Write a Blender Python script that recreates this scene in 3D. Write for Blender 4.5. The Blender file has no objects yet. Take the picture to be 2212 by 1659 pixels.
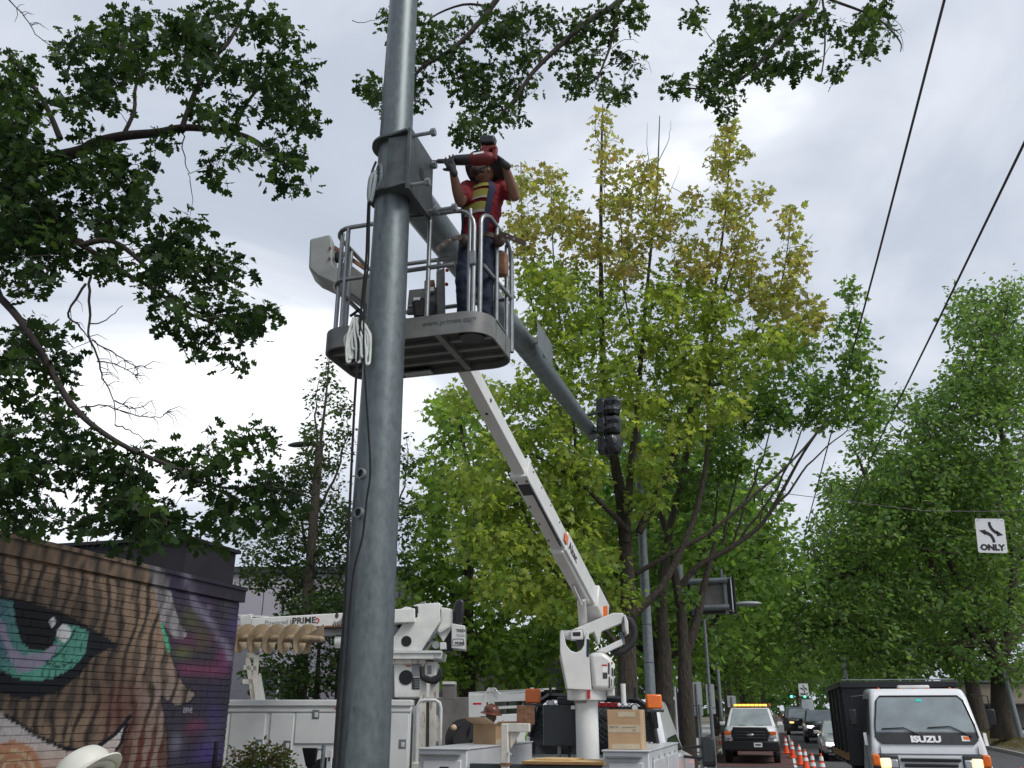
import bpy, bmesh, math, random
import numpy as np
from mathutils import Vector, Matrix

# ------------------------------------------------------------------ camera, sky, sun, exposure
SC = bpy.context.scene
COL = SC.collection
A = math.radians(16.06); TH = math.radians(20.5); F = 1900.0; CX, CY = 1106.0, 829.5; EYE = 1.8
cam_d = bpy.data.cameras.new('camera'); cam = bpy.data.objects.new('camera', cam_d); COL.objects.link(cam)
cam_d.sensor_width = 36.0; cam_d.lens = 36.0 * F / 2212.0; cam_d.clip_start = 0.05; cam_d.clip_end = 2000
cam.location = (0, 0, EYE); cam.rotation_euler = (math.pi / 2 + TH, 0, A)
SC.camera = cam

SUN_EL, SUN_AZ = math.radians(48), math.radians(118)     # azimuth clockwise from +Y (the street's far end)
world = bpy.data.worlds.new('World'); SC.world = world; world.use_nodes = True
nt = world.node_tree; nt.nodes.clear()
def wn(t, **k):
    n = nt.nodes.new(t)
    for a, b in k.items(): setattr(n, a, b)
    return n
w_out = wn('ShaderNodeOutputWorld'); w_bg = wn('ShaderNodeBackground')
sky = wn('ShaderNodeTexSky', sky_type='NISHITA', sun_disc=False)
sky.sun_elevation = SUN_EL; sky.sun_rotation = SUN_AZ
tc = wn('ShaderNodeTexCoord'); mp = wn('ShaderNodeMapping'); mp.inputs['Scale'].default_value = (1.0, 1.0, 2.1); mp.inputs['Location'].default_value = (5.3, 1.1, 2.2)
n1 = wn('ShaderNodeTexNoise'); n1.inputs['Scale'].default_value = 1.9; n1.inputs['Detail'].default_value = 5; n1.inputs['Roughness'].default_value = 0.5; n1.inputs['Distortion'].default_value = 0.5
rp = wn('ShaderNodeValToRGB'); e = rp.color_ramp.elements
e[0].position = 0.30; e[0].color = (0.41, 0.455, 0.54, 1); e[1].position = 0.72; e[1].color = (1.25, 1.26, 1.28, 1)
x = e.new(0.50); x.color = (0.52, 0.565, 0.65, 1)
x = e.new(0.61); x.color = (0.71, 0.745, 0.81, 1)
sk = wn('ShaderNodeVectorMath', operation='SCALE'); sk.inputs['Scale'].default_value = 0.09
mx = wn('ShaderNodeMix', data_type='RGBA'); mx.inputs['Factor'].default_value = 0.9
nt.links.new(tc.outputs['Generated'], mp.inputs['Vector']); nt.links.new(mp.outputs['Vector'], n1.inputs['Vector'])
nt.links.new(n1.outputs['Fac'], rp.inputs['Fac']); nt.links.new(sky.outputs['Color'], sk.inputs[0])
nt.links.new(sk.outputs['Vector'], mx.inputs[6]); nt.links.new(rp.outputs['Color'], mx.inputs[7])
nt.links.new(mx.outputs[2], w_bg.inputs['Color']); nt.links.new(w_bg.outputs['Background'], w_out.inputs['Surface'])
w_bg.inputs['Strength'].default_value = 0.78
sun_d = bpy.data.lights.new('sun', 'SUN'); sun_d.energy = 1.5; sun_d.angle = math.radians(25); sun_d.color = (1.0, 0.97, 0.92)
sun = bpy.data.objects.new('sun', sun_d); COL.objects.link(sun)
sv = Vector((math.sin(SUN_AZ) * math.cos(SUN_EL), math.cos(SUN_AZ) * math.cos(SUN_EL), math.sin(SUN_EL)))
sun.rotation_euler = sv.to_track_quat('Z', 'Y').to_euler(); sun.location = sv * 60
SC.view_settings.view_transform = 'Standard'; SC.view_settings.look = 'None'
SC.view_settings.exposure = 0.66; SC.view_settings.gamma = 1; SC.view_settings.use_curve_mapping = False

# ------------------------------------------------------------------ survey helpers (photo measurements -> metres)
hd = np.array([-math.sin(A), math.cos(A), 0]); rt = np.array([math.cos(A), math.sin(A), 0]); upv = np.array([0, 0, 1.])
fwv = hd * math.cos(TH) + upv * math.sin(TH); cuv = -hd * math.sin(TH) + upv * math.cos(TH); C0 = np.array([0, 0, EYE])
def ray(px, py): return fwv + rt * (px - CX) / F + cuv * (CY - py) / F
def P(px, py, d):
    r = ray(px, py); return C0 + r * (d / r.dot(hd))
def PH(px, py, h):
    r = ray(px, py); return C0 + r * ((h - EYE) / r[2])
def proj(p):
    v = np.asarray(p, float) - C0; z = v @ fwv
    return CX + F * (v @ rt) / z, CY - F * (v @ cuv) / z
def roadz(y): return 0.0 if y < 35 else 0.6 * (1 - math.exp(-(y - 35) / 50.0))

# ------------------------------------------------------------------ mesh helpers
def folds():
    t = bpy.data.textures.get('cloth_folds')
    if t is None: t = bpy.data.textures.new('cloth_folds', 'CLOUDS'); t.noise_scale = .065; t.noise_depth = 2
    return t
class MB:
    def __init__(s): s.v = []; s.f = []
    def add(s, vs, fs, M=None):
        o = len(s.v)
        for v in vs:
            v = Vector(v)
            s.v.append(M @ v if M else v)
        s.f += [tuple(i + o for i in f) for f in fs]
        return s
    def box(s, c, d, rz=0, M=None):
        x, y, z = d[0] / 2, d[1] / 2, d[2] / 2
        vs = [(i, j, k) for k in (-z, z) for i, j in ((-x, -y), (x, -y), (x, y), (-x, y))]
        T = Matrix.Translation(Vector(c)) @ Matrix.Rotation(rz, 4, 'Z')
        return s.add(vs, [(3, 2, 1, 0), (4, 5, 6, 7), (0, 1, 5, 4), (1, 2, 6, 5), (2, 3, 7, 6), (3, 0, 4, 7)], (M @ T) if M else T)
    def slab(s, pts, vec):
        n = len(pts); a = [Vector(p) for p in pts]; b = [p + Vector(vec) for p in a]
        nrm = Vector((0, 0, 0))
        for i in range(n):
            nrm += (a[i] - a[0]).cross(a[(i + 1) % n] - a[0])
        flip = nrm.dot(Vector(vec)) > 0
        f = [tuple(range(n)), tuple(range(2 * n - 1, n - 1, -1))] + [(i, i + n, (i + 1) % n + n, (i + 1) % n) for i in range(n)]
        if flip: f = [tuple(reversed(q)) for q in f]
        return s.add(a + b, f)
    def hull8(s, lo, hi):                      # two quads (lists of 4 points) joined
        return s.add(list(lo) + list(hi), [(3, 2, 1, 0), (4, 5, 6, 7), (0, 1, 5, 4), (1, 2, 6, 5), (2, 3, 7, 6), (3, 0, 4, 7)])
    def beam(s, a, b, w, h, w2=None, h2=None, upd=(0, 0, 1)):   # rectangular bar from a to b
        a = Vector(a); b = Vector(b); t = (b - a).normalized(); u = Vector(upd); sd = t.cross(u).normalized(); u = sd.cross(t)
        w2 = w2 or w; h2 = h2 or h
        q = lambda c, w, h: [c - sd * w / 2 - u * h / 2, c + sd * w / 2 - u * h / 2, c + sd * w / 2 + u * h / 2, c - sd * w / 2 + u * h / 2]
        return s.hull8(q(a, w, h), q(b, w2, h2))
    def tube(s, pts, r, n=8, caps=True):
        pts = [Vector(p) for p in pts]; m = len(pts)
        rs = list(r) if hasattr(r, '__len__') else [r] * m
        t0 = (pts[1] - pts[0]).normalized(); ref = Vector((0, 0, 1)) if abs(t0.z) < 0.9 else Vector((1, 0, 0))
        u = t0.cross(ref).normalized(); o = len(s.v)
        for i, p in enumerate(pts):
            t = (pts[min(i + 1, m - 1)] - pts[max(i - 1, 0)])
            t = t.normalized() if t.length > 1e-9 else t0
            u = (u - t * u.dot(t)); u = u.normalized() if u.length > 1e-6 else t.orthogonal().normalized()
            w = t.cross(u)
            for k in range(n):
                a = 2 * math.pi * k / n
                s.v.append(p + (u * math.cos(a) + w * math.sin(a)) * rs[i])
        for i in range(m - 1):
            for k in range(n):
                a = o + i * n + k; b = o + i * n + (k + 1) % n
                s.f.append((a, b, b + n, a + n))
        if caps:
            s.f.append(tuple(o + k for k in range(n - 1, -1, -1))); s.f.append(tuple(o + (m - 1) * n + k for k in range(n)))
        return s
    def cyl(s, a, b, r, n=16, r2=None): return s.tube([a, b], [r, r if r2 is None else r2], n)
    def lathe(s, prof, c=(0, 0, 0), n=24, M=None):
        o = len(s.v); T = Matrix.Translation(Vector(c)); T = (T @ M) if M else T
        for r, z in prof:
            for k in range(n):
                a = 2 * math.pi * k / n; s.v.append(T @ Vector((r * math.cos(a), r * math.sin(a), z)))
        for i in range(len(prof) - 1):
            for k in range(n):
                a = o + i * n + k; b = o + i * n + (k + 1) % n; s.f.append((a, b, b + n, a + n))
        s.f.append(tuple(o + k for k in range(n - 1, -1, -1))); s.f.append(tuple(o + (len(prof) - 1) * n + k for k in range(n)))
        return s
    def ball(s, c, r, n=16, m=10, M=None):
        if not hasattr(r, '__len__'): r = (r, r, r)
        T = Matrix.Translation(Vector(c)); T = (T @ M) if M else T
        o = len(s.v); s.v.append(T @ Vector((0, 0, -r[2])))
        for i in range(1, m):
            th = -math.pi / 2 + math.pi * i / m
            for k in range(n):
                a = 2 * math.pi * k / n
                s.v.append(T @ Vector((r[0] * math.cos(th) * math.cos(a), r[1] * math.cos(th) * math.sin(a), r[2] * math.sin(th))))
        s.v.append(T @ Vector((0, 0, r[2]))); top = len(s.v) - 1
        for k in range(n):
            s.f.append((o, o + 1 + (k + 1) % n, o + 1 + k))
            s.f.append((top, o + 1 + (m - 2) * n + k, o + 1 + (m - 2) * n + (k + 1) % n))
        for i in range(m - 2):
            for k in range(n):
                a = o + 1 + i * n + k; b = o + 1 + i * n + (k + 1) % n; s.f.append((a, b, b + n, a + n))
        return s
    def capsule(s, a, b, ra, rb, n=12):
        a = Vector(a); b = Vector(b); t = (b - a).normalized(); pts = []; rs = []
        for k in range(4, 0, -1):
            an = math.pi / 2 * k / 4.4; pts.append(a - t * ra * math.sin(an)); rs.append(ra * math.cos(an))
        pts.append(a); rs.append(ra); pts.append(b); rs.append(rb)
        for k in range(1, 5):
            an = math.pi / 2 * k / 4.4; pts.append(b + t * rb * math.sin(an)); rs.append(rb * math.cos(an))
        return s.tube(pts, rs, n)
    def obj(s, name, mat, parent=None, world=False, bevel=0, smooth=40, seg=2, remesh=0, relax=0):
        me = bpy.data.meshes.new(name); off = Vector((0, 0, 0))
        if world:
            p = parent
            while p is not None: off += p.location; p = p.parent
        me.from_pydata([v - off for v in s.v], [], s.f); me.update()
        if smooth and not remesh:
            me.shade_smooth(); me.set_sharp_from_angle(angle=math.radians(smooth))
        o = bpy.data.objects.new(name, me); COL.objects.link(o); o.parent = parent
        for m in (mat if isinstance(mat, (list, tuple)) else [mat]): me.materials.append(m)
        if remesh:
            m = o.modifiers.new('r', 'REMESH'); m.mode = 'VOXEL'; m.voxel_size = remesh; m.use_smooth_shade = True
            if relax: m = o.modifiers.new('s', 'SMOOTH'); m.iterations = relax; m.factor = 0.5
            if name in ('shirt', 'trousers'):
                m = o.modifiers.new('w', 'DISPLACE'); m.texture = folds(); m.strength = .03; m.mid_level = .5; m.texture_coords = 'LOCAL'
        if bevel:
            m = o.modifiers.new('b', 'BEVEL'); m.width = bevel; m.segments = seg; m.limit_method = 'ANGLE'; m.angle_limit = math.radians(40); m.harden_normals = False
        return o

def tag(o, label, cat=None, group=None, kind=None):
    if label: o['label'] = label
    if cat: o['category'] = cat
    if group: o['group'] = group
    if kind: o['kind'] = kind
    return o
def thing(name, label, cat, loc=(0, 0, 0), rz=0, group=None):
    o = bpy.data.objects.new(name, None); COL.objects.link(o); o.empty_display_size = 0.2
    o.location = Vector(loc); o.rotation_euler = (0, 0, rz)
    return tag(o, label, cat, group)
def copy_tree(o, parent=None):
    c = o.copy(); COL.objects.link(c); c.parent = parent
    for ch in list(o.children): copy_tree(ch, c)
    return c
def text(name, s, size, org, xd, yd, mat, parent=None, ext=0.002, bold=0.0, align='LEFT', world=False, sx=1.0):
    cu = bpy.data.curves.new(name, 'FONT'); cu.body = s; cu.size = size; cu.extrude = ext; cu.offset = bold; cu.align_x = align; cu.resolution_u = 3
    cu.materials.append(mat)
    o = bpy.data.objects.new(name, cu); COL.objects.link(o); o.parent = parent
    X = Vector(xd).normalized(); Y = Vector(yd); Y = (Y - X * Y.dot(X)).normalized(); Z = X.cross(Y)
    M = Matrix((X * sx, Y, Z)).transposed().to_4x4(); org = Vector(org)
    if world:
        p = parent
        while p is not None: org = org - p.location; p = p.parent
    o.matrix_local = Matrix.Translation(org) @ M
    return o

# ------------------------------------------------------------------ materials
def s2l(c): return tuple((x / 255 / 12.92 if x / 255 <= .04045 else ((x / 255 + .055) / 1.055) ** 2.4) for x in c)
def mat(name, col, rough=0.5, metal=0.0, var=0.0, vscale=6.0, bump=0.0, bscale=30.0, stretch=(1, 1, 1), dirt=None, dscale=3.0, damt=0.0, coat=0.0, spec=0.5, bdist=0.02, emit=None, estr=0.0, alpha=1.0, trans=0.0):
    m = bpy.data.materials.new(name); m.use_nodes = True; t = m.node_tree; b = t.nodes['Principled BSDF']
    b.inputs['Base Color'].default_value = (*col, 1); b.inputs['Roughness'].default_value = rough; b.inputs['Metallic'].default_value = metal
    b.inputs['Coat Weight'].default_value = coat; b.inputs['Specular IOR Level'].default_value = spec
    if trans: b.inputs['Transmission Weight'].default_value = trans
    if emit: b.inputs['Emission Color'].default_value = (*emit, 1); b.inputs['Emission Strength'].default_value = estr
    if alpha < 1: b.inputs['Alpha'].default_value = alpha
    if var or bump or damt:
        tcn = t.nodes.new('ShaderNodeTexCoord'); mpn = t.nodes.new('ShaderNodeMapping'); mpn.inputs['Scale'].default_value = stretch
        t.links.new(tcn.outputs['Object'], mpn.inputs['Vector'])
    last = None
    if var:
        n = t.nodes.new('ShaderNodeTexNoise'); n.inputs['Scale'].default_value = vscale; n.inputs['Detail'].default_value = 5; n.inputs['Roughness'].default_value = 0.62
        t.links.new(mpn.outputs['Vector'], n.inputs['Vector'])
        r = t.nodes.new('ShaderNodeValToRGB'); r.color_ramp.elements[0].position = 0.3; r.color_ramp.elements[1].position = 0.7
        r.color_ramp.elements[0].color = (*[c * (1 - var) for c in col], 1); r.color_ramp.elements[1].color = (*[min(1, c * (1 + var)) for c in col], 1)
        t.links.new(n.outputs['Fac'], r.inputs['Fac']); last = r.outputs['Color']
        rr = t.nodes.new('ShaderNodeMapRange'); rr.inputs['To Min'].default_value = max(0.03, rough - 0.12); rr.inputs['To Max'].default_value = min(1, rough + 0.12)
        t.links.new(n.outputs['Fac'], rr.inputs['Value']); t.links.new(rr.outputs['Result'], b.inputs['Roughness'])
    if damt:
        n = t.nodes.new('ShaderNodeTexNoise'); n.inputs['Scale'].default_value = dscale; n.inputs['Detail'].default_value = 8; n.inputs['Roughness'].default_value = 0.7
        mp2 = t.nodes.new('ShaderNodeMapping'); mp2.inputs['Scale'].default_value = (1, 1, 0.35); t.links.new(tcn.outputs['Object'], mp2.inputs['Vector']); t.links.new(mp2.outputs['Vector'], n.inputs['Vector'])
        r = t.nodes.new('ShaderNodeValToRGB'); r.color_ramp.elements[0].position = 1 - damt; r.color_ramp.elements[1].position = min(1, 1 - damt + 0.14)
        r.color_ramp.elements[0].color = (0, 0, 0, 1); r.color_ramp.elements[1].color = (1, 1, 1, 1); t.links.new(n.outputs['Fac'], r.inputs['Fac'])
        k = t.nodes.new('ShaderNodeMix'); k.data_type = 'RGBA'; k.inputs[7].default_value = (*dirt, 1)
        if last: t.links.new(last, k.inputs[6])
        else: k.inputs[6].default_value = (*col, 1)
        t.links.new(r.outputs['Color'], k.inputs['Factor']); last = k.outputs[2]
    if last: t.links.new(last, b.inputs['Base Color'])
    if bump:
        n = t.nodes.new('ShaderNodeTexNoise'); n.inputs['Scale'].default_value = bscale; n.inputs['Detail'].default_value = 4
        t.links.new(mpn.outputs['Vector'], n.inputs['Vector'])
        bp = t.nodes.new('ShaderNodeBump'); bp.inputs['Strength'].default_value = bump; bp.inputs['Distance'].default_value = bdist
        t.links.new(n.outputs['Fac'], bp.inputs['Height']); t.links.new(bp.outputs['Normal'], b.inputs['Normal'])
    return m
def attr_mat(name, rough=0.6, spec=0.4, bump=0.0, bscale=60, trans=0.0, tint=(1.4, 1.35, 0.85)):
    m = bpy.data.materials.new(name); m.use_nodes = True; t = m.node_tree; b = t.nodes['Principled BSDF']
    a = t.nodes.new('ShaderNodeAttribute'); a.attribute_name = 'Col'
    t.links.new(a.outputs['Color'], b.inputs['Base Color']); b.inputs['Roughness'].default_value = rough; b.inputs['Specular IOR Level'].default_value = spec
    if bump:
        tcn = t.nodes.new('ShaderNodeTexCoord'); n = t.nodes.new('ShaderNodeTexNoise'); n.inputs['Scale'].default_value = bscale; n.inputs['Detail'].default_value = 6
        t.links.new(tcn.outputs['Object'], n.inputs['Vector']); bp = t.nodes.new('ShaderNodeBump'); bp.inputs['Strength'].default_value = bump; bp.inputs['Distance'].default_value = 0.01
        t.links.new(n.outputs['Fac'], bp.inputs['Height']); t.links.new(bp.outputs['Normal'], b.inputs['Normal'])
        k = t.nodes.new('ShaderNodeMix'); k.data_type = 'RGBA'; k.blend_type = 'MULTIPLY'; k.inputs['Factor'].default_value = 0.55
        r = t.nodes.new('ShaderNodeValToRGB'); r.color_ramp.elements[0].position = .3; r.color_ramp.elements[0].color = (.55, .55, .55, 1); r.color_ramp.elements[1].position = .65; r.color_ramp.elements[1].color = (1.15, 1.15, 1.15, 1)
        n2 = t.nodes.new('ShaderNodeTexNoise'); n2.inputs['Scale'].default_value = 9; n2.inputs['Detail'].default_value = 8; n2.inputs['Roughness'].default_value = .7
        t.links.new(tcn.outputs['Object'], n2.inputs['Vector']); t.links.new(n2.outputs['Fac'], r.inputs['Fac'])
        t.links.new(a.outputs['Color'], k.inputs[6]); t.links.new(r.outputs['Color'], k.inputs[7]); t.links.new(k.outputs[2], b.inputs['Base Color'])
    if trans:
        tr = t.nodes.new('ShaderNodeBsdfTranslucent'); v = t.nodes.new('ShaderNodeVectorMath'); v.operation = 'MULTIPLY'; v.inputs[1].default_value = tint
        t.links.new(a.outputs['Color'], v.inputs[0]); t.links.new(v.outputs['Vector'], tr.inputs['Color'])
        ms = t.nodes.new('ShaderNodeMixShader'); ms.inputs['Fac'].default_value = trans
        t.links.new(b.outputs['BSDF'], ms.inputs[1]); t.links.new(tr.outputs['BSDF'], ms.inputs[2]); t.links.new(ms.outputs['Shader'], t.nodes['Material Output'].inputs['Surface'])
    return m

M = {}
M['leaf'] = attr_mat('leaf', 0.5, 0.3, trans=0.56, tint=(1.6, 1.55, .9))
M['leaf_dark'] = attr_mat('leaf_dark', 0.5, 0.2, trans=0.42)
M['galv'] = mat('galvanised_steel', (.13, .152, .158), 0.46, 0.60, var=0.22, vscale=16, stretch=(1.5, 1.5, .8), dirt=(.20, .23, .235), damt=0.37, dscale=2.2, bump=0.05, bscale=14)
M['galv_arm'] = mat('galvanised_arm', (.20, .235, .245), 0.46, 0.55, var=0.22, vscale=16, stretch=(1.5, .8, 1.5), bump=0.04, bscale=14)
M['galv_plain'] = mat('galvanised_plain', (.20, .225, .235), 0.5, 0.4, var=0.25, vscale=14)
M['galv_dark'] = mat('galvanised_dark', (.075, .087, .09), 0.5, 0.35, var=0.35, vscale=9)
M['alu'] = mat('aluminium', (.27, .28, .285), 0.36, 0.85, var=0.15, vscale=12)
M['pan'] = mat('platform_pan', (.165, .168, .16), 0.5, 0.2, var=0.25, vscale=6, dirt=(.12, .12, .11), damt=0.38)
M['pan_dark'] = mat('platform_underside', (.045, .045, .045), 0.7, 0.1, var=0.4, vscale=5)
M['coverwhite'] = mat('fibreglass_cover', (.30, .315, .30), 0.5, 0, var=0.15, vscale=3)
M['white'] = mat('white_paint', (.66, .66, .64), 0.36, 0, var=0.09, vscale=4, dirt=(.36, .34, .30), damt=0.34, dscale=6, coat=0.2)
M['dirty_white'] = mat('dirty_white_paint', (.76, .76, .72), 0.42, 0, var=0.10, vscale=5, dirt=(.22, .13, .07), damt=0.37, dscale=7)
M['body_white'] = mat('truck_body_white', (.72, .73, .71), 0.45, 0, var=0.08, vscale=2, dirt=(.34, .30, .26), damt=0.33, dscale=4)
M['silverbody'] = mat('utility_body_grey', (.55, .56, .57), 0.38, 0.1, var=0.10, vscale=2.5, dirt=(.3, .3, .3), damt=0.35, dscale=3)
M['rust'] = mat('rusty_steel', (.20, .10, .055), 0.8, 0, var=0.5, vscale=20)
M['rustwhite'] = mat('rusty_white_paint', (.62, .59, .53), 0.55, 0, var=0.12, vscale=8, dirt=(.20, .09, .04), damt=0.46, dscale=11)
M['auger'] = mat('auger_clay', (.40, .31, .20), 0.75, 0, var=0.30, vscale=7, dirt=(.20, .12, .06), damt=0.42, dscale=6, bump=0.3)
M['black'] = mat('black_paint', (.012, .012, .014), 0.4, 0, var=0.2, vscale=9)
M['rubber'] = mat('rubber', (.018, .018, .019), 0.75, 0, var=0.25, vscale=12)
M['blackplastic'] = mat('black_plastic_wrap', (.016, .018, .020), 0.22, 0, bump=1.0, bscale=14)
M['glass'] = mat('window_glass', (.012, .016, .018), 0.06, 0, spec=0.9)
M['windscreen'] = mat('windscreen_glass', (.24, .28, .29), 0.12, 0, spec=1.0, var=0.25, vscale=1.6)
M['chrome'] = mat('chrome', (.75, .75, .76), 0.15, 1.0)
M['grey'] = mat('grey_paint', (.28, .29, .30), 0.55, 0, var=0.1)
M['dgrey'] = mat('dark_grey_box', (.035, .042, .045), 0.45, 0, var=0.2)
M['card'] = mat('cardboard', (.44, .29, .16), 0.85, 0, var=0.10, vscale=5, bump=0.1)
M['card_in'] = mat('cardboard_pale', (.60, .43, .27), 0.85, 0, var=0.08, vscale=6)
M['tape'] = mat('packing_tape', (.52, .43, .30), 0.25, 0, var=0.1)
M['ink'] = mat('ink', (.05, .045, .04), 0.7)
M['wood'] = mat('plywood', (.60, .42, .19), 0.7, 0, var=0.25, vscale=4, stretch=(1, 12, 12), bump=0.1)
M['woodedge'] = mat('plywood_edge', (.28, .15, .06), 0.8, 0, var=0.4, vscale=6, stretch=(2, 2, 30))
M['amber'] = mat('amber_lens', (.75, .16, .02), 0.25, 0, spec=0.6, var=0.1)
M['amberlit'] = mat('amber_lit', (.9, .35, .05), 0.3, emit=(1, .45, .07), estr=1.6)
M['headlit'] = mat('headlamp_lit', (.9, .85, .7), 0.2, emit=(1, .60, .20), estr=1.2)
M['headcool'] = mat('headlamp_cool', (.9, .9, .95), 0.2, emit=(.95, .9, 1), estr=4.0)
M['headclear'] = mat('headlamp_clear', (.5, .52, .55), 0.12, 0.3, spec=0.8)
M['taillit'] = mat('tail_lamp', (.35, .02, .02), 0.25)
M['greenlit'] = mat('green_signal_lit', (.1, .9, .6), 0.3, emit=(.08, 1, .62), estr=3.0)
M['teal'] = mat('teal_sticker', (.05, .65, .55), 0.4, var=0.1)
M['cone'] = mat('cone_orange', (.85, .09, .025), 0.5, 0, var=0.12, vscale=8)
M['reflect'] = mat('reflective_white', (.75, .75, .74), 0.35, var=0.06)
M['signwhite'] = mat('sign_white', (.78, .79, .80), 0.45, var=0.04, vscale=3)
M['signback'] = mat('sign_back_aluminium', (.36, .38, .39), 0.5, 0.4, var=0.12, vscale=2)
M['signblack'] = mat('sign_black', (.015, .012, .02), 0.5)
M['red'] = mat('red_paint', (.55, .02, .02), 0.4, var=0.1)
M['toolred'] = mat('tool_red', (.12, .006, .006), 0.55, var=0.15)
M['asphalt'] = mat('asphalt', (.075, .076, .08), 0.9, 0, var=0.25, vscale=3, bump=0.4, bscale=80)
M['redlane'] = mat('red_bus_lane', (.105, .052, .050), 0.9, 0, var=0.3, vscale=3, bump=0.3, bscale=80)
M['concrete'] = mat('concrete', (.36, .35, .33), 0.9, 0, var=0.18, vscale=3, bump=0.2)
M['dirtground'] = mat('ground_soil', (.14, .12, .085), 0.95, 0, var=0.4, vscale=0.6)
M['paintwhite'] = mat('road_paint_white', (.7, .7, .68), 0.7, var=0.15, vscale=8)
M['paintyellow'] = mat('road_paint_yellow', (.75, .45, .05), 0.7, var=0.15, vscale=8)
M['bark'] = mat('bark', (.062, .050, .038), 0.95, 0, var=0.6, vscale=5, stretch=(6, 6, 1), dirt=(.13, .125, .095), damt=0.42, dscale=2.6, bump=1.0, bscale=9, bdist=.07)
M['bark_dark'] = mat('bark_dark', (.045, .036, .032), 0.9, 0, var=0.4, vscale=6, stretch=(5, 5, 1), bump=0.8, bscale=9)
M['skin'] = mat('skin', (.20, .10, .065), 0.5, 0, var=0.12, vscale=14)
M['beard'] = mat('beard', (.035, .022, .016), 0.9, var=0.4, vscale=60)
M['tee'] = mat('red_shirt', (.17, .006, .012), 0.9, 0, var=0.15, vscale=10, bump=0.5, bscale=14)
M['hivis'] = mat('hi_vis_yellow', (.26, .25, .05), 0.8, var=0.25, vscale=120)
M['hivis2'] = mat('hi_vis_green', (.42, .75, .06), 0.8, var=0.15, bump=0.4, bscale=16)
M['grey_tape'] = mat('retro_tape', (.38, .33, .30), 0.45)
M['navy'] = mat('navy_strap', (.018, .022, .06), 0.8, var=0.2)
M['denim'] = mat('denim', (.010, .017, .036), 0.9, 0, var=0.3, vscale=9, bump=0.6, bscale=13)
M['glove'] = mat('black_glove', (.022, .023, .027), 0.8, 0, var=0.2, bump=0.3, bscale=40)
M['leather'] = mat('leather_belt', (.05, .03, .018), 0.6, 0, var=0.3)
M['hat_dark'] = mat('hat_dark', (.03, .026, .024), 0.28, 0, var=0.3, vscale=7, spec=0.6)
M['hat_brown'] = mat('hat_brown', (.14, .045, .028), 0.25, 0, var=0.3, vscale=9)
M['hat_white'] = mat('hat_white', (.60, .59, .52), 0.4, 0, var=0.08, vscale=5, dirt=(.22, .17, .13), damt=0.36, dscale=7)
M['boot'] = mat('boot', (.05, .04, .03), 0.8, var=0.2)
M['rope'] = mat('black_rope', (.010, .010, .011), 0.85, bump=0.6, bscale=200)
M['strap'] = mat('white_webbing', (.56, .59, .56), 0.8, var=0.12, vscale=14)
M['cable'] = mat('overhead_cable', (.045, .035, .05), 0.45, var=0.2)
M['carwhite'] = mat('car_white', (.74, .75, .77), 0.22, 0, coat=0.6, var=0.04)
M['carblack'] = mat('car_black', (.012, .013, .016), 0.16, 0, coat=0.8, var=0.1)
M['carsilver'] = mat('car_silver', (.50, .51, .53), 0.22, 0.35, coat=0.6, var=0.04)
M['cardark'] = mat('car_dark', (.045, .035, .04), 0.2, 0.1, coat=0.7, var=0.1)
M['carred'] = mat('car_red', (.25, .03, .035), 0.25, coat=0.5, var=0.1)
M['lilac'] = mat('panel_lilac', (.40, .38, .43), 0.7, 0, var=0.06, vscale=1)
M['slate'] = mat('slate_cladding', (.20, .20, .23), 0.8, var=0.1)
M['beige'] = mat('beige_siding', (.40, .34, .27), 0.8, 0, var=0.10, vscale=2)
M['roofdark'] = mat('roof_dark', (.045, .05, .06), 0.8, var=0.2)
M['stucco'] = mat('stucco_grey', (.17, .16, .15), 0.9, 0, var=0.3, vscale=3)
M['blackwall'] = mat('black_masonry', (.022, .020, .026), 0.85, 0, var=0.3, vscale=4)
M['mural'] = attr_mat('mural_paint', 0.62, 0.35, bump=0.35, bscale=45)
M['mortar'] = attr_mat('painted_mortar', 0.85, 0.2, bump=0.3, bscale=60)

# ------------------------------------------------------------------ ground, road, pavements
YS = [-60, -20, 10, 35, 40, 45, 50, 57, 65, 75, 90, 110, 140, 180, 240, 320, 420]
def strip(x0, x1, dz, ys=YS, thick=0.0):
    mb = MB(); n = len(ys)
    vs = [(x, y, roadz(y) + dz) for y in ys for x in (x0, x1)]
    mb.add(vs, [(2 * i, 2 * i + 1, 2 * i + 3, 2 * i + 2) for i in range(n - 1)])
    if thick:
        vs = [(x, y, roadz(y) + z) for x in (x0, x1) for y in ys for z in (dz, dz - thick)]
        o = []
        for k in range(2):
            for i in range(n - 1):
                a = k * 2 * n + 2 * i; q = (a, a + 1, a + 3, a + 2); o.append(q if k == 0 else q[::-1])
        mb.add(vs, o); y = ys[0]; z = roadz(y)
        mb.add([(x0, y, z + dz), (x1, y, z + dz), (x1, y, z + dz - thick), (x0, y, z + dz - thick)], [(3, 2, 1, 0)])
    return mb
def struct(o, label): return tag(o, label, kind='structure')
g = MB(); gx = [-900, -60, 60, 900]; gy = [-200] + YS + [800, 1600]
g.add([(x, y, roadz(y) - 0.01) for y in gy for x in gx], [(4 * j + i, 4 * j + i + 1, 4 * j + i + 5, 4 * j + i + 4) for j in range(len(gy) - 1) for i in range(3)])
struct(g.obj('ground', M['dirtground']), 'bare soil and paved ground under the street')
struct(strip(-2.75, 9.4, 0.0).obj('road', M['asphalt']), 'grey asphalt avenue running away under the trees')
ROAD = bpy.data.objects['road']
struct(MB().box((-20, 17.5, -0.006), (34.4, 13, 0.008)).obj('side_street', M['asphalt']), 'asphalt side street where the utility trucks stand')
strip(-2.7, 0.2, 0.005, [y for y in YS if y > 30]).obj('bus_lane_paint', M['redlane'], ROAD)
strip(0.22, 0.32, 0.006, [y for y in YS if y > 30]).obj('lane_line', M['paintwhite'], ROAD)
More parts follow.
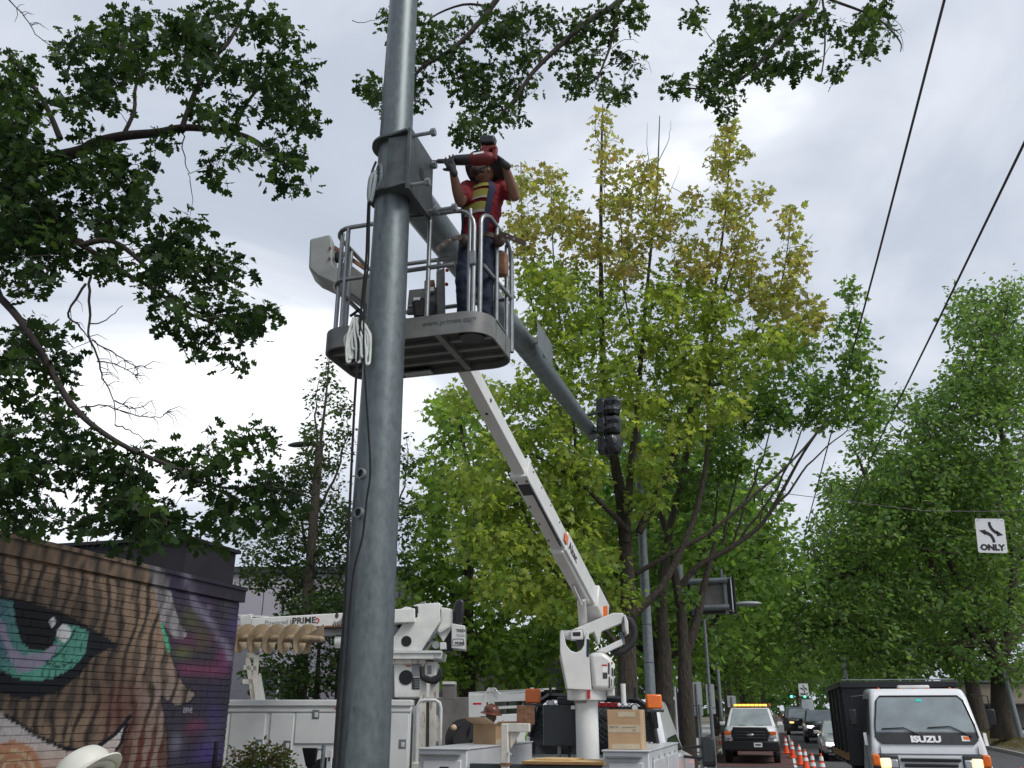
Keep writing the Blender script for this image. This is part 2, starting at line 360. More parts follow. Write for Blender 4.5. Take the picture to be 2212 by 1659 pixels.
for xx in (3.6, 6.5): strip(xx, xx + 0.11, 0.006, [y for y in YS if y > 8]).obj('centre_line', M['paintyellow'], ROAD)
text('lane_lettering', 'ONLY', 0.62, (-0.45, 37.3, 0.011), (-1, 0, 0), (0, -1, 0), M['paintwhite'], ROAD, ext=0.001, bold=0.02)
YL = [y for y in YS if y >= 35]
struct(strip(-2.9, -2.75, 0.13, [27] + YL, 0.15).obj('kerb', M['concrete']), 'concrete kerb of the near pavement')
struct(strip(-4.9, -2.9, 0.12, [27] + YL).obj('verge', M['dirtground']), 'dry planting verge beside the bus lane')
struct(strip(-8.5, -4.9, 0.125, [26.5] + YL).obj('pavement', M['concrete']), 'concrete pavement left of the avenue')
struct(strip(9.4, 9.55, 0.13, YS, 0.15).obj('kerb', M['concrete']), 'concrete kerb on the far side of the avenue')
bk = MB(); bys = [y for y in YS]
bk.add([(x, y, roadz(y) + z) for y in bys for x, z in ((9.55, .12), (10.4, .45), (13.0, .55), (60, .6))], [(4 * j + i, 4 * j + i + 1, 4 * j + i + 5, 4 * j + i + 4) for j in range(len(bys) - 1) for i in range(3)])
struct(bk.obj('verge', M['dirtground']), 'dry grass bank across the avenue')
struct(strip(12.2, 13.6, 0.56, YS).obj('pavement', M['concrete']), 'concrete pavement across the avenue')
struct(MB().box((-3.5, 1.0, 0.06), (9, 11.4, 0.12)).obj('pavement', M['concrete'], bevel=0.02), 'street corner pavement under the new pole')
def grass(name, label, regions, n, seed):
    rng = np.random.default_rng(seed); V = []; Fc = []; Cc = []
    for k in range(n):
        x0, x1, y0, y1 = regions[k % len(regions)]; x, y = rng.uniform(x0, x1), rng.uniform(y0, y1); z = roadz(y) + (0.12 if x < 9 else .16 + min(.32, (x - 9.6) * .35))
        a = rng.uniform(0, 6.28); h = rng.uniform(.05, .16); w = 0.012; dx, dy = math.cos(a), math.sin(a); b = len(V)
        V += [(x - dx * w, y - dy * w, z), (x + dx * w, y + dy * w, z), (x + dy * h * .5, y - dx * h * .5, z + h)]; Fc.append((b, b + 1, b + 2))
        t = rng.uniform(); Cc += [tuple(np.array((.20, .15, .05)) * t + np.array((.09, .11, .03)) * (1 - t)) + (1,)] * 3
    me = bpy.data.meshes.new(name); me.from_pydata(V, [], Fc); at = me.color_attributes.new('Col', 'FLOAT_COLOR', 'POINT'); at.data.foreach_set('color', np.array(Cc, np.float32).ravel())
    me.materials.append(M['leaf']); o = bpy.data.objects.new(name, me); COL.objects.link(o); return tag(o, label, 'grass', kind='stuff')
grass('grass', 'dry yellowed grass on the verge by the kerb', [(-4.8, -2.95, 27, 45)], 5000, 3)
grass('grass', 'dry yellowed grass around the trunk across the avenue', [(9.7, 11.6, 42, 60)], 5000, 4)

# ------------------------------------------------------------------ building with the painted eye mural
def inpoly(x, y, poly):
    r = np.zeros(x.shape, bool); n = len(poly); j = n - 1
    for i in range(n):
        xi, yi = poly[i]; xj, yj = poly[j]
        c = ((yi > y) != (yj > y)) & (x < (xj - xi) * (y - yi) / (yj - yi + 1e-9) + xi)
        r ^= c; j = i
    return r
def segdist(x, y, line):
    d = np.full(x.shape, 1e9)
    for (x0, y0), (x1, y1) in zip(line[:-1], line[1:]):
        dx, dy = x1 - x0, y1 - y0; t = np.clip(((x - x0) * dx + (y - y0) * dy) / (dx * dx + dy * dy), 0, 1)
        d = np.minimum(d, np.hypot(x - x0 - t * dx, y - y0 - t * dy))
    return d
def mural(pts):
    """paint colour of the eye mural at points on the wall"""
    px, py = [], []
    v = pts - C0; z = v @ fwv; px = CX + F * (v @ rt) / z; py = CY - F * (v @ cuv) / z
    x = px / .6777 * 2.079; y = (py / .6777 - 1650) * 2.079
    L = lambda *c: np.array(s2l(c))
    def wob(s): return np.sin(x * .011 + y * .017 + s) + np.sin(x * .023 - y * .009 + 2 * s) * .6 + np.sin(y * .045 + s * 3) * .35
    col = np.tile(L(56, 51, 64), (len(x), 1)).astype(float)
    def put(m, c, a=1.0):
        m = np.asarray(m, float) * a; m = m[:, None]; col[:] = col * (1 - m) + np.asarray(c) * m
    def blob(cx, cy, rx, ry, c, a):
        q = np.exp(-(((x - cx) / rx) ** 2 + ((y - cy) / ry) ** 2)) * np.clip(.75 + .35 * wob(cx), 0, 1.2); put(np.clip(q, 0, 1), c, a)
    # night-coloured side with sprayed clouds
    for b in [(1190, 450, 60, 90, (74, 54, 110)), (1550, 780, 60, 160, (84, 66, 124)), (1330, 1010, 110, 45, (190, 66, 130)), (1260, 800, 130, 60, (120, 50, 92)), (1470, 930, 50, 90, (140, 56, 110)), (1290, 660, 70, 90, (92, 96, 54)), (1210, 890, 60, 40, (104, 110, 62)),
              (1330, 780, 60, 110, (84, 80, 54)), (1310, 1410, 60, 60, (165, 60, 105)), (1380, 1560, 110, 90, (80, 62, 140)), (1170, 1500, 40, 90, (120, 116, 134)), (1440, 1450, 60, 120, (96, 92, 124)), (1380, 600, 120, 120, (82, 54, 96)), (1420, 1250, 60, 120, (60, 50, 110)), (1500, 600, 30, 90, (70, 78, 70))]:
        blob(*b[:4], L(*b[4]), .72)
    for line, w, c in [([(1230, 350), (1265, 480), (1290, 570), (1350, 640), (1420, 720), (1450, 790), (1500, 850), (1525, 930)], 26, (136, 130, 152)), ([(1385, 600), (1330, 640), (1290, 570)], 20, (110, 104, 124))]:
        put(np.exp(-(segdist(x, y, line) / w) ** 2) * np.clip(.8 + .3 * wob(1), 0, 1), L(*c), .85)
    # bark-like strands
    hair = inpoly(x, y, [(-400, -400), (985, -400), (1005, 280), (1075, 330), (1130, 480), (1160, 600), (1190, 700), (1240, 780), (1210, 805), (1150, 795), (1075, 700), (1060, 705), (1110, 830), (1130, 900), (1180, 1020), (1220, 1100), (1302, 1165), (1270, 1220), (1200, 1252), (1140, 1235), (1075, 1190), (1085, 1280), (1110, 1400), (1118, 1700), (1130, 2600), (-400, 2600)])
    s = x + 17 * np.sin(y / 105. + 1.9 * np.sin(x / 170.)) + 9 * np.sin(y / 47. + x / 60.) + 0.12 * y + 10 * np.sin(x / 230. + y / 400.)
    k = np.sin(2 * math.pi * s / 88. + .9 * np.sin(y / 160. + x / 45.)) + .5 * np.sin(2 * math.pi * s / 51. + y / 130.) + .25 * np.sin(y / 23. + x / 33.)
    lightm = np.clip((k + .25) * 1.9, 0, 1)
    base = L(98, 84, 71); li = L(152, 125, 101)
    put(hair, base)
    put(hair & (k < -.95), L(60, 52, 46))
    put(hair * lightm, li, .92)
    gry = np.clip((x - 760) / 300, 0, 1) * np.clip((y - 850) / 300, 0, 1); put(hair * lightm * gry, L(142, 128, 124), .75)
    tip = hair & (x > 980 + (y - 300) * .22) & (y < 800); put(tip, L(116, 112, 116), .85); put(tip * lightm, L(158, 156, 160), .7)
    red = np.exp(-(((x - 800) / 150) ** 2 + ((y - 1260) / 230) ** 2)) * hair; put(red, L(92, 44, 40), .75)
    red = np.exp(-(((x - 960) / 130) ** 2 + ((y - 1560) / 170) ** 2)) * hair; put(red * (1 - lightm), L(110, 50, 46), .9)
    put(hair & (segdist(x, y, [(1075, 1190), (1140, 1240), (1200, 1252), (1270, 1220), (1302, 1165), (1220, 1100)]) < 9), L(26, 22, 24))
    put(hair & (segdist(x, y, [(1075, 1190), (1085, 1280), (1110, 1400), (1118, 1700)]) < 7), L(30, 26, 30))
    put(hair & (segdist(x, y, [(1130, 900), (1180, 1020), (1220, 1100)]) < 8), L(34, 30, 34))
    put(inpoly(x, y, [(1060, 700), (1078, 704), (1112, 800), (1132, 885), (1112, 895), (1085, 800)]), L(72, 176, 134))
    # eye
    d = np.hypot((x - 260) / 560, (y - 880) / 420); put(np.clip((1.25 - d) * 3, 0, 1) * hair, L(44, 38, 35), .45)
    put(inpoly(x, y, [(-400, 470), (0, 512), (200, 560), (430, 632), (620, 742), (720, 800), (795, 862), (700, 878), (610, 930), (520, 1050), (370, 1165), (170, 1205), (0, 1165), (-400, 1100)]), L(23, 24, 30))
    iris = inpoly(x, y, [(-400, 500), (0, 542), (90, 562), (560, 740), (592, 765), (565, 900), (480, 1000), (350, 1062), (230, 1086), (110, 1062), (0, 1000), (-400, 900)])
    g = np.clip((x) / 560, 0, 1); put(iris, L(86, 160, 142)); put(iris * np.clip(1 - x / 200, 0, 1), L(78, 112, 130), .9)
    put(iris * np.clip((y - 900) / 160, 0, 1), L(94, 178, 150), .7)
    put(iris & (np.abs(np.sin((x * .8 + y * .55 + 14 * np.sin(y / 30)) / 11)) < .16) & (x + y * .3 > 560), L(24, 74, 62), .8)
    put(iris & (np.abs(np.sin((x * .5 - y * .8) / 13)) < .16) & (x < 90), L(28, 78, 70), .8)
    put(inpoly(x, y, [(-100, 600), (30, 700), (70, 850), (150, 905), (260, 905), (350, 850), (400, 830), (330, 950), (230, 1010), (120, 1035), (60, 930), (10, 800)]), L(158, 144, 172), .9)
    put(iris & (segdist(x, y, [(300, 960), (400, 890), (470, 800), (500, 730)]) < 5), L(22, 60, 54)); put(iris & (segdist(x, y, [(300, 960), (380, 990), (470, 960)]) < 5), L(22, 60, 54))
    put(inpoly(x, y, [(82, 566), (200, 575), (420, 640), (500, 690), (430, 720), (385, 770), (345, 850), (280, 888), (200, 878), (140, 820), (110, 720)]), L(18, 19, 24))
    put(((x - 350) / 23) ** 2 + ((y - 695) / 29) ** 2 < 1, L(214, 216, 216)); put(((x - 423) / 45) ** 2 + ((y - 765) / 57) ** 2 < 1, L(222, 222, 220))
    # pale cheek with orange swirl
    cheek = inpoly(x, y, [(-400, 1200), (0, 1300), (120, 1372), (250, 1462), (400, 1530), (560, 1560), (690, 1505), (830, 1385), (790, 1500), (770, 1535), (700, 1600), (690, 2600), (-400, 2600)])
    put(cheek, L(212, 204, 200)); put(cheek * np.clip((y - 1450) / 180, 0, 1), L(214, 176, 152), .7)
    sw = np.hypot(x - 90, (y - 1690) * .9); put(cheek & (sw < 190), L(206, 138, 92), .9); put(cheek & (np.abs(sw - 130) < 12), L(222, 190, 150)); put(cheek & (np.abs(sw - 75) < 10), L(226, 196, 158)); put(cheek & (((x - 10) / 60) ** 2 + ((y - 1540) / 40) ** 2 < 1), L(210, 150, 104))
    for ln, w in [([(-200, 1240), (0, 1292), (130, 1366), (260, 1455), (420, 1528), (560, 1545), (650, 1515), (760, 1440), (862, 1315)], 13), ([(840, 1370), (800, 1500), (770, 1540)], 12)]:
        put(segdist(x, y, ln) < w, L(26, 26, 34))
    col[:] *= (1 + .10 * np.sin(x * .31 + np.sin(y * .17) * 2) * np.sin(y * .29) + .06 * np.sin(x * .9 + y * .7))[:, None]
    lum = col.mean(1, keepdims=True); col[:] = (col * .9 + lum * .1) * .9
    return np.clip(col, 0, 1)
def colmesh(name, V, Fc, cols, material, parent):
    me = bpy.data.meshes.new(name); me.from_pydata([tuple(v) for v in V], [], Fc)
    at = me.color_attributes.new('Col', 'FLOAT_COLOR', 'POINT'); at.data.foreach_set('color', np.hstack([cols, np.ones((len(cols), 1))]).astype(np.float32).ravel())
    me.materials.append(material); o = bpy.data.objects.new(name, me); COL.objects.link(o); o.parent = parent; return o

WX = -7.0; BY0, BY1, BTOP = 2.0, 10.83, 3.22
bld = thing('mural_building', 'dark brick building painted with a huge green eye mural', 'building', (WX, 8.5, 0))
wy = np.linspace(-6.5, BY1 - 8.5 - 0.002, 90); wz = np.linspace(0, BTOP, 70)
WV = np.array([(-0.012, y, z) for z in wz for y in wy]); n = len(wy)
WF = [(j * n + i, j * n + i + 1, (j + 1) * n + i + 1, (j + 1) * n + i) for j in range(69) for i in range(n - 1)]
wall = colmesh('wall', WV, WF, mural(WV + np.array([WX, 8.5, 0])) * .92, M['mortar'], bld)
MB().box((-2.6, (BY0 + BY1) / 2 - 8.5, BTOP / 2 - .02), (5.17, BY1 - BY0 - 0.01, BTOP - .06)).obj('wall_core', M['blackwall'], bld)
# bricks: 300 nearest in view one by one, the others joined
BL, BH, JT = 0.255, 0.0762, 0.009
cells = []
for r in range(int(BTOP / BH)):
    z0 = r * BH
    if z0 + BH > BTOP + .001: break
    yy = BY1 - 0.001 - (BL / 2 if r % 2 else 0)
    if r % 2: cells.append((BY1 - 0.001 - BL / 2, BY1 - 0.001, z0))
    while yy - BL > BY0 + 0.02: cells.append((yy - BL, yy, z0)); yy -= BL
brng = random.Random(5)
def brick_geo(y0, y1, z0, nx=12, nz=3):
    pr = brng.uniform(-.003, .003); a0, a1, b0, b1 = y0 + JT / 5, y1 - JT / 5, z0 + JT / 2, z0 + BH - JT / 2
    V = [(pr, a0 + (a1 - a0) * i / nx - 8.5, b0 + (b1 - b0) * j / nz) for j in range(nz + 1) for i in range(nx + 1)]
    m = nx + 1; Fc = [(j * m + i, j * m + i + 1, (j + 1) * m + i + 1, (j + 1) * m + i) for j in range(nz) for i in range(nx)]
    b = len(V); V += [(-.03, q[1], q[2]) for q in (V[0], V[nx], V[nz * m + nx], V[nz * m])]
    Fc += [(0, b, b + 1) + tuple(range(nx, 0, -1)), tuple(nz * m + i for i in range(nx + 1)) + (b + 2, b + 3), tuple(j * m for j in range(nz + 1))[::-1] + (b + 3, b)[::-1][::-1], tuple(nx + j * m for j in range(nz + 1)) + (b + 2, b + 1)]
    return V, Fc
def inview(c):
    x, y = proj((WX, (c[0] + c[1]) / 2, c[2] + BH / 2)); return -15 < x < 540 and 1100 < y < 1670
vis = sorted([c for c in cells if inview(c)], key=lambda c: c[0] ** 2 + (c[2] - EYE) ** 2)
single = set(vis[:300])
for c in vis[:300]:
    V, Fc = brick_geo(*c); colmesh('brick', V, Fc, mural(np.array(V) + np.array([WX, 8.5, 0])), M['mural'], wall)
AV, AF = [], []
for c in cells:
    if c in single: continue
    V, Fc = brick_geo(*c, *((12, 3) if inview(c) else (2, 1))); o = len(AV); AV += V; AF += [tuple(i + o for i in f) for f in Fc]
rest = colmesh('bricks', AV, AF, mural(np.array(AV) + np.array([WX, 8.5, 0])), M['mural'], wall); rest['kind'] = 'stuff'
# parapet coping, painted over like the wall
cy = np.linspace(BY0 - 8.5, BY1 + .07 - 8.5, 120); sec = [(.0, BTOP + .001), (.035, BTOP + .001), (.035, BTOP + .15), (.06, BTOP + .155), (.06, BTOP + .2), (-.30, BTOP + .2), (-.30, BTOP + .001)]
V = [(a, y, z) for y in cy for a, z in sec]; m = len(sec)
Fc = [(i * m + j, (i + 1) * m + j, (i + 1) * m + (j + 1) % m, i * m + (j + 1) % m) for i in range(119) for j in range(m)] + [tuple(range(m))[::-1], tuple(119 * m + j for j in range(m))]
cc = mural(np.array(V) + np.array([WX, 8.5, 0])); colmesh('parapet_coping', V, Fc, cc * .8, M['mural'], bld)
# darker block rising behind the parapet
MB().box((-2.42, 10.25 - 8.5, 3.55), (4.6, 1.1, .66)).obj('roof_block', M['blackwall'], bld, bevel=.01)
MB().box((-2.42, 10.25 - 8.5, 3.905), (4.7, 1.2, .05)).obj('roof_block_cap', M['blackwall'], bld, bevel=.008)
MB().box((.012, 10.62 - 8.5, 1.3), (.03, .06, .32)).obj('wall_slot', M['signblack'], bld)
text('signature', 'ERVE', .085, (.006, 9.85 - 8.5, 1.80), (0, 1, 0), (0, 0, 1), M['lilac'], bld, ext=.0008)
MB().tube([(-1.5, 10.5 - 8.5, 3.93), (-1.5, 10.5 - 8.5, 4.25)], .025, 8).obj('vent_pipe', M['galv_plain'], bld)

# ------------------------------------------------------------------ new signal pole with clamp, arm
PXX, PYY = -2.59, 5.555
pole = thing('signal_pole', 'thick new galvanised pole with clamp bracket and long mast arm', 'pole', (PXX, PYY, 0.12))
def pr(z): return 0.187 - 0.0088 * z
zs = np.linspace(-0.0, 9.6, 40)
sh = MB(); nseg = 40
sh.lathe([(pr(z), z) for z in zs], n=nseg); sh.obj('shaft', M['galv'], pole)
for (zz, an, hh) in ((2.4, -1.2, .05), (3.3, -2.1, .03), (5.1, -1.75, .06), (1.7, -1.5, .04), (2.9, -1.62, .025)): MB().box((pr(zz) * math.cos(an), pr(zz) * math.sin(an), zz), (.012, .004, hh), rz=an + math.pi / 2).obj('scuff', M['galv_dark'], pole)
MB().lathe([(.26, 0), (.26, .04), (.2, .04), (.2, .0)], n=32).obj('base_plate', M['galv_plain'], pole)
Zm = 5.87 - .12
# clamp: two horizontal collar plates, side cheeks, flange with bolts
def collar(z):
    mb = MB(); r = pr(z); pts = []
    for k in range(19):
        a = math.radians(80 + 200 * k / 18); pts.append((math.cos(a) * (r + .055), math.sin(a) * (r + .055)))
    pts += [(.19, -.22), (.19, .27)]
    mb.slab([(a, b, z) for a, b in pts], (0, 0, .022)); return mb
collar(Zm + .235).obj('collar_plate', M['galv_dark'], pole, bevel=.003)
collar(Zm - .255).obj('collar_plate', M['galv_dark'], pole, bevel=.003)
MB().box((.10, -.165, Zm - .005), (.17, .02, .46)).obj('cheek_plate', M['galv_dark'], pole, bevel=.003)
MB().box((.10, .215, Zm - .005), (.17, .02, .46)).obj('cheek_plate', M['galv_dark'], pole, bevel=.003)
fl = MB().slab([(.19, y, z) for y, z in ((-.20, Zm - .29), (.29, Zm - .29), (.29, Zm + .27), (-.20, Zm + .27))], (.03, 0, 0)).obj('flange_plate', M['galv_dark'], pole, bevel=.003)
MB().cyl((.2195, .05, Zm - .01), (.2225, .05, Zm - .01), .05, 20).obj('centre_hole', M['black'], fl)
for (y, z, l) in ((-.15, Zm + .22, .15), (.24, Zm + .2, .012), (-.15, Zm - .235, .12), (.24, Zm - .24, .2)):
    b = MB().cyl((.215, y, z), (.22 + l, y, z), .016, 10)
    b.add(*(lambda q: (q.v, q.f))(MB().cyl((.22 + l, y, z), (.255 + l, y, z), .033, 6))); b.obj('bolt', M['galv_plain'], pole)
    if l > .18: MB().cyl((.27, y, z), (.295, y, z), .04, 12).obj('nut', M['galv_plain'], pole)
# conduit couplings and hand hole on the camera side
cd = -Vector((PXX, PYY, 0)).normalized()
def oncam(z, side=0.0):
    a = math.atan2(cd.y, cd.x) + side; return Vector((math.cos(a), math.sin(a), 0))
for py, sd in ((1022, -.72), (1107, -.70)):
    z = P(805, py, 5.9)[2] - .12; n = oncam(z, sd); c = n * (pr(z) - .01) + Vector((0, 0, z))
    mb = MB(); q = MB().lathe([(.037, 0), (.037, .035), (.028, .035), (.028, .01)], n=20, M=n.to_track_quat('Z', 'Y').to_matrix().to_4x4()); mb.add([v + c for v in q.v], q.f)
    o = mb.obj('conduit_coupling', M['galv_plain'], pole)
    MB().cyl(c + n * .012, c + n * .016, .0275, 16).obj('bore', M['black'], o)
z = P(815, 370, 5.9)[2] - .12; n = oncam(z, -1.15); c = n * (pr(z) - .012) + Vector((0, 0, z)); sdv = Vector((-n.y, n.x, 0))
ring = [c + sdv * (.05 * math.cos(t)) + Vector((0, 0, .115 * math.sin(t))) for t in np.linspace(0, 2 * math.pi, 25)]
mb = MB().tube(ring, .02, 8, caps=False); o = mb.obj('hand_hole_ring', M['galv_plain'], pole)
MB().slab([p for p in ring[:-1]], n * .012).obj('hand_hole', M['black'], o)
# mast arm parallel to the avenue
AY1 = 13.0; A0 = Vector((.02, .18, Zm - .02)); A1 = Vector((.16, AY1 - PYY, Zm + .02))
arm = MB().tube([A0 + (A1 - A0) * t for t in np.linspace(0, 1, 14)], list(np.linspace(.155, .098, 14)), 28).obj('mast_arm', M['galv_arm'], pole)
MB().cyl(A1, A1 + (A1 - A0).normalized() * .012, .104, 24).obj('end_cap', M['galv_plain'], arm)
for t in (.47, .50, .75):
    c = A0 + (A1 - A0) * t; r = .155 - .057 * t + .003; ax = (A1 - A0).normalized()
    MB().cyl(c - ax * .006, c + ax * .006, r, 28).obj('band', M['galv_plain'], arm)
MB().tube([A0 - (A1 - A0).normalized() * .04, A0 + (A1 - A0).normalized() * .05], .2, 24).obj('arm_flange', M['galv_dark'], pole)
AW = lambda t: Vector((PXX, PYY, .12)) + A0 + (A1 - A0) * t
# blank sign plate clamped to the arm, seen nearly edge on
c = AW(.46)
sg = thing('sign_plate', 'grey blank sign plate clamped to the mast arm behind the platform', 'sign', c + Vector((.16, 0, 0)))
MB().slab([(.10, -.24, .10), (.10, .46, .10), (.10, .46, -.20), (.10, -.24, -.20)], (.006, 0, 0)).obj('panel', M['galv_plain'], sg, bevel=.002)
MB().beam((-.04, .1, .0), (.10, .1, .0), .05, .05).obj('clamp_arm', M['alu'], sg)
MB().cyl((.05, .03, .0), (.05, .17, .0), .035, 10).obj('clamp_knuckle', M['alu'], sg)
MB().box((.09, .1, -.04), (.02, .06, .34)).obj('stiffener', M['alu'], sg)
# wrapped signal head near the arm's end
c = AW(.955) + Vector((.27, 0, 0)); sh_ = thing('traffic_signal', 'three lamp traffic signal wrapped in black plastic on the mast arm', 'traffic signal', c)
rng = random.Random(2)
for k in range(3):
    mb = MB(); zc = .30 - .30 * k
    mb.lathe([(.05, -.135), (.125, -.125), (.148, -.07), (.143, 0), (.15, .07), (.125, .125), (.05, .135)], (0.0, 0, zc), n=18)
    for i, v in enumerate(mb.v):
        v.x = (v.x * 1.0 + .10) + rng.uniform(-.018, .018); v.y = v.y * .95 + rng.uniform(-.018, .018); v.z += rng.uniform(-.012, .012)
    o = mb.obj('wrapped_lamp', M['blackplastic'], sh_, smooth=25)
    MB().box((-.055, 0, zc), (.13, .23, .245)).obj('lamp_housing', M['blackplastic'], o, bevel=.02)
    MB().cyl((.02, -.0, zc - .135), (.02, 0, zc - .17), .05, 10).obj('twisted_wrap', M['blackplastic'], o)
MB().box((-.005, -.17, 0), (.012, .03, .94)).obj('backplate_edge', M['black'], sh_)
MB().box((-.005, .17, 0), (.012, .03, .94)).obj('backplate_edge', M['black'], sh_)
MB().tube([(-.27, -.02, .12), (-.27, -.18, .14), (-.05, -.18, .17)], .022, 8).obj('mounting_arm', M['black'], sh_)
MB().tube([(-.27, 0, -.08), (-.1, 0, -.08)], .03, 8).obj('mounting_stub', M['black'], sh_)
def smooth(pts, n=6):
    pts = [Vector(p) for p in pts]; q = []
    for i in range(len(pts) - 1):
        p0, p1, p2, p3 = pts[max(i - 1, 0)], pts[i], pts[i + 1], pts[min(i + 2, len(pts) - 1)]
        for t in np.linspace(0, 1, n)[:-1]: q.append(.5 * ((2 * p1) + (p2 - p0) * t + (2 * p0 - 5 * p1 + 4 * p2 - p3) * t * t + (3 * p1 - p0 - 3 * p2 + p3) * t ** 3))
    return q + [pts[-1]]
# ropes that hang down the pole, and the bundled white strap
def rope(name, label, pts, r, m, grp=None):
    o = MB().tube(smooth(pts), r, 8).obj(name, m); tag(o, label, 'rope', grp); return o
def pl(lst): return [P(x, y, d) for x, y, d in lst]
rope('rope', 'black rope looping from hand hole down past the conduit couplings', pl([(812, 350, 5.88), (803, 375, 5.83), (797, 420, 5.82), (794, 480, 5.83), (791, 560, 5.84), (783, 640, 5.85), (778, 700, 5.86), (769, 820, 5.86), (762, 950, 5.86), (756, 1080, 5.87), (748, 1250, 5.88), (738, 1400, 5.88), (727, 1560, 5.9), (718, 1720, 5.9)]), .0095, M['rope'])
rope('rope', 'second black rope beside the pole, hugging its lower shaft', pl([(815, 370, 5.85), (806, 400, 5.8), (799, 440, 5.8), (796, 560, 5.8), (787, 650, 5.8), (786, 760, 5.8), (792, 870, 5.79), (800, 1010, 5.78), (792, 1080, 5.79), (783, 1160, 5.8), (765, 1230, 5.82), (755, 1330, 5.84), (747, 1450, 5.86), (738, 1580, 5.88), (730, 1720, 5.9)]), .0075, M['rope'])
rope('lifting_sling', 'dull grey webbing sling looped over the clamp collar on the pole', pl([(811, 372, 5.84), (801, 385, 5.79), (797, 420, 5.78), (800, 435, 5.78), (807, 405, 5.78), (811, 378, 5.80)]), .017, M['galv_plain'])
root = thing('webbing_bundle', 'bundle of white webbing strap tied to the platform beside the pole', 'strap', P(770, 690, 5.9))
rng = random.Random(9)
for k in range(22):
    x0 = 768 + rng.uniform(-4, 10); a = 746 + 2.4 * k + rng.uniform(-3, 3); yb = 752 + rng.uniform(-14, 30); dd = 5.9 + rng.uniform(-.05, .05)
    pts = [P(x0, 686, dd), P((x0 + a) / 2 - 2, 715, dd), P(a, (700 + yb) / 2 + 8, dd), P(a + 1, yb, dd), P(a + 5, yb + 5, dd), P(a + 9, yb - 6, dd + .02), P(a + 8, 722, dd + .02), P(x0 + 4, 688, dd + .02)]
    MB().tube(smooth(pts), .0095, 6).obj('strap_loop', M['strap'], root, world=True)
MB().cyl(P(766, 684, 5.9), P(784, 686, 5.9), .02, 8).obj('strap_knot', M['rope'], root, world=True)

# ------------------------------------------------------------------ bucket truck
def zc(x0, y0, s): return lambda zx, zy: ((x0 + zx / s) * .6777, (y0 + zy / s) * .6777)
def pz(zf, pts, d): return [Vector(P(*zf(x, y), d)) for x, y in pts]
HD = Vector(hd); RT = Vector(rt)
bt = thing('bucket_truck', 'white bucket truck with raised boom and work platform by the pole', 'truck', (-2.58, 11.0, 0))
kw = dict(parent=bt, world=True)
# utility body
TZ = 1.43
for nm, x0, x1 in (('toolbox', -3.81, -3.26), ('toolbox', -1.80, -1.33)):
    tb = MB().box(((x0 + x1) / 2, 10.95, (TZ + .55) / 2), (x1 - x0, 2.7, TZ - .55)).obj(nm, M['silverbody'], bevel=.012, **kw)
    MB().box(((x0 + x1) / 2, 10.95, TZ + .008), (x1 - x0 + .02, 2.74, .016)).obj('toolbox_lid', M['silverbody'], tb, world=True, bevel=.004)
    w = x1 - x0 - .12
    d_ = MB().box(((x0 + x1) / 2, 9.592, 1.02), (w, .03, .62)).obj('toolbox_door', M['silverbody'], tb, world=True, bevel=.008)
    MB().box(((x0 + x1) / 2 - .02, 9.568, TZ - .05), (w + .02, .05, .022)).obj('drip_rail', M['alu'], tb, world=True, bevel=.004)
    MB().box(((x0 + x1) / 2 + .03, 9.572, 1.19), (.105, .012, .15)).obj('latch_recess', M['black'], tb, world=True, bevel=.01)
    MB().box(((x0 + x1) / 2 + .03, 9.566, 1.21), (.065, .014, .075)).obj('latch_paddle', M['grey'], tb, world=True, bevel=.006)
for k in range(5): MB().box((-1.322, 9.85 + k * .5, 1.12), (.012, .012, .5)).obj('panel_seam', M['grey'], bt, world=True)
for k in range(2): MB().box((-1.316, 10.35 + k * 1.2, 1.0), (.02, 1.05, .68)).obj('side_door', M['silverbody'], bt, world=True, bevel=.006)
MB().box((-2.53, 11.0, .62), (1.44, 2.6, .1)).obj('bed_floor', M['grey'], **kw)
MB().box((-2.53, 9.62, .95), (1.40, .06, .70)).obj('tailboard', M['dgrey'], bevel=.01, **kw)
MB().box((-2.15, 9.70, 1.285), (.62, .20, .03)).obj('tail_shelf', M['galv_plain'], **kw)
MB().box((-2.68, 9.585, 1.1), (.14, .03, .3)).obj('tail_bracket', M['galv_plain'], bevel=.006, **kw)
MB().cyl((-2.25, 9.57, 1.05), (-2.25, 9.54, 1.05), .05, 12).obj('hose_coil', M['rubber'], **kw)
MB().box((-2.58, 11.7, .55), (.9, 5.4, .2)).obj('chassis', M['black'], **kw)
for x in (-3.5, -1.66):
    for y in (10.9, 15.0):
        w_ = MB().lathe([(.2, -.14), (.40, -.14), (.43, -.1), (.43, .1), (.40, .14), (.2, .14)], (x, y, .43), 28, Matrix.Rotation(math.pi / 2, 4, 'Y')).obj('wheel', M['rubber'], **kw)
        MB().lathe([(.04, -.15), (.22, -.13), (.22, .13), (.04, .15)], (x, y, .43), 20, Matrix.Rotation(math.pi / 2, 4, 'Y')).obj('rim', M['alu'], w_, world=True)
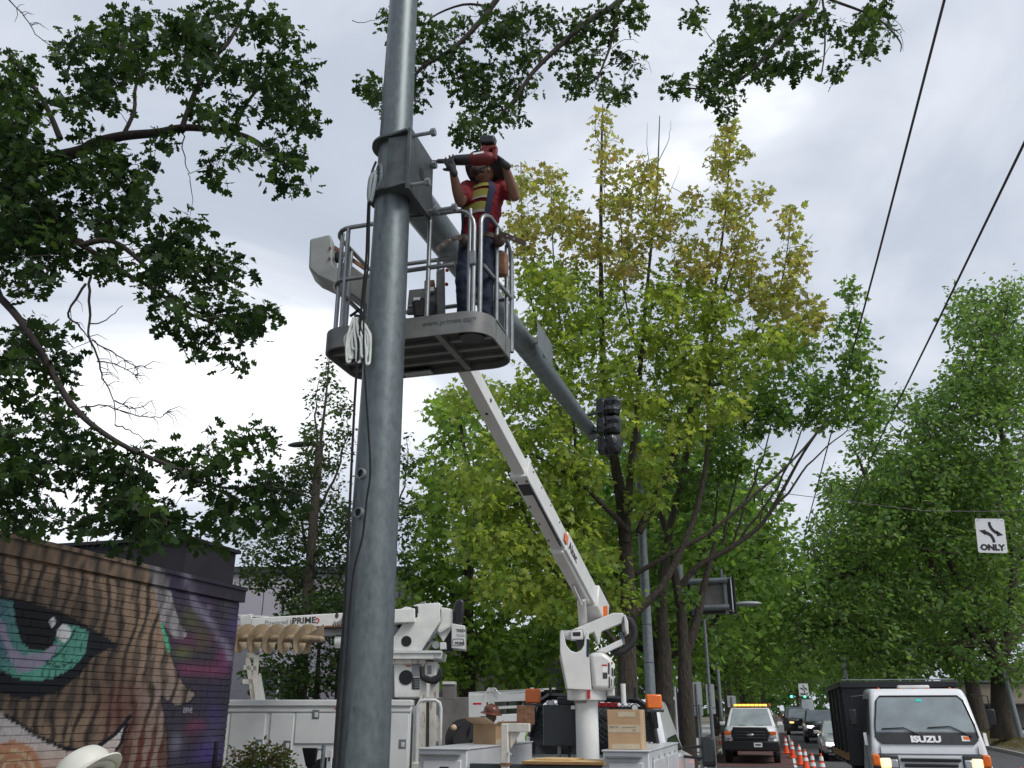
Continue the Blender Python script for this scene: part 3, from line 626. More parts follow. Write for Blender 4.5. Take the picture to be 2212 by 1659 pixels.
# crossarm post at the tail
z5 = zc(1300, 2150, 4.916)
ps = MB().box((-2.815, 9.53, 1.12), (.075, .075, 1.14)).obj('rack_post', M['rustwhite'], bevel=.006, **kw)
MB().box((-2.70, 9.53, 1.655), (.30, .06, .085)).obj('rack_bar', M['rustwhite'], ps, world=True, bevel=.006)
MB().box((-2.815, 9.53, 1.30), (.09, .09, .03)).obj('rust_collar', M['rust'], ps, world=True)
MB().box((-2.62, 9.62, 1.78), (.19, .02, .19)).obj('rack_plate', M['rust'], ps, world=True)
MB().tube([(-2.77, 9.49, 1.42), (-2.74, 9.47, 1.41), (-2.72, 9.46, 1.39)], .01, 8).obj('pin_handle', M['chrome'], ps, world=True)
MB().slab([(-2.76, 9.53, 1.61), (-2.66, 9.53, 1.61), (-2.76, 9.53, 1.45)], (0, .03, 0)).obj('gusset', M['rustwhite'], ps, world=True)
# cab
cy0 = 12.4; cx = -2.45
MB().slab([(cx - 1.0, y, z) for y, z in ((cy0, .55), (cy0 + 2.2, .55), (cy0 + 3.4, .6), (cy0 + 3.4, 1.15), (cy0 + 2.1, 1.27), (cy0, 1.27))], (2.0, 0, 0)).obj('cab_body', M['carwhite'], bevel=.05, **kw)
lo = [(cx - .98, cy0, 1.25), (cx + .98, cy0, 1.25), (cx + .98, cy0 + 2.1, 1.25), (cx - .98, cy0 + 2.1, 1.25)]; hi = [(cx - .86, cy0 + .1, 1.97), (cx + .86, cy0 + .1, 1.97), (cx + .82, cy0 + 1.35, 1.97), (cx - .82, cy0 + 1.35, 1.97)]
gh = MB().hull8(lo, hi).obj('cab_roof', M['carwhite'], bevel=.07, seg=3, **kw)
MB().slab([(cx - .90, cy0 - .004, 1.28), (cx + .90, cy0 - .004, 1.28), (cx + .80, cy0 + .082, 1.88), (cx - .80, cy0 + .082, 1.88)], (0, -.012, 0)).obj('rear_window', M['glass'], gh, world=True)
for s in (-1, 1): MB().slab([(cx + s * .975, cy0 + .25, 1.3), (cx + s * .975, cy0 + 1.75, 1.3), (cx + s * .80, cy0 + 1.25, 1.88), (cx + s * .80, cy0 + .3, 1.88)], (s * .012, 0, 0)).obj('side_window', M['glass'], gh, world=True)
MB().box((cx + .16, cy0 + .06, 1.90), (.36, .05, .06)).obj('brake_lamp', M['taillit'], gh, world=True, bevel=.01)
for (a, b) in (((1.0, cy0 + 1.75, 1.32), (1.26, cy0 + 1.7, 1.34)), ((1.0, cy0 + 1.75, 1.2), (1.26, cy0 + 1.7, 1.18))): MB().tube([(cx + a[0], a[1], a[2]), (cx + b[0], b[1], b[2])], .02, 8).obj('mirror_arm', M['black'], **kw)
mr = MB().box((cx + 1.36, cy0 + 1.68, 1.27), (.2, .09, .40)).obj('mirror_head', M['black'], bevel=.03, **kw)
MB().box((cx + 1.36, cy0 + 1.632, 1.29), (.15, .006, .30)).obj('mirror_glass', M['glass'], mr, world=True)
# headache rack with mesh
z6 = zc(1650, 2150, 4.022)
rk = [(160, 800), (295, 345), (400, 278), (750, 288), (1100, 308), (1530, 328), (1690, 440), (1790, 950)]
DR = 11.75; rp_ = [Vector(P(*z6(*q), DR)) for q in rk]
rack = MB().tube(rp_, .042, 4).obj('headache_rack', M['black'], smooth=0, **kw)
mesh = MB(); poly = [z6(*q) for q in rk]
xs = [p[0] for p in poly]; ys_ = [p[1] for p in poly]; pa, pb = np.array(xs), np.array(ys_)
x0, x1, y0, y1 = pa.min(), pa.max(), pb.min(), pb.max()
for sgn in (1, -1):
    for c in np.arange(-200, 700, 14.5):
        run = []
        for t in np.linspace(0, 1, 60):
            py = y0 + (y1 - y0) * t; px = x0 + c + sgn * (py - y0) * 1.25 + (0 if sgn > 0 else 60)
            if inpoly(np.array([px]), np.array([py]), poly)[0]: run.append((px, py))
            elif len(run) > 1: break
            else: run = []
        if len(run) > 1: mesh.tube([P(*run[0], DR), P(*run[-1], DR)], .0045, 4)
mo = mesh.obj('mesh_guard', M['black'], rack, world=True); mo['kind'] = 'stuff'
for (q, cx_) in (((425, 370), 1), ((1503, 425), 1)):
    c = Vector(P(*z6(*q), DR - .1)); MB().cyl(c, c + HD * .07, .045, 16).obj('work_lamp', M['black'], rack, world=True)
    MB().cyl(c - HD * .004, c, .036, 16).obj('lamp_lens', M['headclear'], rack, world=True)
for q in ((420, 220), (1505, 260)):
    c = Vector(P(*z6(*q), DR)); MB().beam(c - Vector((0, 0, .09)), c + Vector((0, 0, .09)), .03, .03, upd=(1, 0, 0)).obj('rack_stake', M['black'], rack, world=True)
for q in ((195, 275), (1743, 348)):
    c = Vector(P(*z6(*q), DR - .15)); b = MB().box(c, (.19, .14, .17), rz=A).obj('beacon', M['amber'], bevel=.02, **kw)
    MB().box(c - Vector((0, 0, .105)), (.22, .17, .035), rz=A).obj('beacon_base', M['dgrey'], b, world=True, bevel=.008)
    MB().tube([c - Vector((0, 0, .11)), c - Vector((0, -.12, .3))], .03, 6).obj('beacon_bracket', M['black'], b, world=True)
# valve box left of the pedestal
c = Vector(P(*z6(575, 650), 11.35)); vb = MB().box(c, (.46, .35, .46), rz=A).obj('valve_box', M['dgrey'], bevel=.012, **kw)
MB().cyl(c + Vector((-.08, -.19, .11)), c + Vector((-.08, -.2, .11)), .016, 12).obj('box_knob', M['alu'], vb, world=True)
MB().box(c + Vector((.24, -.1, .1)), (.03, .05, .05)).obj('box_hinge', M['alu'], vb, world=True)
MB().tube([c + Vector((-.02, -.1, -.2)), c + Vector((-.02, -.1, -.42))], .022, 8).obj('box_fitting', M['alu'], vb, world=True)
MB().tube([c + Vector((.1, -.1, -.2)), c + Vector((.1, -.1, -.5))], .015, 8).obj('box_hose', M['rubber'], vb, world=True)
MB().box(c + Vector((.06, 0, .27)), (.2, .2, .1)).obj('box_manifold', M['black'], vb, world=True, bevel=.02)
# pedestal and turret
pc = Vector(P(1268, 1560, 11.0)); pd = MB().tube([(pc.x, pc.y, .6), (pc.x, pc.y, 2.0)], .132, 32).obj('pedestal', M['body_white'], **kw)
MB().box((pc.x - .04, pc.y - .133, 1.93), (.14, .006, .05)).obj('data_plate', M['grey'], pd, world=True)
MB().box((pc.x - .145, pc.y - .06, 1.86), (.05, .04, .04)).obj('pedestal_lug', M['white'], pd, world=True)
z8 = zc(1700, 1700, 2.764); DT = 10.85
b0 = Vector(P(*z8(470, 1420), DT + .15)); MB().lathe([(.19, -.07), (.23, -.06), (.23, .05), (.2, .07)], b0, 32).obj('slew_ring', M['white'], **kw)
MB().box(b0 + Vector((.07, -.235, 0)), (.035, .008, .1)).obj('warning_decal', M['red'], **kw)
MB().box(b0 + Vector((.30, -.05, .03)), (.08, .08, .1)).obj('slew_motor', M['white'], bevel=.01, **kw)
MB().cyl(b0 + Vector((.42, .1, .12)), b0 + Vector((.42, .1, -.1)), .03, 10).obj('hydraulic_post', M['white'], **kw)
ear = [(235, 880), (246, 850), (262, 862), (290, 985), (330, 1035), (380, 1050), (425, 1025), (447, 985), (460, 880), (474, 858), (488, 880), (492, 1060), (515, 1382), (300, 1372), (236, 1045)]
tp = pz(z8, ear, DT - .10)
tu = MB().slab(tp, HD * .05).obj('turret', M['white'], bevel=.008, **kw)
MB().slab(pz(z8, ear, DT + .36), HD * .05).obj('turret_cheek', M['white'], tu, world=True, bevel=.008)
MB().slab(pz(z8, [(242, 1062), (486, 1075), (508, 1376), (304, 1368)], DT - .05), HD * .40).obj('turret_core', M['white'], tu, world=True)
cv = MB().slab(pz(z8, [(496, 1052), (620, 1043), (680, 1092), (722, 1150), (728, 1380), (522, 1382)], DT - .12), HD * .46).obj('turret_cover', M['white'], tu, world=True, bevel=.05, seg=3)
dc = [((605, 1155, 650, 1170), 'red'), ((607, 1172, 650, 1225), 'signwhite'), ((612, 1228, 652, 1280), 'ink'), ((658, 1140, 672, 1240), 'ink'), ((690, 1185, 702, 1255), 'ink'), ((708, 1190, 720, 1258), 'navy'), ((664, 1265, 676, 1365), 'ink'), ((684, 1285, 692, 1345), 'ink'), ((712, 1275, 722, 1348), 'navy'), ((688, 1132, 700, 1150), 'red')]
for (a, b_, c_, d_), m_ in dc:
    MB().slab(pz(z8, [(a, b_), (c_, b_), (c_, d_), (a, d_)], DT - .1235), HD * .003).obj('decal', M[m_], cv, world=True)
MB().slab(pz(z8, [(470, 930), (492, 935), (490, 1090), (468, 1085)], DT - .104), HD * .003).obj('decal', M['navy'], tu, world=True)
MB().tube(pz(z8, [(246, 895), (330, 895)], DT + .1), .055, 16).obj('pivot_pin', M['white'], tu, world=True)
MB().tube(pz(z8, [(252, 940), (275, 1000), (320, 1040), (370, 1048)], DT + .1), .022, 8).obj('hydraulic_hose', M['rubber'], tu, world=True)
MB().slab(pz(z8, [(375, 940), (440, 940), (420, 1010), (400, 1025)], DT + .05), HD * .1).obj('inner_link', M['black'], tu, world=True)
# riser links
rl = MB().slab(pz(z8, [(326, 856), (432, 850), (440, 935), (330, 940)], DT), HD * .16).obj('riser_head', M['white'], bevel=.012, **kw)
MB().slab(pz(z8, [(345, 872), (415, 868), (415, 905), (350, 905)], DT - .003), HD * .01).obj('riser_opening', M['black'], rl, world=True)
MB().slab(pz(z8, [(330, 852), (705, 700), (785, 700), (800, 716), (778, 792), (602, 862), (584, 978), (570, 975), (536, 868), (442, 912), (440, 880), (432, 850)], DT + .05), HD * .22).obj('upper_riser', M['white'], bevel=.012, **kw)
MB().slab(pz(z8, [(546, 1040), (780, 928), (790, 985), (640, 1055)], DT + .08), HD * .14).obj('lower_riser', M['white'], bevel=.012, **kw)
MB().slab(pz(z8, [(796, 722), (808, 712), (836, 775), (842, 885), (828, 894), (806, 840)], DT + .02), HD * .28).obj('end_bracket', M['white'], bevel=.01, **kw)
MB().tube(pz(z8, [(790, 745), (850, 765), (888, 830), (893, 900), (868, 975), (800, 1035), (720, 1052), (690, 1040)], DT + .2), .042, 10).obj('hose_loop', M['rubber'], **kw)
MB().tube(pz(z8, [(780, 870), (785, 980)], DT + .2), .03, 8).obj('link_rod', M['galv_plain'], **kw)
# boom
BB0 = Vector(P(1287, 1318, 11.25)); BB1 = Vector(P(992, 764, 7.25))
def bp(t): return BB0 + (BB1 - BB0) * t
ts = np.linspace(0, 1, 400); py = np.array([proj(bp(t))[1] for t in ts]); tj = ts[np.argmin(abs(py - 1012))]; tm = ts[np.argmin(abs(py - 1165))]
outer = MB().beam(bp(0.0), bp(tj), .165, .21).obj('boom_outer', M['white'], bevel=.008, **kw)
inner = MB().beam(bp(tj - .02), bp(1.0), .125, .155).obj('boom_inner', M['white'], bevel=.006, **kw)
bd = (BB1 - BB0).normalized(); bs = bd.cross(Vector((0, 0, 1))).normalized(); bu = bs.cross(bd)
MB().beam(bp(tj - .012), bp(tj + .002), .185, .235).obj('boom_collar', M['white'], outer, world=True, bevel=.006)
MB().beam(bp(.02), bp(.34), .19, .245).obj('boom_sleeve', M['white'], outer, world=True, bevel=.01)
MB().beam(bp(.10) - bu * .135, bp(.34) - bu * .13, .13, .08, .13, .05).obj('boom_saddle', M['white'], outer, world=True, bevel=.02)
MB().beam(bp(tj - .07) - bu * .107, bp(tj - .03) - bu * .107, .12, .004).obj('wear_pad', M['black'], outer, world=True)
for t in (.38, .45, .52, tj - .02, tj - .012):
    for s in (-1, 1): c = bp(t) - bu * .105 + bs * .055 * s; MB().cyl(c, c - bu * .008, .012, 8).obj('bolt', M['dgrey'], outer, world=True)
c = bp(.27) - bs * .0965
text('lettering', 'Altec', .15, c - bu * .055 - bs * .001 + bd * .25, -bd, bu, M['ink'], outer, ext=.001, bold=.004, world=True)
MB().slab([c - bs * .001 + bd * x + bu * z for x, z in ((.3, -.05), (.42, -.05), (.42, .06), (.3, .06))], -bs * .001).obj('decal', M['amber'], outer, world=True)
for t in (.40, .47, .54, .60):
    q = bp(t) - bs * .083 + bu * .06; MB().cyl(q, q - bs * .006, .010, 8).obj('bolt', M['dgrey'], outer, world=True)
MB().tube([bp(.36) - bs * .06 - bu * .125, bp(.5) - bs * .06 - bu * .118, bp(tj - .03) - bs * .06 - bu * .118], .012, 6).obj('boom_hose', M['rubber'], outer, world=True)
c = bp(.86) - bs * .0635; MB().cyl(c, c - bs * .004, .02, 12).obj('boom_port', M['dgrey'], inner, world=True)
c = bp(.84) - bu * .078; MB().cyl(c, c - bu * .004, .016, 12).obj('boom_port', M['dgrey'], inner, world=True)
MB().tube([bp(.13) - bu * .17, BB0 + Vector((-.16, .0, -.30))], .055, 16).obj('lift_cylinder', M['white'], **kw)
MB().tube([bp(.20) - bu * .17, bp(.12) - bu * .21], .026, 12).obj('cylinder_rod', M['chrome'], **kw)
MB().beam(BB0 - bd * .15, BB0 + bd * .35, .26, .30).obj('boom_heel', M['white'], bevel=.02, **kw)
c = BB0 + Vector((.14, -.12, -.05)); MB().box(c, (.05, .05, .16)).obj('tip_cone', M['amber'], **kw)
# ---- work platform
PX0, PX1, PY0, PY1, PZ = -3.33, -1.885, 5.86, 6.67, 4.55
pf = MB(); RC = .20
def rrect(x0, x1, y0, y1, r, n=7):
    o = []
    for cx_, cy_, a0 in ((x1 - r, y0 + r, -90), (x1 - r, y1 - r, 0), (x0 + r, y1 - r, 90), (x0 + r, y0 + r, 180)):
        for k in range(n): a = math.radians(a0 + 90 * k / (n - 1)); o.append((cx_ + r * math.cos(a), cy_ + r * math.sin(a)))
    return o
ro = rrect(PX0, PX1, PY0, PY1, RC); ri = rrect(PX0 + .015, PX1 - .015, PY0 + .015, PY1 - .015, RC - .015); m = len(ro)
V = [(x, y, PZ) for x, y in ro] + [(x, y, PZ + .175) for x, y in ro] + [(x, y, PZ + .175) for x, y in ri] + [(x, y, PZ) for x, y in ri]
Fs = [(a * m + i, a * m + (i + 1) % m, ((a + 1) % 4) * m + (i + 1) % m, ((a + 1) % 4) * m + i) for a in range(4) for i in range(m)]
plat = MB().add(V, Fs).obj('platform', M['pan'], **kw)
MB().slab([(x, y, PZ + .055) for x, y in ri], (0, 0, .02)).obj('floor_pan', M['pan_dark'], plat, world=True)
for x in (-3.02, -2.30):
    MB().box((x, (PY0 + PY1) / 2, PZ + .03), (.05, PY1 - PY0 - .035, .05)).obj('underside_rib', M['pan'], plat, world=True)
for y in (PY0 + .24, PY0 + .44, PY0 + .62):
    MB().box(((PX0 + PX1) / 2, y, PZ + .044), (PX1 - PX0 - .04, .045, .022)).obj('underside_rib', M['pan'], plat, world=True)
MB().box((-2.75, PY1 - .06, PZ + .012), (.26, .09, .02)).obj('underside_bracket', M['alu'], plat, world=True, bevel=.004)
MB().cyl((-2.06, PY0 + .16, PZ + .06), (-2.06, PY0 + .16, PZ + .01), .10, 16).obj('underside_hatch', M['black'], plat, world=True)
text('lettering', 'www.primee.com', .062, (-2.42, PY0 - .001, PZ + .085), (1, 0, 0), (0, 0, 1), M['galv_dark'], plat, ext=.0006, bold=.0008, world=True)
for a in ((PX1 - .004, PY0 + .23, PZ + .09), (PX1 - .004, PY0 + .5, PZ + .09)): MB().box(a, (.012, .006, .165)).obj('gate_seam', M['dgrey'], plat, world=True)
MB().box((PX1 + .003, PY0 + .365, PZ + .176), (.012, .27, .01)).obj('gate_sill', M['alu'], plat, world=True)
RR = .0195; ZT = 5.66; ZM = 5.17; xl, xr, yn, yf = PX0 + .04, PX1 - .03, PY0 + .035, PY1 - .04
def arc(c, u, v, r, a0, a1, n=6): return [Vector(c) + Vector(u) * r * math.cos(t) + Vector(v) * r * math.sin(t) for t in np.linspace(math.radians(a0), math.radians(a1), n)]
X_, Y_, Zv = (1, 0, 0), (0, 1, 0), (0, 0, 1)
def rail(pts): MB().tube(pts, RR, 10).obj('rail', M['alu'], plat, world=True)
rr = .17
# near long side and the end beyond the pole; bends down at the gate
rail([(xl, yf, ZT)] + arc((xl + rr, yn + rr, ZT), X_, Y_, rr, 180, 270) + arc((xr - .10 - rr, yn, ZT - rr), X_, Zv, rr, 90, 0) + [(xr - .10, yn, PZ + .12)])
rail([(xl - .0, yf, ZM)] + arc((xl + rr, yn + rr, ZM), X_, Y_, rr, 180, 270) + [(xr - .26, yn, ZM)])
# gate end
rail([(xr - .06, yn + .05, PZ + .12), (xr - .06, yn + .05, ZT - .12)] + arc((xr - .02, yn + .17, ZT - .12), (-.04 / .12, -1, 0), Zv, .12, 0, 90) + [(xr, yf - .25, ZT)] + arc((xr, yf - .15, ZT - .15), Y_, Zv, .15, 90, 0) + [(xr, yf, PZ + .12)])
rail([(xr - .05, yn + .08, ZM), (xr, yf, ZM)])
# far long side
rail([(xl, yf, PZ + .12), (xl, yf, ZT - .15)] + arc((xl + .15, yf, ZT - .15), (-1, 0, 0), Zv, .15, 0, 90) + arc((xr - .15, yf + .012, ZT - .15), X_, Zv, .15, 90, 0) + [(xr, yf + .012, PZ + .12)])
rail([(xl, yf, ZM), (xr, yf, ZM)])
for x, y in ((xl + .06, yn + .07), (xl + .15, yn), (xl, yn + .36), (-2.40, yn), (-2.05, yn), (xr - .01, yn + .33), (xr - .02, yf - .08), (-2.6, yf), (-2.95, yf)):
    MB().tube([(x, y, PZ + .1), (x, y, ZT - .004)], RR * .95, 10).obj('post', M['alu'], plat, world=True)
MB().box((xr - .10, yn - .022, ZM + .02), (.05, .03, .12)).obj('gate_latch', M['galv_plain'], plat, world=True, bevel=.006)
MB().box((xr - .02, yf - .22, ZM + .22), (.10, .07, .22)).obj('hour_box', M['rust'], plat, world=True, bevel=.02)
# control console on the far side
z3 = zc(1250, 750, 3.456); DC = 6.78
MB().slab(pz(z3, [(185, 600), (515, 565), (505, 912), (300, 905), (275, 862), (160, 862)], DC), HD * .04).obj('console_panel', M['pan'], plat, world=True, bevel=.006)
MB().slab(pz(z3, [(485, 405), (575, 350), (582, 870), (540, 915), (492, 915)], DC - .05), HD * .07).obj('console_post', M['pan'], plat, world=True, bevel=.006)
MB().slab(pz(z3, [(355, 495), (465, 487), (462, 570), (352, 575)], DC - .02), HD * .1).obj('console_head', M['rust'], plat, world=True, bevel=.006)
MB().slab(pz(z3, [(390, 572), (462, 566), (460, 615), (392, 620)], DC - .06), HD * .05).obj('console_switch', M['white'], plat, world=True, bevel=.006)
MB().slab(pz(z3, [(235, 685), (310, 680), (312, 740), (235, 745)], DC - .006), HD * .004).obj('console_port', M['signwhite'], plat, world=True)
MB().slab(pz(z3, [(300, 690), (400, 670), (440, 750), (340, 770)], DC - .1), HD * .08).obj('console_valve', M['rubber'], plat, world=True, bevel=.01)
for l in ([(265, 735), (275, 800), (290, 900)], [(330, 735), (318, 820), (320, 900)], [(425, 750), (425, 830), (390, 900)]): MB().tube(pz(z3, l, DC - .08), .04, 8).obj('console_hose', M['rubber'], plat, world=True)
MB().tube(pz(z3, [(170, 790), (505, 752)], DC - .03), .012, 6).obj('console_rod', M['alu'], plat, world=True)
for q in ((605, 385), (600, 540)): MB().ball(P(*z3(*q), DC - .1), .016, 10, 8).obj('control_knob', M['red'], plat, world=True)
# boom-tip fitting with the white cover on the far end
zw = zc(950, 650, 3.0163)
cv = MB().slab(pz(zw, [(112, 335), (300, 288), (312, 300), (318, 325), (332, 335), (332, 545), (345, 590), (400, 640), (412, 720), (408, 805), (330, 760), (230, 712), (180, 690), (100, 615)], 6.95), HD * .26).obj('tip_cover', M['pan'], bevel=.02, **kw)
cv.data.materials[0] = M['coverwhite']
for q in ((308, 427), (302, 528)): c = Vector(P(*zw(*q), 6.945)); MB().cyl(c, c - HD * .01, .012, 8).obj('cover_bolt', M['rust'], cv, world=True)
MB().beam(P(*zw(380, 660), 7.1), P(835, 668, 7.15), .16, .22).obj('tip_arm', M['pan'], bevel=.01, **kw)
MB().beam(P(*zw(350, 420), 7.05), P(*zw(640, 620), 7.05), .03, .03).obj('leveling_rod', M['rust'], **kw)
MB().box(P(*zw(395, 515), 6.98), (.08, .08, .09), rz=.4).obj('tip_hose_block', M['rubber'], bevel=.02, **kw)
MB().beam(P(835, 668, 7.15), P(900, 755, 7.2), .14, .16).obj('tip_elbow', M['white'], bevel=.01, **kw)
MB().beam(P(900, 755, 7.2), BB1, .14, .16).obj('tip_yoke', M['white'], bevel=.01, **kw)
MB().tube([P(*zw(500, 1080), 6.7), P(*zw(545, 1050), 6.7), P(*zw(590, 1010), 6.7)], .012, 6).obj('cable_tail', M['rubber'], plat, world=True)

# things lying on the truck
def cardboard(name, label, loc, rz, sx, sy, sz):
    return thing(name, label, 'box', loc, rz)
ob = thing('cardboard_box', 'open brown cardboard box with flaps up on the truck toolbox', 'box', (-3.40, 11.05, TZ + .017), math.radians(52))
w, l, h, t = .31, .48, .225, .006
for nm, c, d_ in (('side', (0, -l / 2, h / 2), (w, t, h)), ('side', (0, l / 2, h / 2), (w, t, h)), ('side', (-w / 2, 0, h / 2), (t, l - t, h)), ('side', (w / 2, 0, h / 2), (t, l - t, h)), ('bottom', (0, 0, t), (w - t, l - t, t))):
    MB().box(c, d_).obj(nm, M['card'], ob)
for nm, pts in (('flap', [(-w / 2, -l / 2, h), (-w / 2, l / 2, h), (-w / 2 - .15, l / 2, h + .075), (-w / 2 - .15, -l / 2, h + .075)]), ('flap', [(w / 2, -l / 2, h), (w / 2, l / 2, h), (w / 2 + .16, l / 2, h - .01), (w / 2 + .16, -l / 2, h - .01)]), ('flap', [(-w / 2, l / 2, h), (w / 2, l / 2, h), (w / 2, l / 2 + .14, h + .04), (-w / 2, l / 2 + .14, h + .04)]), ('flap', [(-w / 2, -l / 2, h), (w / 2, -l / 2, h), (w / 2, -l / 2 - .06, h + .03), (-w / 2, -l / 2 - .06, h + .03)])):
    MB().slab(pts, (0, 0, .005)).obj(nm, M['card_in'], ob)
MB().box((0, -l / 2 - t / 2 - .001, h - .075), (.075, .002, .15)).obj('tape_strip', M['tape'], ob)
MB().box((0, -l / 2 - t / 2 - .001, .035), (w, .002, .05)).obj('tape_strip', M['tape'], ob)
xo = w / 2 + t / 2 + .0015
MB().box((xo, -.12, .21), (.002, .11, .022)).obj('print_bar', M['ink'], ob); MB().box((xo, -.12, .175), (.002, .11, .03)).obj('print_bar', M['ink'], ob)
MB().tube([(xo, -.175 + .0115 * i, .236 + .010 * math.sin(i * 2.1)) for i in range(10)], .003, 5).obj('print_script', M['ink'], ob)
for k, (a, z_) in enumerate(((.085, .145), (.07, .115), (.09, .10), (.05, .085), (.06, .07), (.045, .055))): MB().box((xo, -.175 + a / 2, z_), (.002, a, .006)).obj('print_line', M['ink'], ob)
MB().box((xo, .06, .2), (.002, .025, .13)).obj('tape_strip', M['tape'], ob); MB().box((xo, .06, .14), (.002, .13, .012)).obj('print_bar', M['tape'], ob)
xb = thing('cardboard_box', 'taped shut brown cardboard box with handwritten label strip on toolbox', 'box', (-1.595, 9.93, TZ + .017), math.radians(4))
w, l, h = .36, .42, .385
MB().box((0, 0, h / 2), (w, l, h)).obj('carton', M['card'], xb, bevel=.004)
MB().box((w / 2 + .0015, -.14, h / 2), (.003, .1, h - .01)).obj('tape_strip', M['card_in'], xb)
MB().box((-.01, -l / 2 - .0015, h * .52), (w - .03, .002, .075)).obj('label_strip', M['tape'], xb)
MB().box((0, -l / 2 - .001, .03), (w * .8, .002, .05)).obj('tape_strip', M['tape'], xb)
MB().box((.02, -l / 2 - .001, h - .045), (w * .5, .002, .05)).obj('tape_strip', M['tape'], xb)
MB().box((w / 2 - .012, -l / 2 - .001, h / 2), (.024, .002, h)).obj('tape_strip', M['card_in'], xb)
text('handwriting', '3002724', .027, (-.165, -l / 2 - .003, h * .535), (1, 0, 0), (0, 0, 1), M['ink'], xb, ext=.0004)
MB().tube([(-.03 + .012 * i, -l / 2 - .003, h * .55 + .006 * math.sin(i * 2.3)) for i in range(13)], .0022, 5).obj('scribble', M['ink'], xb)
text('handwriting', '/24', .03, (.07, -l / 2 - .003, h * .45), (1, 0, 0), (0, 0, 1), M['ink'], xb, ext=.0004)
bo = thing('plywood_board', 'rough plywood board lying across the tail of the bucket truck', 'board', (-2.21, 9.85, 1.30))
MB().box((0, 0, .018), (.86, .60, .028), rz=.03).obj('board', M['wood'], bo, bevel=.003)
MB().box((0, -.302, .018), (.86, .004, .028), rz=.03).obj('board_edge', M['woodedge'], bo)
MB().slab([(-.36, -.1, .034), (.06, -.16, .034), (.12, .2, .034), (-.28, .25, .034)], (0, 0, .015)).obj('offcut', M['wood'], bo)

# ------------------------------------------------------------------ people
def hand(name, mtl, parent, wrist, dirv, palmn, curl, thumbside, spread=.12, scale=1.0, world=True):
    """five-fingered glove: palm from the wrist along dirv, palm facing palmn, fingers bend towards palmn"""
    w = Vector(wrist); d = Vector(dirv).normalized(); n = Vector(palmn); n = (n - d * n.dot(d)).normalized(); s = d.cross(n) * thumbside
    k = scale; mb = MB()
    mb.capsule(w - d * .035 * k, w + d * .02 * k, .029 * k, .031 * k)
    for o_ in (-.026, -.009, .009, .026): mb.capsule(w + d * .02 * k + s * o_ * k * .8, w + d * .085 * k + s * o_ * k, .017 * k, .0145 * k, 8)
    for i, (o_, ln) in enumerate(((-.031, .062), (-.0105, .076), (.0105, .08), (.031, .072))):
        p = w + d * .085 * k + s * o_ * k; sp = s * (o_ / .031 * spread); dd = (d + sp).normalized(); c = 0
        for j, f in enumerate((.42, .33, .25)):
            c += curl * (1 if j else .6); v = dd * math.cos(c) + n * math.sin(c); q = p + v * ln * f * k
            mb.capsule(p, q, (.0105 - .001 * j) * k, (.0097 - .001 * j) * k, 8); p = q
    p = w + d * .025 * k + s * .03 * k
    for j, f in enumerate((.045, .034)):
        v = (s * (.75 - .45 * j) + d * .75 + n * (.25 + .4 * j)).normalized(); q = p + v * f * k; mb.capsule(p, q, (.0135 - .002 * j) * k, (.012 - .002 * j) * k, 8); p = q
    return mb.obj(name, mtl, parent, world=world, remesh=.0055, relax=2)
def head_frame(c, fdir, udir):
    f = Vector(fdir).normalized(); u = Vector(udir); u = (u - f * u.dot(f)).normalized(); s = f.cross(u)
    R = Matrix((s, f, u)).transposed().to_4x4(); return Matrix.Translation(Vector(c)) @ R
def head_shapes(mb, H):                       # x side, y face, z up; centre of skull
    mb.ball((0, 0, 0), (.076, .096, .100), 20, 14, M=None) if False else None
    def b(c, r): mb.ball((0, 0, 0), r, 16, 12, M=H @ Matrix.Translation(Vector(c)))
    b((0, -.005, .02), (.077, .097, .098)); b((0, .03, -.055), (.057, .062, .062)); b((0, .055, -.09), (.03, .03, .026))
    b((0, .098, -.022), (.014, .02, .026)); b((0, .088, .012), (.058, .014, .016)); b((0, .09, -.062), (.026, .012, .012))
    for s in (-1, 1): b((s * .078, -.01, -.018), (.012, .022, .033)); b((s * .04, .072, -.035), (.022, .022, .025))
def face_bits(parent, H, world=True):
    for s in (-1, 1):
        MB().ball((0, 0, 0), .013, 10, 8, M=H @ Matrix.Translation(Vector((s * .031, .082, -.004)))).obj('eye', M['signwhite'], parent, world=world)
        MB().ball((0, 0, 0), .007, 8, 6, M=H @ Matrix.Translation(Vector((s * .031, .092, -.004)))).obj('iris', M['ink'], parent, world=world)
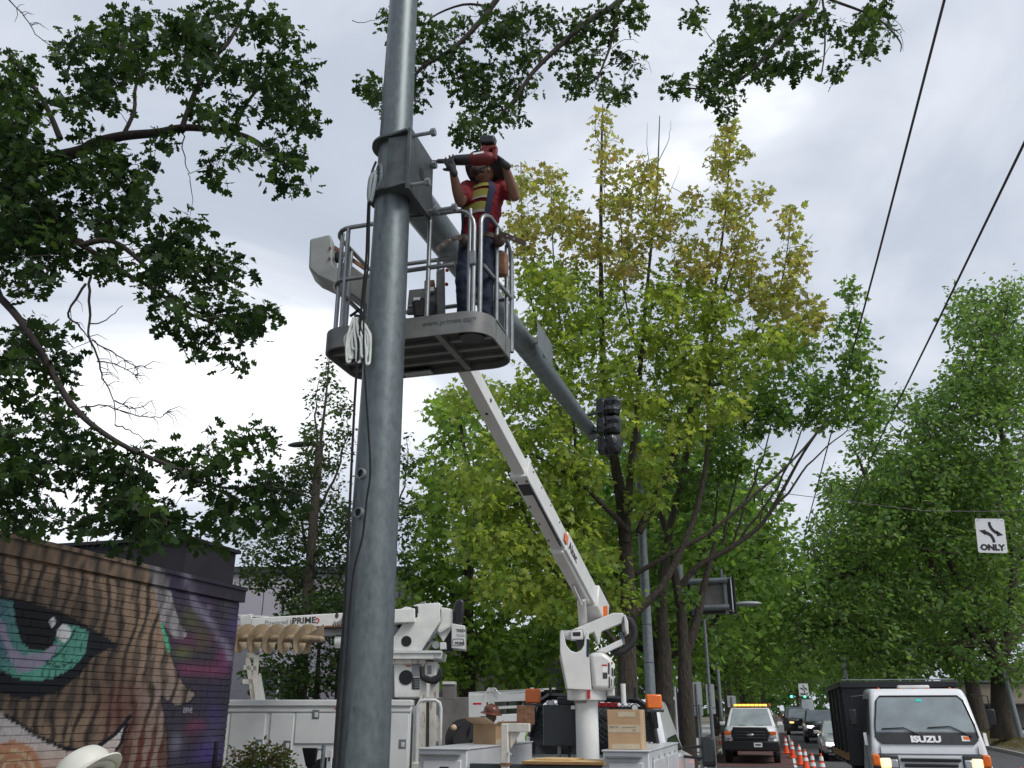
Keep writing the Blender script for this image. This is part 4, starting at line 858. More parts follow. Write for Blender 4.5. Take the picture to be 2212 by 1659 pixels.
def hardhat(parent, H, m, brim='full', world=True, lift=.0, fr=0.0):
    T = H @ Matrix.Translation(Vector((0, -.005, .045 + lift)))
    mb = MB(); mb.lathe([(.128, -.012), (.124, 0), (.126, .03), (.120, .068), (.099, .102), (.058, .124), (.005, .131)], (0, 0, 0), 28)
    mb.v = [T @ Vector((v.x * .98, v.y * 1.12, v.z)) for v in mb.v]; o = mb.obj('hard_hat', m, parent, world=world)
    br = MB()
    if brim == 'full': br.lathe([(.12, .008), (.165, -.008), (.18, -.016), (.18, -.022), (.163, -.016), (.118, -.004)], (0, 0, 0), 32); br.v = [T @ Vector((v.x * .95, v.y * 1.1, v.z)) for v in br.v]
    else:
        a = np.linspace(math.radians(20), math.radians(160), 14); inn = [(.121 * math.cos(t), .135 * math.sin(t), 0.006) for t in a]; out = [(.124 * math.cos(t), .138 * math.sin(t) + .075 * math.sin((t - a[0]) / (a[-1] - a[0]) * math.pi), -.018) for t in a]
        V = [T @ Vector(v) for v in inn + out] + [T @ (Vector(v) - Vector((0, 0, .007))) for v in inn + out]; n = 14
        Fs = [(i, n + i, n + i + 1, i + 1) for i in range(n - 1)] + [(2 * n + i + 1, 3 * n + i + 1, 3 * n + i, 2 * n + i) for i in range(n - 1)] + [(n + i, 3 * n + i, 3 * n + i + 1, n + i + 1) for i in range(n - 1)]
        br.add(V, Fs)
    br.obj('hat_brim', m, o, world=world)
    rd = MB(); rd.tube([T @ Vector((0, y, z + .003)) for y, z in ((.13, .042), (.105, .086), (.055, .118), (0, .130), (-.055, .118), (-.105, .086), (-.13, .042))], .011, 8); rd.obj('hat_ridge', m, o, world=world)
    return o
def torso_surf(pel, nk, sd, fr, prof):
    ax = Vector(nk) - Vector(pel)
    def S(t, a, k=1.0):
        x = np.interp(t, [q[0] for q in prof], [q[1] for q in prof]); y = np.interp(t, [q[0] for q in prof], [q[2] for q in prof])
        return Vector(pel) + ax * t + sd * (math.sin(a) * x * k) + fr * (math.cos(a) * y * k)
    return S
def band(S, t0, t1, a0, a1, k, nt_=4, na=18, wav=0.0, thick=.004):
    V = []; Fs = []
    for kk in (k, k + thick * 6):
        for i in range(nt_ + 1):
            for j in range(na + 1):
                a = a0 + (a1 - a0) * j / na; t = t0 + (t1 - t0) * i / nt_ + wav * math.sin(a * 5); V.append(S(t, a, kk))
    m = na + 1; N = (nt_ + 1) * m
    for i in range(nt_):
        for j in range(na):
            q = (i * m + j, i * m + j + 1, (i + 1) * m + j + 1, (i + 1) * m + j); Fs.append(q[::-1]); Fs.append(tuple(N + x for x in q))
    edge = [j for j in range(m)] + [i * m + na for i in range(1, nt_ + 1)] + [nt_ * m + j for j in range(na - 1, -1, -1)] + [i * m for i in range(nt_ - 1, 0, -1)]
    for a, b in zip(edge, edge[1:] + edge[:1]): Fs.append((a, b, b + N, a + N))
    return MB().add(V, Fs)
PROF = [(0, .155, .115), (.25, .15, .115), (.55, .175, .125), (.8, .19, .12), (.93, .15, .095), (1, .075, .07)]

# the lineman in the platform
FZ = PZ + .078
wk = thing('person', 'worker in red striped shirt and harness holding an impact wrench overhead in the platform', 'person', (-2.13, 6.30, FZ))
pel = Vector(P(1034, 522, 6.62)); nk = Vector(P(1046, 402, 6.56)); fr = Vector((-.16, -.985, .1)).normalized(); sd = Vector((.985, -.16, 0)).normalized()
S = torso_surf(pel, nk, sd, fr, PROF)
shL, elL, wrL = Vector(P(1009, 408, 6.56)), Vector(P(994, 437, 6.36)), Vector(P(978, 371, 6.14))
shR, elR, wrR = Vector(P(1085, 405, 6.56)), Vector(P(1112, 424, 6.40)), Vector(P(1091, 358, 6.20))
hipL, hipR = Vector(P(1016, 530, 6.62)), Vector(P(1054, 530, 6.60)); knL, knR = Vector(P(1002, 612, 6.50)), Vector(P(1047, 612, 6.54))
anL = Vector((knL.x - .01, knL.y + .09, FZ + .09)); anR = Vector((knR.x, knR.y + .05, FZ + .09))
hc = Vector(P(1044, 372, 6.47)); Hd = head_frame(hc, (-.45, -.62, .58), (.15, .55, .9))
mb = MB()
head_shapes(mb, Hd); mb.capsule(nk - (nk - pel) * .06, hc - Vector((0, -.03, .05)), .062, .058)
mb.ball(S(.6, 0, 0), (.15, .1, .2), 14, 10); mb.ball(S(.12, 0, 0), (.13, .1, .13), 14, 10)
for a, b, c in ((shL, elL, wrL), (shR, elR, wrR)):
    mb.capsule(a, b, .052, .045); q = b + (c - b) * .35; mb.capsule(b, q, .044, .047); mb.capsule(q, c, .047, .030); mb.capsule(S(.85, 0, 0), a, .07, .056)
for a, b, c in ((hipL, knL, anL), (hipR, knR, anR)): mb.capsule(a, b, .075, .055); mb.capsule(b, c, .05, .04)
MB().tube([nk + (hc - nk) * .15 + fr * (.068 * math.cos(t)) + sd * (.072 * math.sin(t)) + Vector((0, 0, .012 * math.cos(3 * t) - .02 * math.cos(t))) for t in np.linspace(0, 2 * math.pi, 24)], .016, 8, caps=False).obj('neck_gaiter', M['glove'], wk, world=True)
MB().tube([S(.60, -.8, 1.17), S(.58, -.3, 1.2), S(.58, .3, 1.2), S(.60, .75, 1.17)], .012, 6).obj('chest_strap', M['navy'], wk, world=True) if False else None
body = mb.obj('body', M['skin'], wk, world=True, remesh=.010, relax=3)
face_bits(wk, Hd)
be = MB()
for c, r in (((0, .052, -.088), (.052, .050, .040)), ((0, .085, -.06), (.03, .014, .022)), ((.045, .03, -.06), (.02, .04, .04)), ((-.045, .03, -.06), (.02, .04, .04))): be.ball((0, 0, 0), r, 12, 10, M=Hd @ Matrix.Translation(Vector(c)))
be.obj('beard', M['beard'], wk, world=True, remesh=.009, relax=2)
hardhat(wk, Hd, M['hat_dark'])
sc_ = MB().tube([Hd @ Vector((-.079, .02, .0)), Hd @ Vector((-.06, .045, -.085)), Hd @ Vector((0, .06, -.118)), Hd @ Vector((.06, .045, -.085)), Hd @ Vector((.079, .02, 0))], .006, 6); sc_.obj('chin_strap', M['glove'], wk, world=True)
te = MB(); prev = None
rings = []
for t in np.linspace(-.06, .97, 16): rings.append([S(max(t, 0), a, 1.04) + (nk - pel) * min(t, 0) for a in np.linspace(0, 2 * math.pi, 28, endpoint=False)])
V = [v for r in rings for v in r]; n = 28
Fs = [(i * n + j, i * n + (j + 1) % n, (i + 1) * n + (j + 1) % n, (i + 1) * n + j) for i in range(15) for j in range(n)] + [tuple(range(n))[::-1], tuple(15 * n + j for j in range(n))]
te.add(V, Fs)
for a, b in ((shL, elL), (shR, elR)): te.capsule(S(.84, 0, 0), a, .088, .075); te.capsule(a, a + (b - a) * .62, .074, .070)
tee = te.obj('shirt', M['tee'], wk, world=True, remesh=.011, relax=2)
for t0, t1, m_ in ((.40, .53, 'hivis'), (.355, .40, 'grey_tape'), (.63, .76, 'hivis'), (.60, .63, 'grey_tape'), (.82, .90, 'hivis')):
    band(S, t0, t1, -.60, .56, 1.085, wav=.010).obj('chest_band', M[m_], tee, world=True)
for a in (-.78, .72): band(S, .02, .95, a - .15, a + .15, 1.12, nt_=10, na=3).obj('harness_strap', M['navy'], wk, world=True)
band(S, -.06, .02, 0, 2 * math.pi, 1.14, na=30).obj('tool_belt', M['leather'], wk, world=True)
for q, r in (((1003, 520), .05), ((1078, 520), .055), ((1035, 528), .04)):
    MB().ball(P(*q, 6.47), (r, .04, .06), 12, 8).obj('tool_pouch', M['leather'], wk, world=True)
def ribbon(pts, w, th=.006):
    mb = MB()
    for a, b in zip(pts[:-1], pts[1:]): mb.beam(a, b, th, w)
    return mb
ribbon([P(1000, 512, 6.45), P(985, 514, 6.40), P(965, 522, 6.36), P(943, 540, 6.34)], .042).obj('belt_end', M['leather'], wk, world=True)
ribbon([P(1078, 505, 6.42), P(1100, 512, 6.38), P(1134, 526, 6.35)], .046).obj('belt_end', M['leather'], wk, world=True)
for q, d_ in (((985, 514), 6.385), ((972, 519), 6.35), ((957, 529), 6.335), ((1096, 511), 6.37), ((1110, 517), 6.35)): c = Vector(P(*q, d_)); MB().cyl(c, c - HD * .01, .008, 8).obj('eyelet', M['alu'], wk, world=True)
je = MB(); je.ball(S(.0, 0, 0) - Vector((0, 0, .03)), (.172, .135, .13), 18, 12)
for a, b, c in ((hipL, knL, anL), (hipR, knR, anR)): je.capsule(a, b, .098, .076); je.capsule(b, c, .074, .064)
je.obj('trousers', M['denim'], wk, world=True, remesh=.012, relax=3)
for a in (anL, anR):
    bo_ = MB(); bo_.capsule(a + Vector((0, .02, -.04)), a + Vector((-.02, -.15, -.055)), .042, .036); bo_.capsule(a, a + Vector((0, .02, .06)), .052, .055); bo_.obj('boot', M['boot'], wk, world=True, remesh=.012, relax=2)
# impact wrench
WY = 5.815
def wx(px, py):
    r = ray(px, py); return Vector(C0 + r * (WY / r[1]))
iw = thing('impact_wrench', 'red and black cordless impact wrench driving a bolt in the flange', 'power tool', wx(1000, 345))
MB().tube([wx(935, 349), wx(962, 347)], .012, 12).obj('anvil_socket', M['dgrey'], iw, world=True)
MB().tube([wx(946, 348.5), wx(972, 347.5)], .02, 12).obj('socket', M['dgrey'], iw, world=True)
MB().tube([wx(972, 347), wx(985, 346), wx(1015, 345), wx(1022, 344)], [.03, .043, .047, .05], 20).obj('gear_case', M['black'], iw, world=True)
MB().tube([wx(1018, 344.5), wx(1024, 344), wx(1052, 342), wx(1062, 342), wx(1066, 342)], [.048, .056, .056, .048, .03], 20).obj('motor_housing', M['toolred'], iw, world=True)
MB().box((wx(1038, 339) + Vector((0, -.056, 0))), (.09, .006, .018)).obj('badge', M['signwhite'], iw, world=True)
MB().beam(wx(1042, 335), wx(1054, 318), .055, .075, .06, .085, upd=(1, 0, 0)).obj('handle', M['toolred'], iw, world=True, bevel=.015)
MB().beam(wx(1068, 346), wx(1070, 320), .04, .04, upd=(1, 0, 0)).obj('grip', M['toolred'], iw, world=True, bevel=.01)
MB().beam(wx(1044, 323), wx(1074, 320), .06, .035, upd=(0, 0, 1)).obj('grip_bridge', M['toolred'], iw, world=True, bevel=.01)
MB().beam(wx(1039, 306), wx(1070, 305), .085, .07, upd=(0, 0, 1)).obj('battery', M['black'], iw, world=True, bevel=.012)
hL = wx(972, 353); hR = wx(1079, 340)
hand('glove', M['glove'], wk, wrL + Vector((0, 0, .015)), Vector((-.35, -.02, .9)), Vector((.1, .95, .1)), .22, 1, spread=.3, scale=1.05)
hand('glove', M['glove'], wk, wrR + (hR - wrR) * .2, Vector((-.75, -.1, .65)), Vector((-.35, -.5, -.75)), .75, -1, spread=.06, scale=1.08)

def person(label, loc, rz, height, shirt, hat, trousers='denim', brim='full', vest=None, look=0.0, nod=-.15):
    """standing figure, arms slightly bent, facing local +Y"""
    k = height / 1.8; r = thing('person', label, 'person', loc, rz); v = lambda x, y, z: Vector((x * k, y * k, z * k))
    pel_, nk_ = v(0, 0, .98), v(0, .01, 1.50); S_ = torso_surf(pel_, nk_, Vector((1, 0, 0)), Vector((0, 1, 0)), [(a, b * k, c * k) for a, b, c in PROF])
    Hh = head_frame(v(0, .03, 1.655), (math.sin(look), math.cos(look), nod), (0, .1, 1)); mb = MB(); head_shapes(mb, Hh); mb.capsule(v(0, .0, 1.45), v(0, .015, 1.6), .06, .055)
    mb.ball(v(0, 0, 1.25), (.15 * k, .1 * k, .24 * k)); mb.ball(v(0, 0, .98), (.14 * k, .1 * k, .13 * k))
    js = []
    for s in (-1, 1):
        sh, el, wr = v(s * .19, 0, 1.42), v(s * .25, .02, 1.13), v(s * .20, .22, 1.02); js.append((s, sh, el, wr))
        mb.capsule(v(s * .08, 0, 1.42), sh, .06, .055); mb.capsule(sh, el, .05, .043); mb.capsule(el, wr, .042, .03); mb.capsule(v(s * .09, 0, .95), v(s * .10, .02, .5), .08, .056); mb.capsule(v(s * .10, .02, .5), v(s * .10, -.01, .09), .052, .04)
    mb.obj('body', M['skin'], r, remesh=.012, relax=3); face_bits(r, Hh, world=False)
    hr = MB(); hr.ball((0, 0, 0), (.081, .09, .09), 14, 10, M=Hh @ Matrix.Translation(Vector((0, -.018, .012)))); hr.obj('hair', M['beard'], r)
    if hat: hardhat(r, Hh, M[hat], brim, world=False)
    te = MB(); n = 24; rings = [[S_(max(t, 0), a, 1.06) for a in np.linspace(0, 2 * math.pi, n, endpoint=False)] for t in np.linspace(0, .96, 12)]
    te.add([q for rr_ in rings for q in rr_], [(i * n + j, i * n + (j + 1) % n, (i + 1) * n + (j + 1) % n, (i + 1) * n + j) for i in range(11) for j in range(n)] + [tuple(range(n))[::-1], tuple(11 * n + j for j in range(n))])
    for s, sh, el, wr in js: te.capsule(v(s * .07, 0, 1.41), sh, .075, .07); te.capsule(sh, sh + (el - sh) * .9, .068, .056)
    sh_o = te.obj('shirt', M[shirt], r, remesh=.013, relax=2)
    je = MB(); je.ball(v(0, 0, .96), (.165 * k, .125 * k, .13 * k))
    for s in (-1, 1): je.capsule(v(s * .09, 0, .93), v(s * .10, .02, .5), .094, .074); je.capsule(v(s * .10, .02, .5), v(s * .10, -.01, .1), .072, .062)
    je.obj('trousers', M[trousers], r, remesh=.013, relax=3)
    for s, sh, el, wr in js:
        hand('hand', M['skin'], r, wr, (0, 1, -.15), (0, 0, -1), .4, s, world=False)
        b = MB(); b.capsule(v(s * .10, -.04, .05), v(s * .11, .13, .042), .045, .04); b.obj('boot', M['boot'], r, remesh=.012, relax=2)
    return r
def stand(px, py, d, base, label, rz, shirt, hat, **k):
    c = P(px, py, d); h = (c[2] - base - (.19 if hat else .118)) / 1.655 * 1.8
    return person(label, (c[0], c[1], base), rz, h, shirt, hat, **k)
stand(198, 1604, 4.5, .12, 'person in a scuffed white hard hat below the mural', -1.75, 'hivis2', 'hat_white', brim='peak', nod=.8)
stand(1058, 1519, 15.5, 0, 'person in brown hard hat and black shirt behind the open box', math.radians(-110), 'black', 'hat_brown', look=.3)
stand(1150, 1537, 16.5, 0, 'bare headed person in lime hi-vis shirt beyond the rack', math.radians(-60), 'hivis2', None)

# ------------------------------------------------------------------ digger derrick truck across the side street
DD = 14.5
dg = thing('digger_truck', 'white utility digger truck with clay covered auger behind the pole', 'truck', np.append(P(700, 1540, DD)[:2], 0), A)
def q3(px, py, dy=0.0):                     # photo measurement -> the truck's own frame (x along the truck, y away)
    v = P(px, py, DD) - np.array(dg.location); return Vector((v @ rt, v @ hd + dy, v[2]))
z4 = zc(700, 1850, 2.765); z4b = zc(1100, 1850, 3.6875)
def q4(zf, pts, dy=0.0): return [q3(*zf(*p), dy) for p in pts]
xr_ = q3(888, 1540).x
MB().box(((xr_ - 4.2) / 2, .2, 1.25), (xr_ + 4.2, .4, 1.3)).obj('service_body', M['body_white'], dg, bevel=.01)
MB().box(((xr_ - 4.2) / 2, 2.2, 1.25), (xr_ + 4.2, .4, 1.3)).obj('service_body', M['body_white'], dg, bevel=.01)
MB().box(((xr_ - 4.2) / 2, 1.2, .8), (xr_ + 4.2, 1.6, .3)).obj('truck_bed', M['grey'], dg)
zt = 1.945
MB().box(((xr_ - 4.2) / 2, .19, zt), (xr_ + 4.22, .46, .09)).obj('top_rail', M['body_white'], dg, bevel=.01)
MB().box(((xr_ - 4.2) / 2, -.012, zt - .115), (xr_ + 4.2, .03, .03)).obj('drip_rail', M['white'], dg, bevel=.004)
for a, b, zb in ((425, 496, .75), (501, 576, .75), (587, 637, .75), (641, 742, 1.36), (846, 884, .75)):
    xa, xb2 = q3(a, 1540).x, q3(b, 1540).x
    MB().box(((xa + xb2) / 2, -.008, (1.79 + zb) / 2), (xb2 - xa, .03, 1.79 - zb)).obj('body_door', M['body_white'], dg, bevel=.008)
for zx, zy in ((850, 1180), (350, 1440), (597, 1450), (1612, 1440)):
    c = q3(*z4(zx, zy), 0); MB().box((c.x, -.026, c.z), (.11, .012, .13)).obj('latch', M['galv_plain'], dg, bevel=.01); MB().box((c.x + .01, -.034, c.z - .01), (.05, .01, .07)).obj('latch_paddle', M['white'], dg, bevel=.006)
c = q3(*z4(1050, 1130)); MB().box((c.x, -.026, c.z), (.11, .004, .03)).obj('decal', M['red'], dg)
arch = [Vector((q3(715, 1540).x + .48 * math.cos(t), -.014, .55 + .62 * math.sin(t))) for t in np.linspace(0, math.pi, 16)]
MB().slab(arch, (0, .02, 0)).obj('wheel_arch', M['black'], dg)
for x in (q3(715, 1540).x, q3(300, 1540).x):
    for y in (.15, 2.2):
        w_ = MB().lathe([(.25, -.14), (.46, -.14), (.5, -.1), (.5, .1), (.46, .14), (.25, .14)], (x, y, .5), 28, Matrix.Rotation(math.pi / 2, 4, 'X')).obj('wheel', M['rubber'], dg)
        MB().lathe([(.05, -.1), (.26, -.13), (.26, .13), (.05, .1)], (x, y, .5), 20, Matrix.Rotation(math.pi / 2, 4, 'X')).obj('rim', M['white'], w_)
MB().box((-5.2, 1.2, 1.5), (1.8, 2.3, 1.9)).obj('cab', M['carwhite'], dg, bevel=.12)
for x in (-5.0,): MB().box((x, .04, 1.95), (1.0, .03, .6)).obj('cab_window', M['glass'], dg, bevel=.02)
# derrick boom with lettering
bm = MB().slab(q4(z4, [(228, 312), (1122, 262), (1122, 376), (390, 408), (222, 410)], .35), (0, .34, 0)).obj('boom', M['dirty_white'], dg, bevel=.012)
MB().slab(q4(z4, [(120, 300), (225, 272), (230, 330), (222, 420), (130, 420)], .36), (0, .32, 0)).obj('boom_head', M['white'], bm, bevel=.012)
MB().slab(q4(z4, [(90, 275), (365, 290), (365, 305), (90, 292)], .4), (0, .2, 0)).obj('boom_tip_rail', M['white'], bm)
MB().slab(q4(z4, [(385, 422), (1300, 388), (1300, 450), (400, 482)], .40), (0, .24, 0)).obj('boom_inner', M['grey'], dg, bevel=.01)
MB().slab(q4(z4, [(222, 411), (1300, 372), (1300, 384), (222, 421)], .33), (0, .38, 0)).obj('boom_edge', M['rust'], bm)
MB().slab(q4(z4, [(1122, 255), (1700, 225), (1700, 350), (1122, 370)], .33), (0, .38, 0)).obj('boom_sleeve', M['dirty_white'], dg, bevel=.012)
MB().slab(q4(z4, [(1135, 270), (1165, 268), (1165, 340), (1135, 342)], .3), (0, .05, 0)).obj('boom_roller', M['black'], dg)
MB().tube(q4(z4, [(970, 520), (1250, 522)], .5), .10, 16).obj('boom_pipe', M['white'], dg)
MB().slab(q4(z4, [(1250, 420), (1560, 400), (1560, 500), (1280, 540)], .5), (0, .1, 0)).obj('boom_link', M['grey'], dg)
xd = (q3(*z4(700, 345)) - q3(*z4(400, 360))).normalized()
text('lettering', 'Powered by', .105, q4(z4, [(345, 376)], .346)[0], xd, (0, 0, 1), M['grey'], bm, ext=.001)
text('lettering', 'PRIME', .135, q4(z4, [(592, 364)], .346)[0], xd, (0, 0, 1), M['ink'], bm, ext=.001, bold=.003, sx=1.1)
MB().tube(q4(z4, [(812, 322), (822, 312), (836, 322), (836, 340), (826, 352), (814, 356)], .346), .010, 6).obj('emblem', M['red'], bm)
fa = q4(z4, [(1000, 290)], .345)[0]
for k in range(9):
    a = math.radians(-3 - k * 13.5); r0, r1 = .09, .235; da = math.radians(4.6); e = [Vector((fa.x + r * math.cos(t) * .95, .345 + fa.y - .35, fa.z + r * math.sin(t) * 1.05)) for r, t in ((r0, a - da * .5), (r1, a - da), (r1, a + da), (r0, a + da * .5))]
    for v in e: v.y = fa.y
    MB().slab(e, (0, -.002, 0)).obj('emblem_feather', M['ink'], bm)
MB().ball(fa + Vector((-.005, 0, .0)), (.03, .003, .045), 10, 6).obj('emblem_head', M['ink'], bm)
# auger slung along the boom
ax0 = q4(z4, [(40, 505)], .1)[0]; ax1 = q4(z4, [(905, 502)], -.75)[0] - Vector((0, 0, .085)); au = MB().tube([ax0, ax1], .056, 14).obj('auger', M['auger'], dg)
mb = MB(); turns = 5.6; N = 170; L_ = (ax1 - ax0).length; ud = (ax1 - ax0).normalized(); e1 = ud.cross(Vector((0, 0, 1))).normalized(); e2 = ud.cross(e1)
for i in range(N + 1):
    t = i / N; a = -2 * math.pi * turns * t + .6; c = ax0 + ud * (L_ * (t * .98))
    for off in (-.007, .007):
        for r in (.05, .222): mb.v.append(c + ud * (off + (.035 if r > .1 else 0)) + (e1 * math.cos(a) + e2 * math.sin(a)) * r)
for i in range(N):
    a = i * 4; b = a + 4; mb.f += [(a, a + 1, b + 1, b), (a + 2, b + 2, b + 3, a + 3), (a + 1, a + 3, b + 3, b + 1), (a, b, b + 2, a + 2)]
mb.obj('auger_flight', M['auger'], au, smooth=60)
MB().tube([ax1 - ud * .06, ax1 + ud * .1, ax1 + ud * .2, ax1 + ud * .24], [.062, .05, .045, .004], 10).obj('pilot_bit', M['auger'], au)
mb = MB(); mb.slab([ax1 + ud * x + e2 * y for x, y in ((-.1, -.06), (.2, -.22), (.22, .0), (.1, .06))], (0, .02, 0)); mb.obj('cutting_blade', M['auger'], au)
mb = MB(); mb.slab([ax1 + ud * x + e2 * y for x, y in ((-.15, .22), (-.02, .20), (.0, .05), (-.1, .05))], (0, .02, 0)); mb.obj('cutting_blade', M['auger'], au)
# stowage frame below the auger head
for a, b in (((150, 640), (210, 1050)), ((235, 640), (205, 1060)), ((120, 750), (240, 760)), ((110, 880), (205, 880)), ((215, 640), (150, 640))):
    p, q = q4(z4, [a, b], .6); MB().beam(p, q, .07, .07, upd=(0, 1, 0)).obj('stowage_frame', M['rustwhite'], dg)
MB().slab(q4(z4, [(245, 800), (285, 1055), (215, 1055), (225, 830)], .7), (0, .1, 0)).obj('stowage_shroud', M['white'], dg)
# turntable
MB().slab(q4(z4b, [(520, 955), (880, 955), (880, 1370), (520, 1370)], .6), (0, .8, 0)).obj('column', M['dirty_white'], dg, bevel=.015)
MB().slab(q4(z4b, [(885, 925), (1030, 925), (1025, 1200), (1020, 1380), (885, 1380)], .7), (0, .7, 0)).obj('column_side', M['dirty_white'], dg, bevel=.015)
MB().slab(q4(z4b, [(450, 905), (905, 905), (905, 960), (450, 960)], .52), (0, .95, 0)).obj('column_cap', M['rustwhite'], dg, bevel=.01)
c = q4(z4b, [(665, 1125)], .595)[0]; MB().cyl(c, c - Vector((0, .006, 0)), .115, 24).obj('port_hole', M['black'], dg)
for r, m_ in (((735, 965, 842, 1110), 'grey'), ((735, 1125, 838, 1270), 'dgrey'), ((665, 975, 725, 992), 'red'), ((920, 975, 970, 1080), 'grey')):
    MB().slab(q4(z4b, [(r[0], r[1]), (r[2], r[1]), (r[2], r[3]), (r[0], r[3])], .594 if r[0] < 900 else .694), (0, .004, 0)).obj('instruction_plate', M[m_], dg)
for k in range(6): y = 1150 + k * 19; MB().slab(q4(z4b, [(770, y), (832, y), (832, y + 6), (770, y + 6)], .5915), (0, .002, 0)).obj('plate_line', M['grey'], dg)
MB().slab(q4(z4b, [(450, 835), (1010, 835), (1010, 905), (450, 905)], .45), (0, 1.1, 0)).obj('turntable_deck', M['dirty_white'], dg, bevel=.01)
MB().slab(q4(z4b, [(1005, 812), (1120, 818), (1102, 905), (1005, 898)], .46), (0, 1.0, 0)).obj('deck_end', M['white'], dg, bevel=.01)
MB().slab(q4(z4b, [(450, 800), (1115, 805), (1115, 835), (450, 838)], .42), (0, 1.15, 0)).obj('deck_plate', M['white'], dg, bevel=.006)
side = [(470, 720), (610, 520), (735, 325), (772, 255), (830, 238), (1085, 226), (1092, 440), (868, 800), (470, 800)]
tw = MB().slab(q4(z4b, side, .45), (0, .05, 0)).obj('boom_cradle', M['dirty_white'], dg, bevel=.008)
MB().slab(q4(z4b, side, 1.15), (0, .05, 0)).obj('boom_cradle', M['dirty_white'], dg, bevel=.008)
MB().slab(q4(z4b, [(830, 240), (1080, 230), (1085, 300), (840, 420)], .5), (0, .66, 0)).obj('cradle_web', M['dirty_white'], tw)
MB().slab(q4(z4b, [(500, 320), (650, 245), (720, 255), (705, 330), (640, 345), (520, 420)], .75), (0, .3, 0)).obj('cradle_hood', M['white'], dg, bevel=.01)
MB().tube(q4(z4b, [(690, 345), (650, 400), (610, 470), (590, 520)], .7), .07, 10).obj('winch_line', M['rubber'], dg)
for (zx, zy, r, m_) in ((683, 690, .085, 'black'), (695, 455, .028, 'black'), (795, 380, .035, 'black')):
    c = q4(z4b, [(zx, zy)], .448)[0]; MB().cyl(c, c - Vector((0, .004, 0)), r, 20).obj('cradle_hole', M[m_], tw)
MB().slab(q4(z4b, [(722, 350), (760, 265), (825, 268), (828, 350), (790, 362)], .42), (0, .03, 0)).obj('cradle_lamp', M['black'], tw, bevel=.01)
MB().slab(q4(z4b, [(1092, 262), (1240, 292), (1238, 505), (1120, 690), (1040, 560), (1092, 440)], .62), (0, .4, 0)).obj('winch_housing', M['dirty_white'], dg, bevel=.01)
MB().slab(q4(z4b, [(1040, 555), (1205, 495), (1205, 510), (1085, 580)], .55), (0, .1, 0)).obj('winch_brace', M['white'], dg)
for k in range(4): MB().tube(q4(z4b, [(1060 - 10 * k, 560 + 30 * k), (960 - 14 * k, 720), (900 - 8 * k, 800)], .52), .016, 6).obj('hydraulic_hose', M['rubber'] if k % 2 else M['galv_plain'], dg)
c = q4(z4b, [(1035, 730)], .5)[0]; MB().cyl(c, c + Vector((0, .1, 0)), .06, 14).obj('hydraulic_motor', M['grey'], dg)
MB().slab(q4(z4b, [(1085, 700), (1160, 700), (1165, 785), (1085, 785)], .5), (0, .15, 0)).obj('valve_block', M['white'], dg, bevel=.01)
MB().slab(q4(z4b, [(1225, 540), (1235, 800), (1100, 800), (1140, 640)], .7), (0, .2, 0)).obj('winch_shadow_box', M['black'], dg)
wb = MB().slab(q4(z4b, [(1228, 470), (1390, 498), (1392, 790), (1225, 770)], .5), (0, .45, 0)).obj('winch_cover', M['white'], dg, bevel=.012)
x2 = (q3(*z4b(1390, 500)) - q3(*z4b(1228, 472))).normalized()
for s_, sz, pos, b in (('TEREX', .062, (1282, 575), .002), ('TELELECT', .05, (1280, 630), 0), ('PRIME', .068, (1266, 730), .002)):
    text('lettering', s_, sz, q4(z4b, [pos], .497)[0], Vector((1, 0, 0)), (0, 0, 1), M['ink'] if b else M['grey'], wb, ext=.0008, bold=b, sx=.9)
ov = [q4(z4b, [(1308, 700)], .497)[0] + Vector((.088 * max(-.8, min(.8, 1.5 * math.cos(t))) / .8, 0, .055 * math.sin(t))) for t in np.linspace(0, 2 * math.pi, 30)]
MB().tube(ov, .004, 5, caps=False).obj('badge_ring', M['ink'], wb)
MB().slab(q4(z4b, [(1248, 480), (1250, 260), (1275, 190), (1320, 165), (1365, 172), (1382, 200), (1352, 470)], .55), (0, .3, 0)).obj('operator_seat', M['black'], dg, bevel=.04, seg=3)
MB().tube(q4(z4b, [(835, 235), (850, 200), (890, 195), (905, 230)], .7), .012, 6).obj('lifting_eye', M['galv_plain'], dg)
# rear rails, outrigger posts, stowed seat
for a, b in (((900, 1150), (905, 1660)), ((1020, 1200), (1022, 1660))):
    p, q = q4(z4b, [a, b], .25); MB().beam(p, Vector((q.x, q.y, 1.05)), .10, .10, upd=(0, 1, 0)).obj('outrigger_post', M['rustwhite'], dg, bevel=.006)
hp = q4(z4b, [(850, 1700), (850, 1480), (880, 1420), (940, 1408), (1060, 1408), (1110, 1440), (1125, 1500), (1125, 1700)], .0); hp[0].z = hp[-1].z = 1.1
MB().tube(hp, .028, 10).obj('grab_rail', M['white'], dg)
MB().slab(q4(z4b, [(862, 1000), (912, 990), (915, 1100), (1000, 1130), (1075, 1105), (1090, 1020), (1135, 1030), (1120, 1150), (1060, 1215), (960, 1205), (870, 1160)], .1), (0, .2, 0)).obj('stowed_seat', M['rubber'], dg, bevel=.03)
MB().slab(q4(z4b, [(960, 1500), (1060, 1600), (1100, 1900), (960, 1900)], .4), (0, .1, 0)).obj('outrigger_beam', M['rustwhite'], dg)
MB().box((q3(905, 1600).x, .1, .95), (.2, .3, .3)).obj('outrigger_shoe', M['rustwhite'], dg, bevel=.02)
MB().box((q3(897, 1600).x, .2, 1.3), (.08, .3, 1.2)).obj('rear_pillar', M['body_white'], dg, bevel=.01)
MB().slab(q4(z4b, [(1060, 1150), (1222, 1150), (1222, 1185), (1060, 1185)], 1.5), (0, .5, 0)).obj('rear_locker_lid', M['white'], dg)
MB().slab(q4(z4b, [(1060, 1185), (1222, 1185), (1222, 1380), (1060, 1380)], 1.52), (0, .46, 0)).obj('rear_locker', M['stucco'], dg)

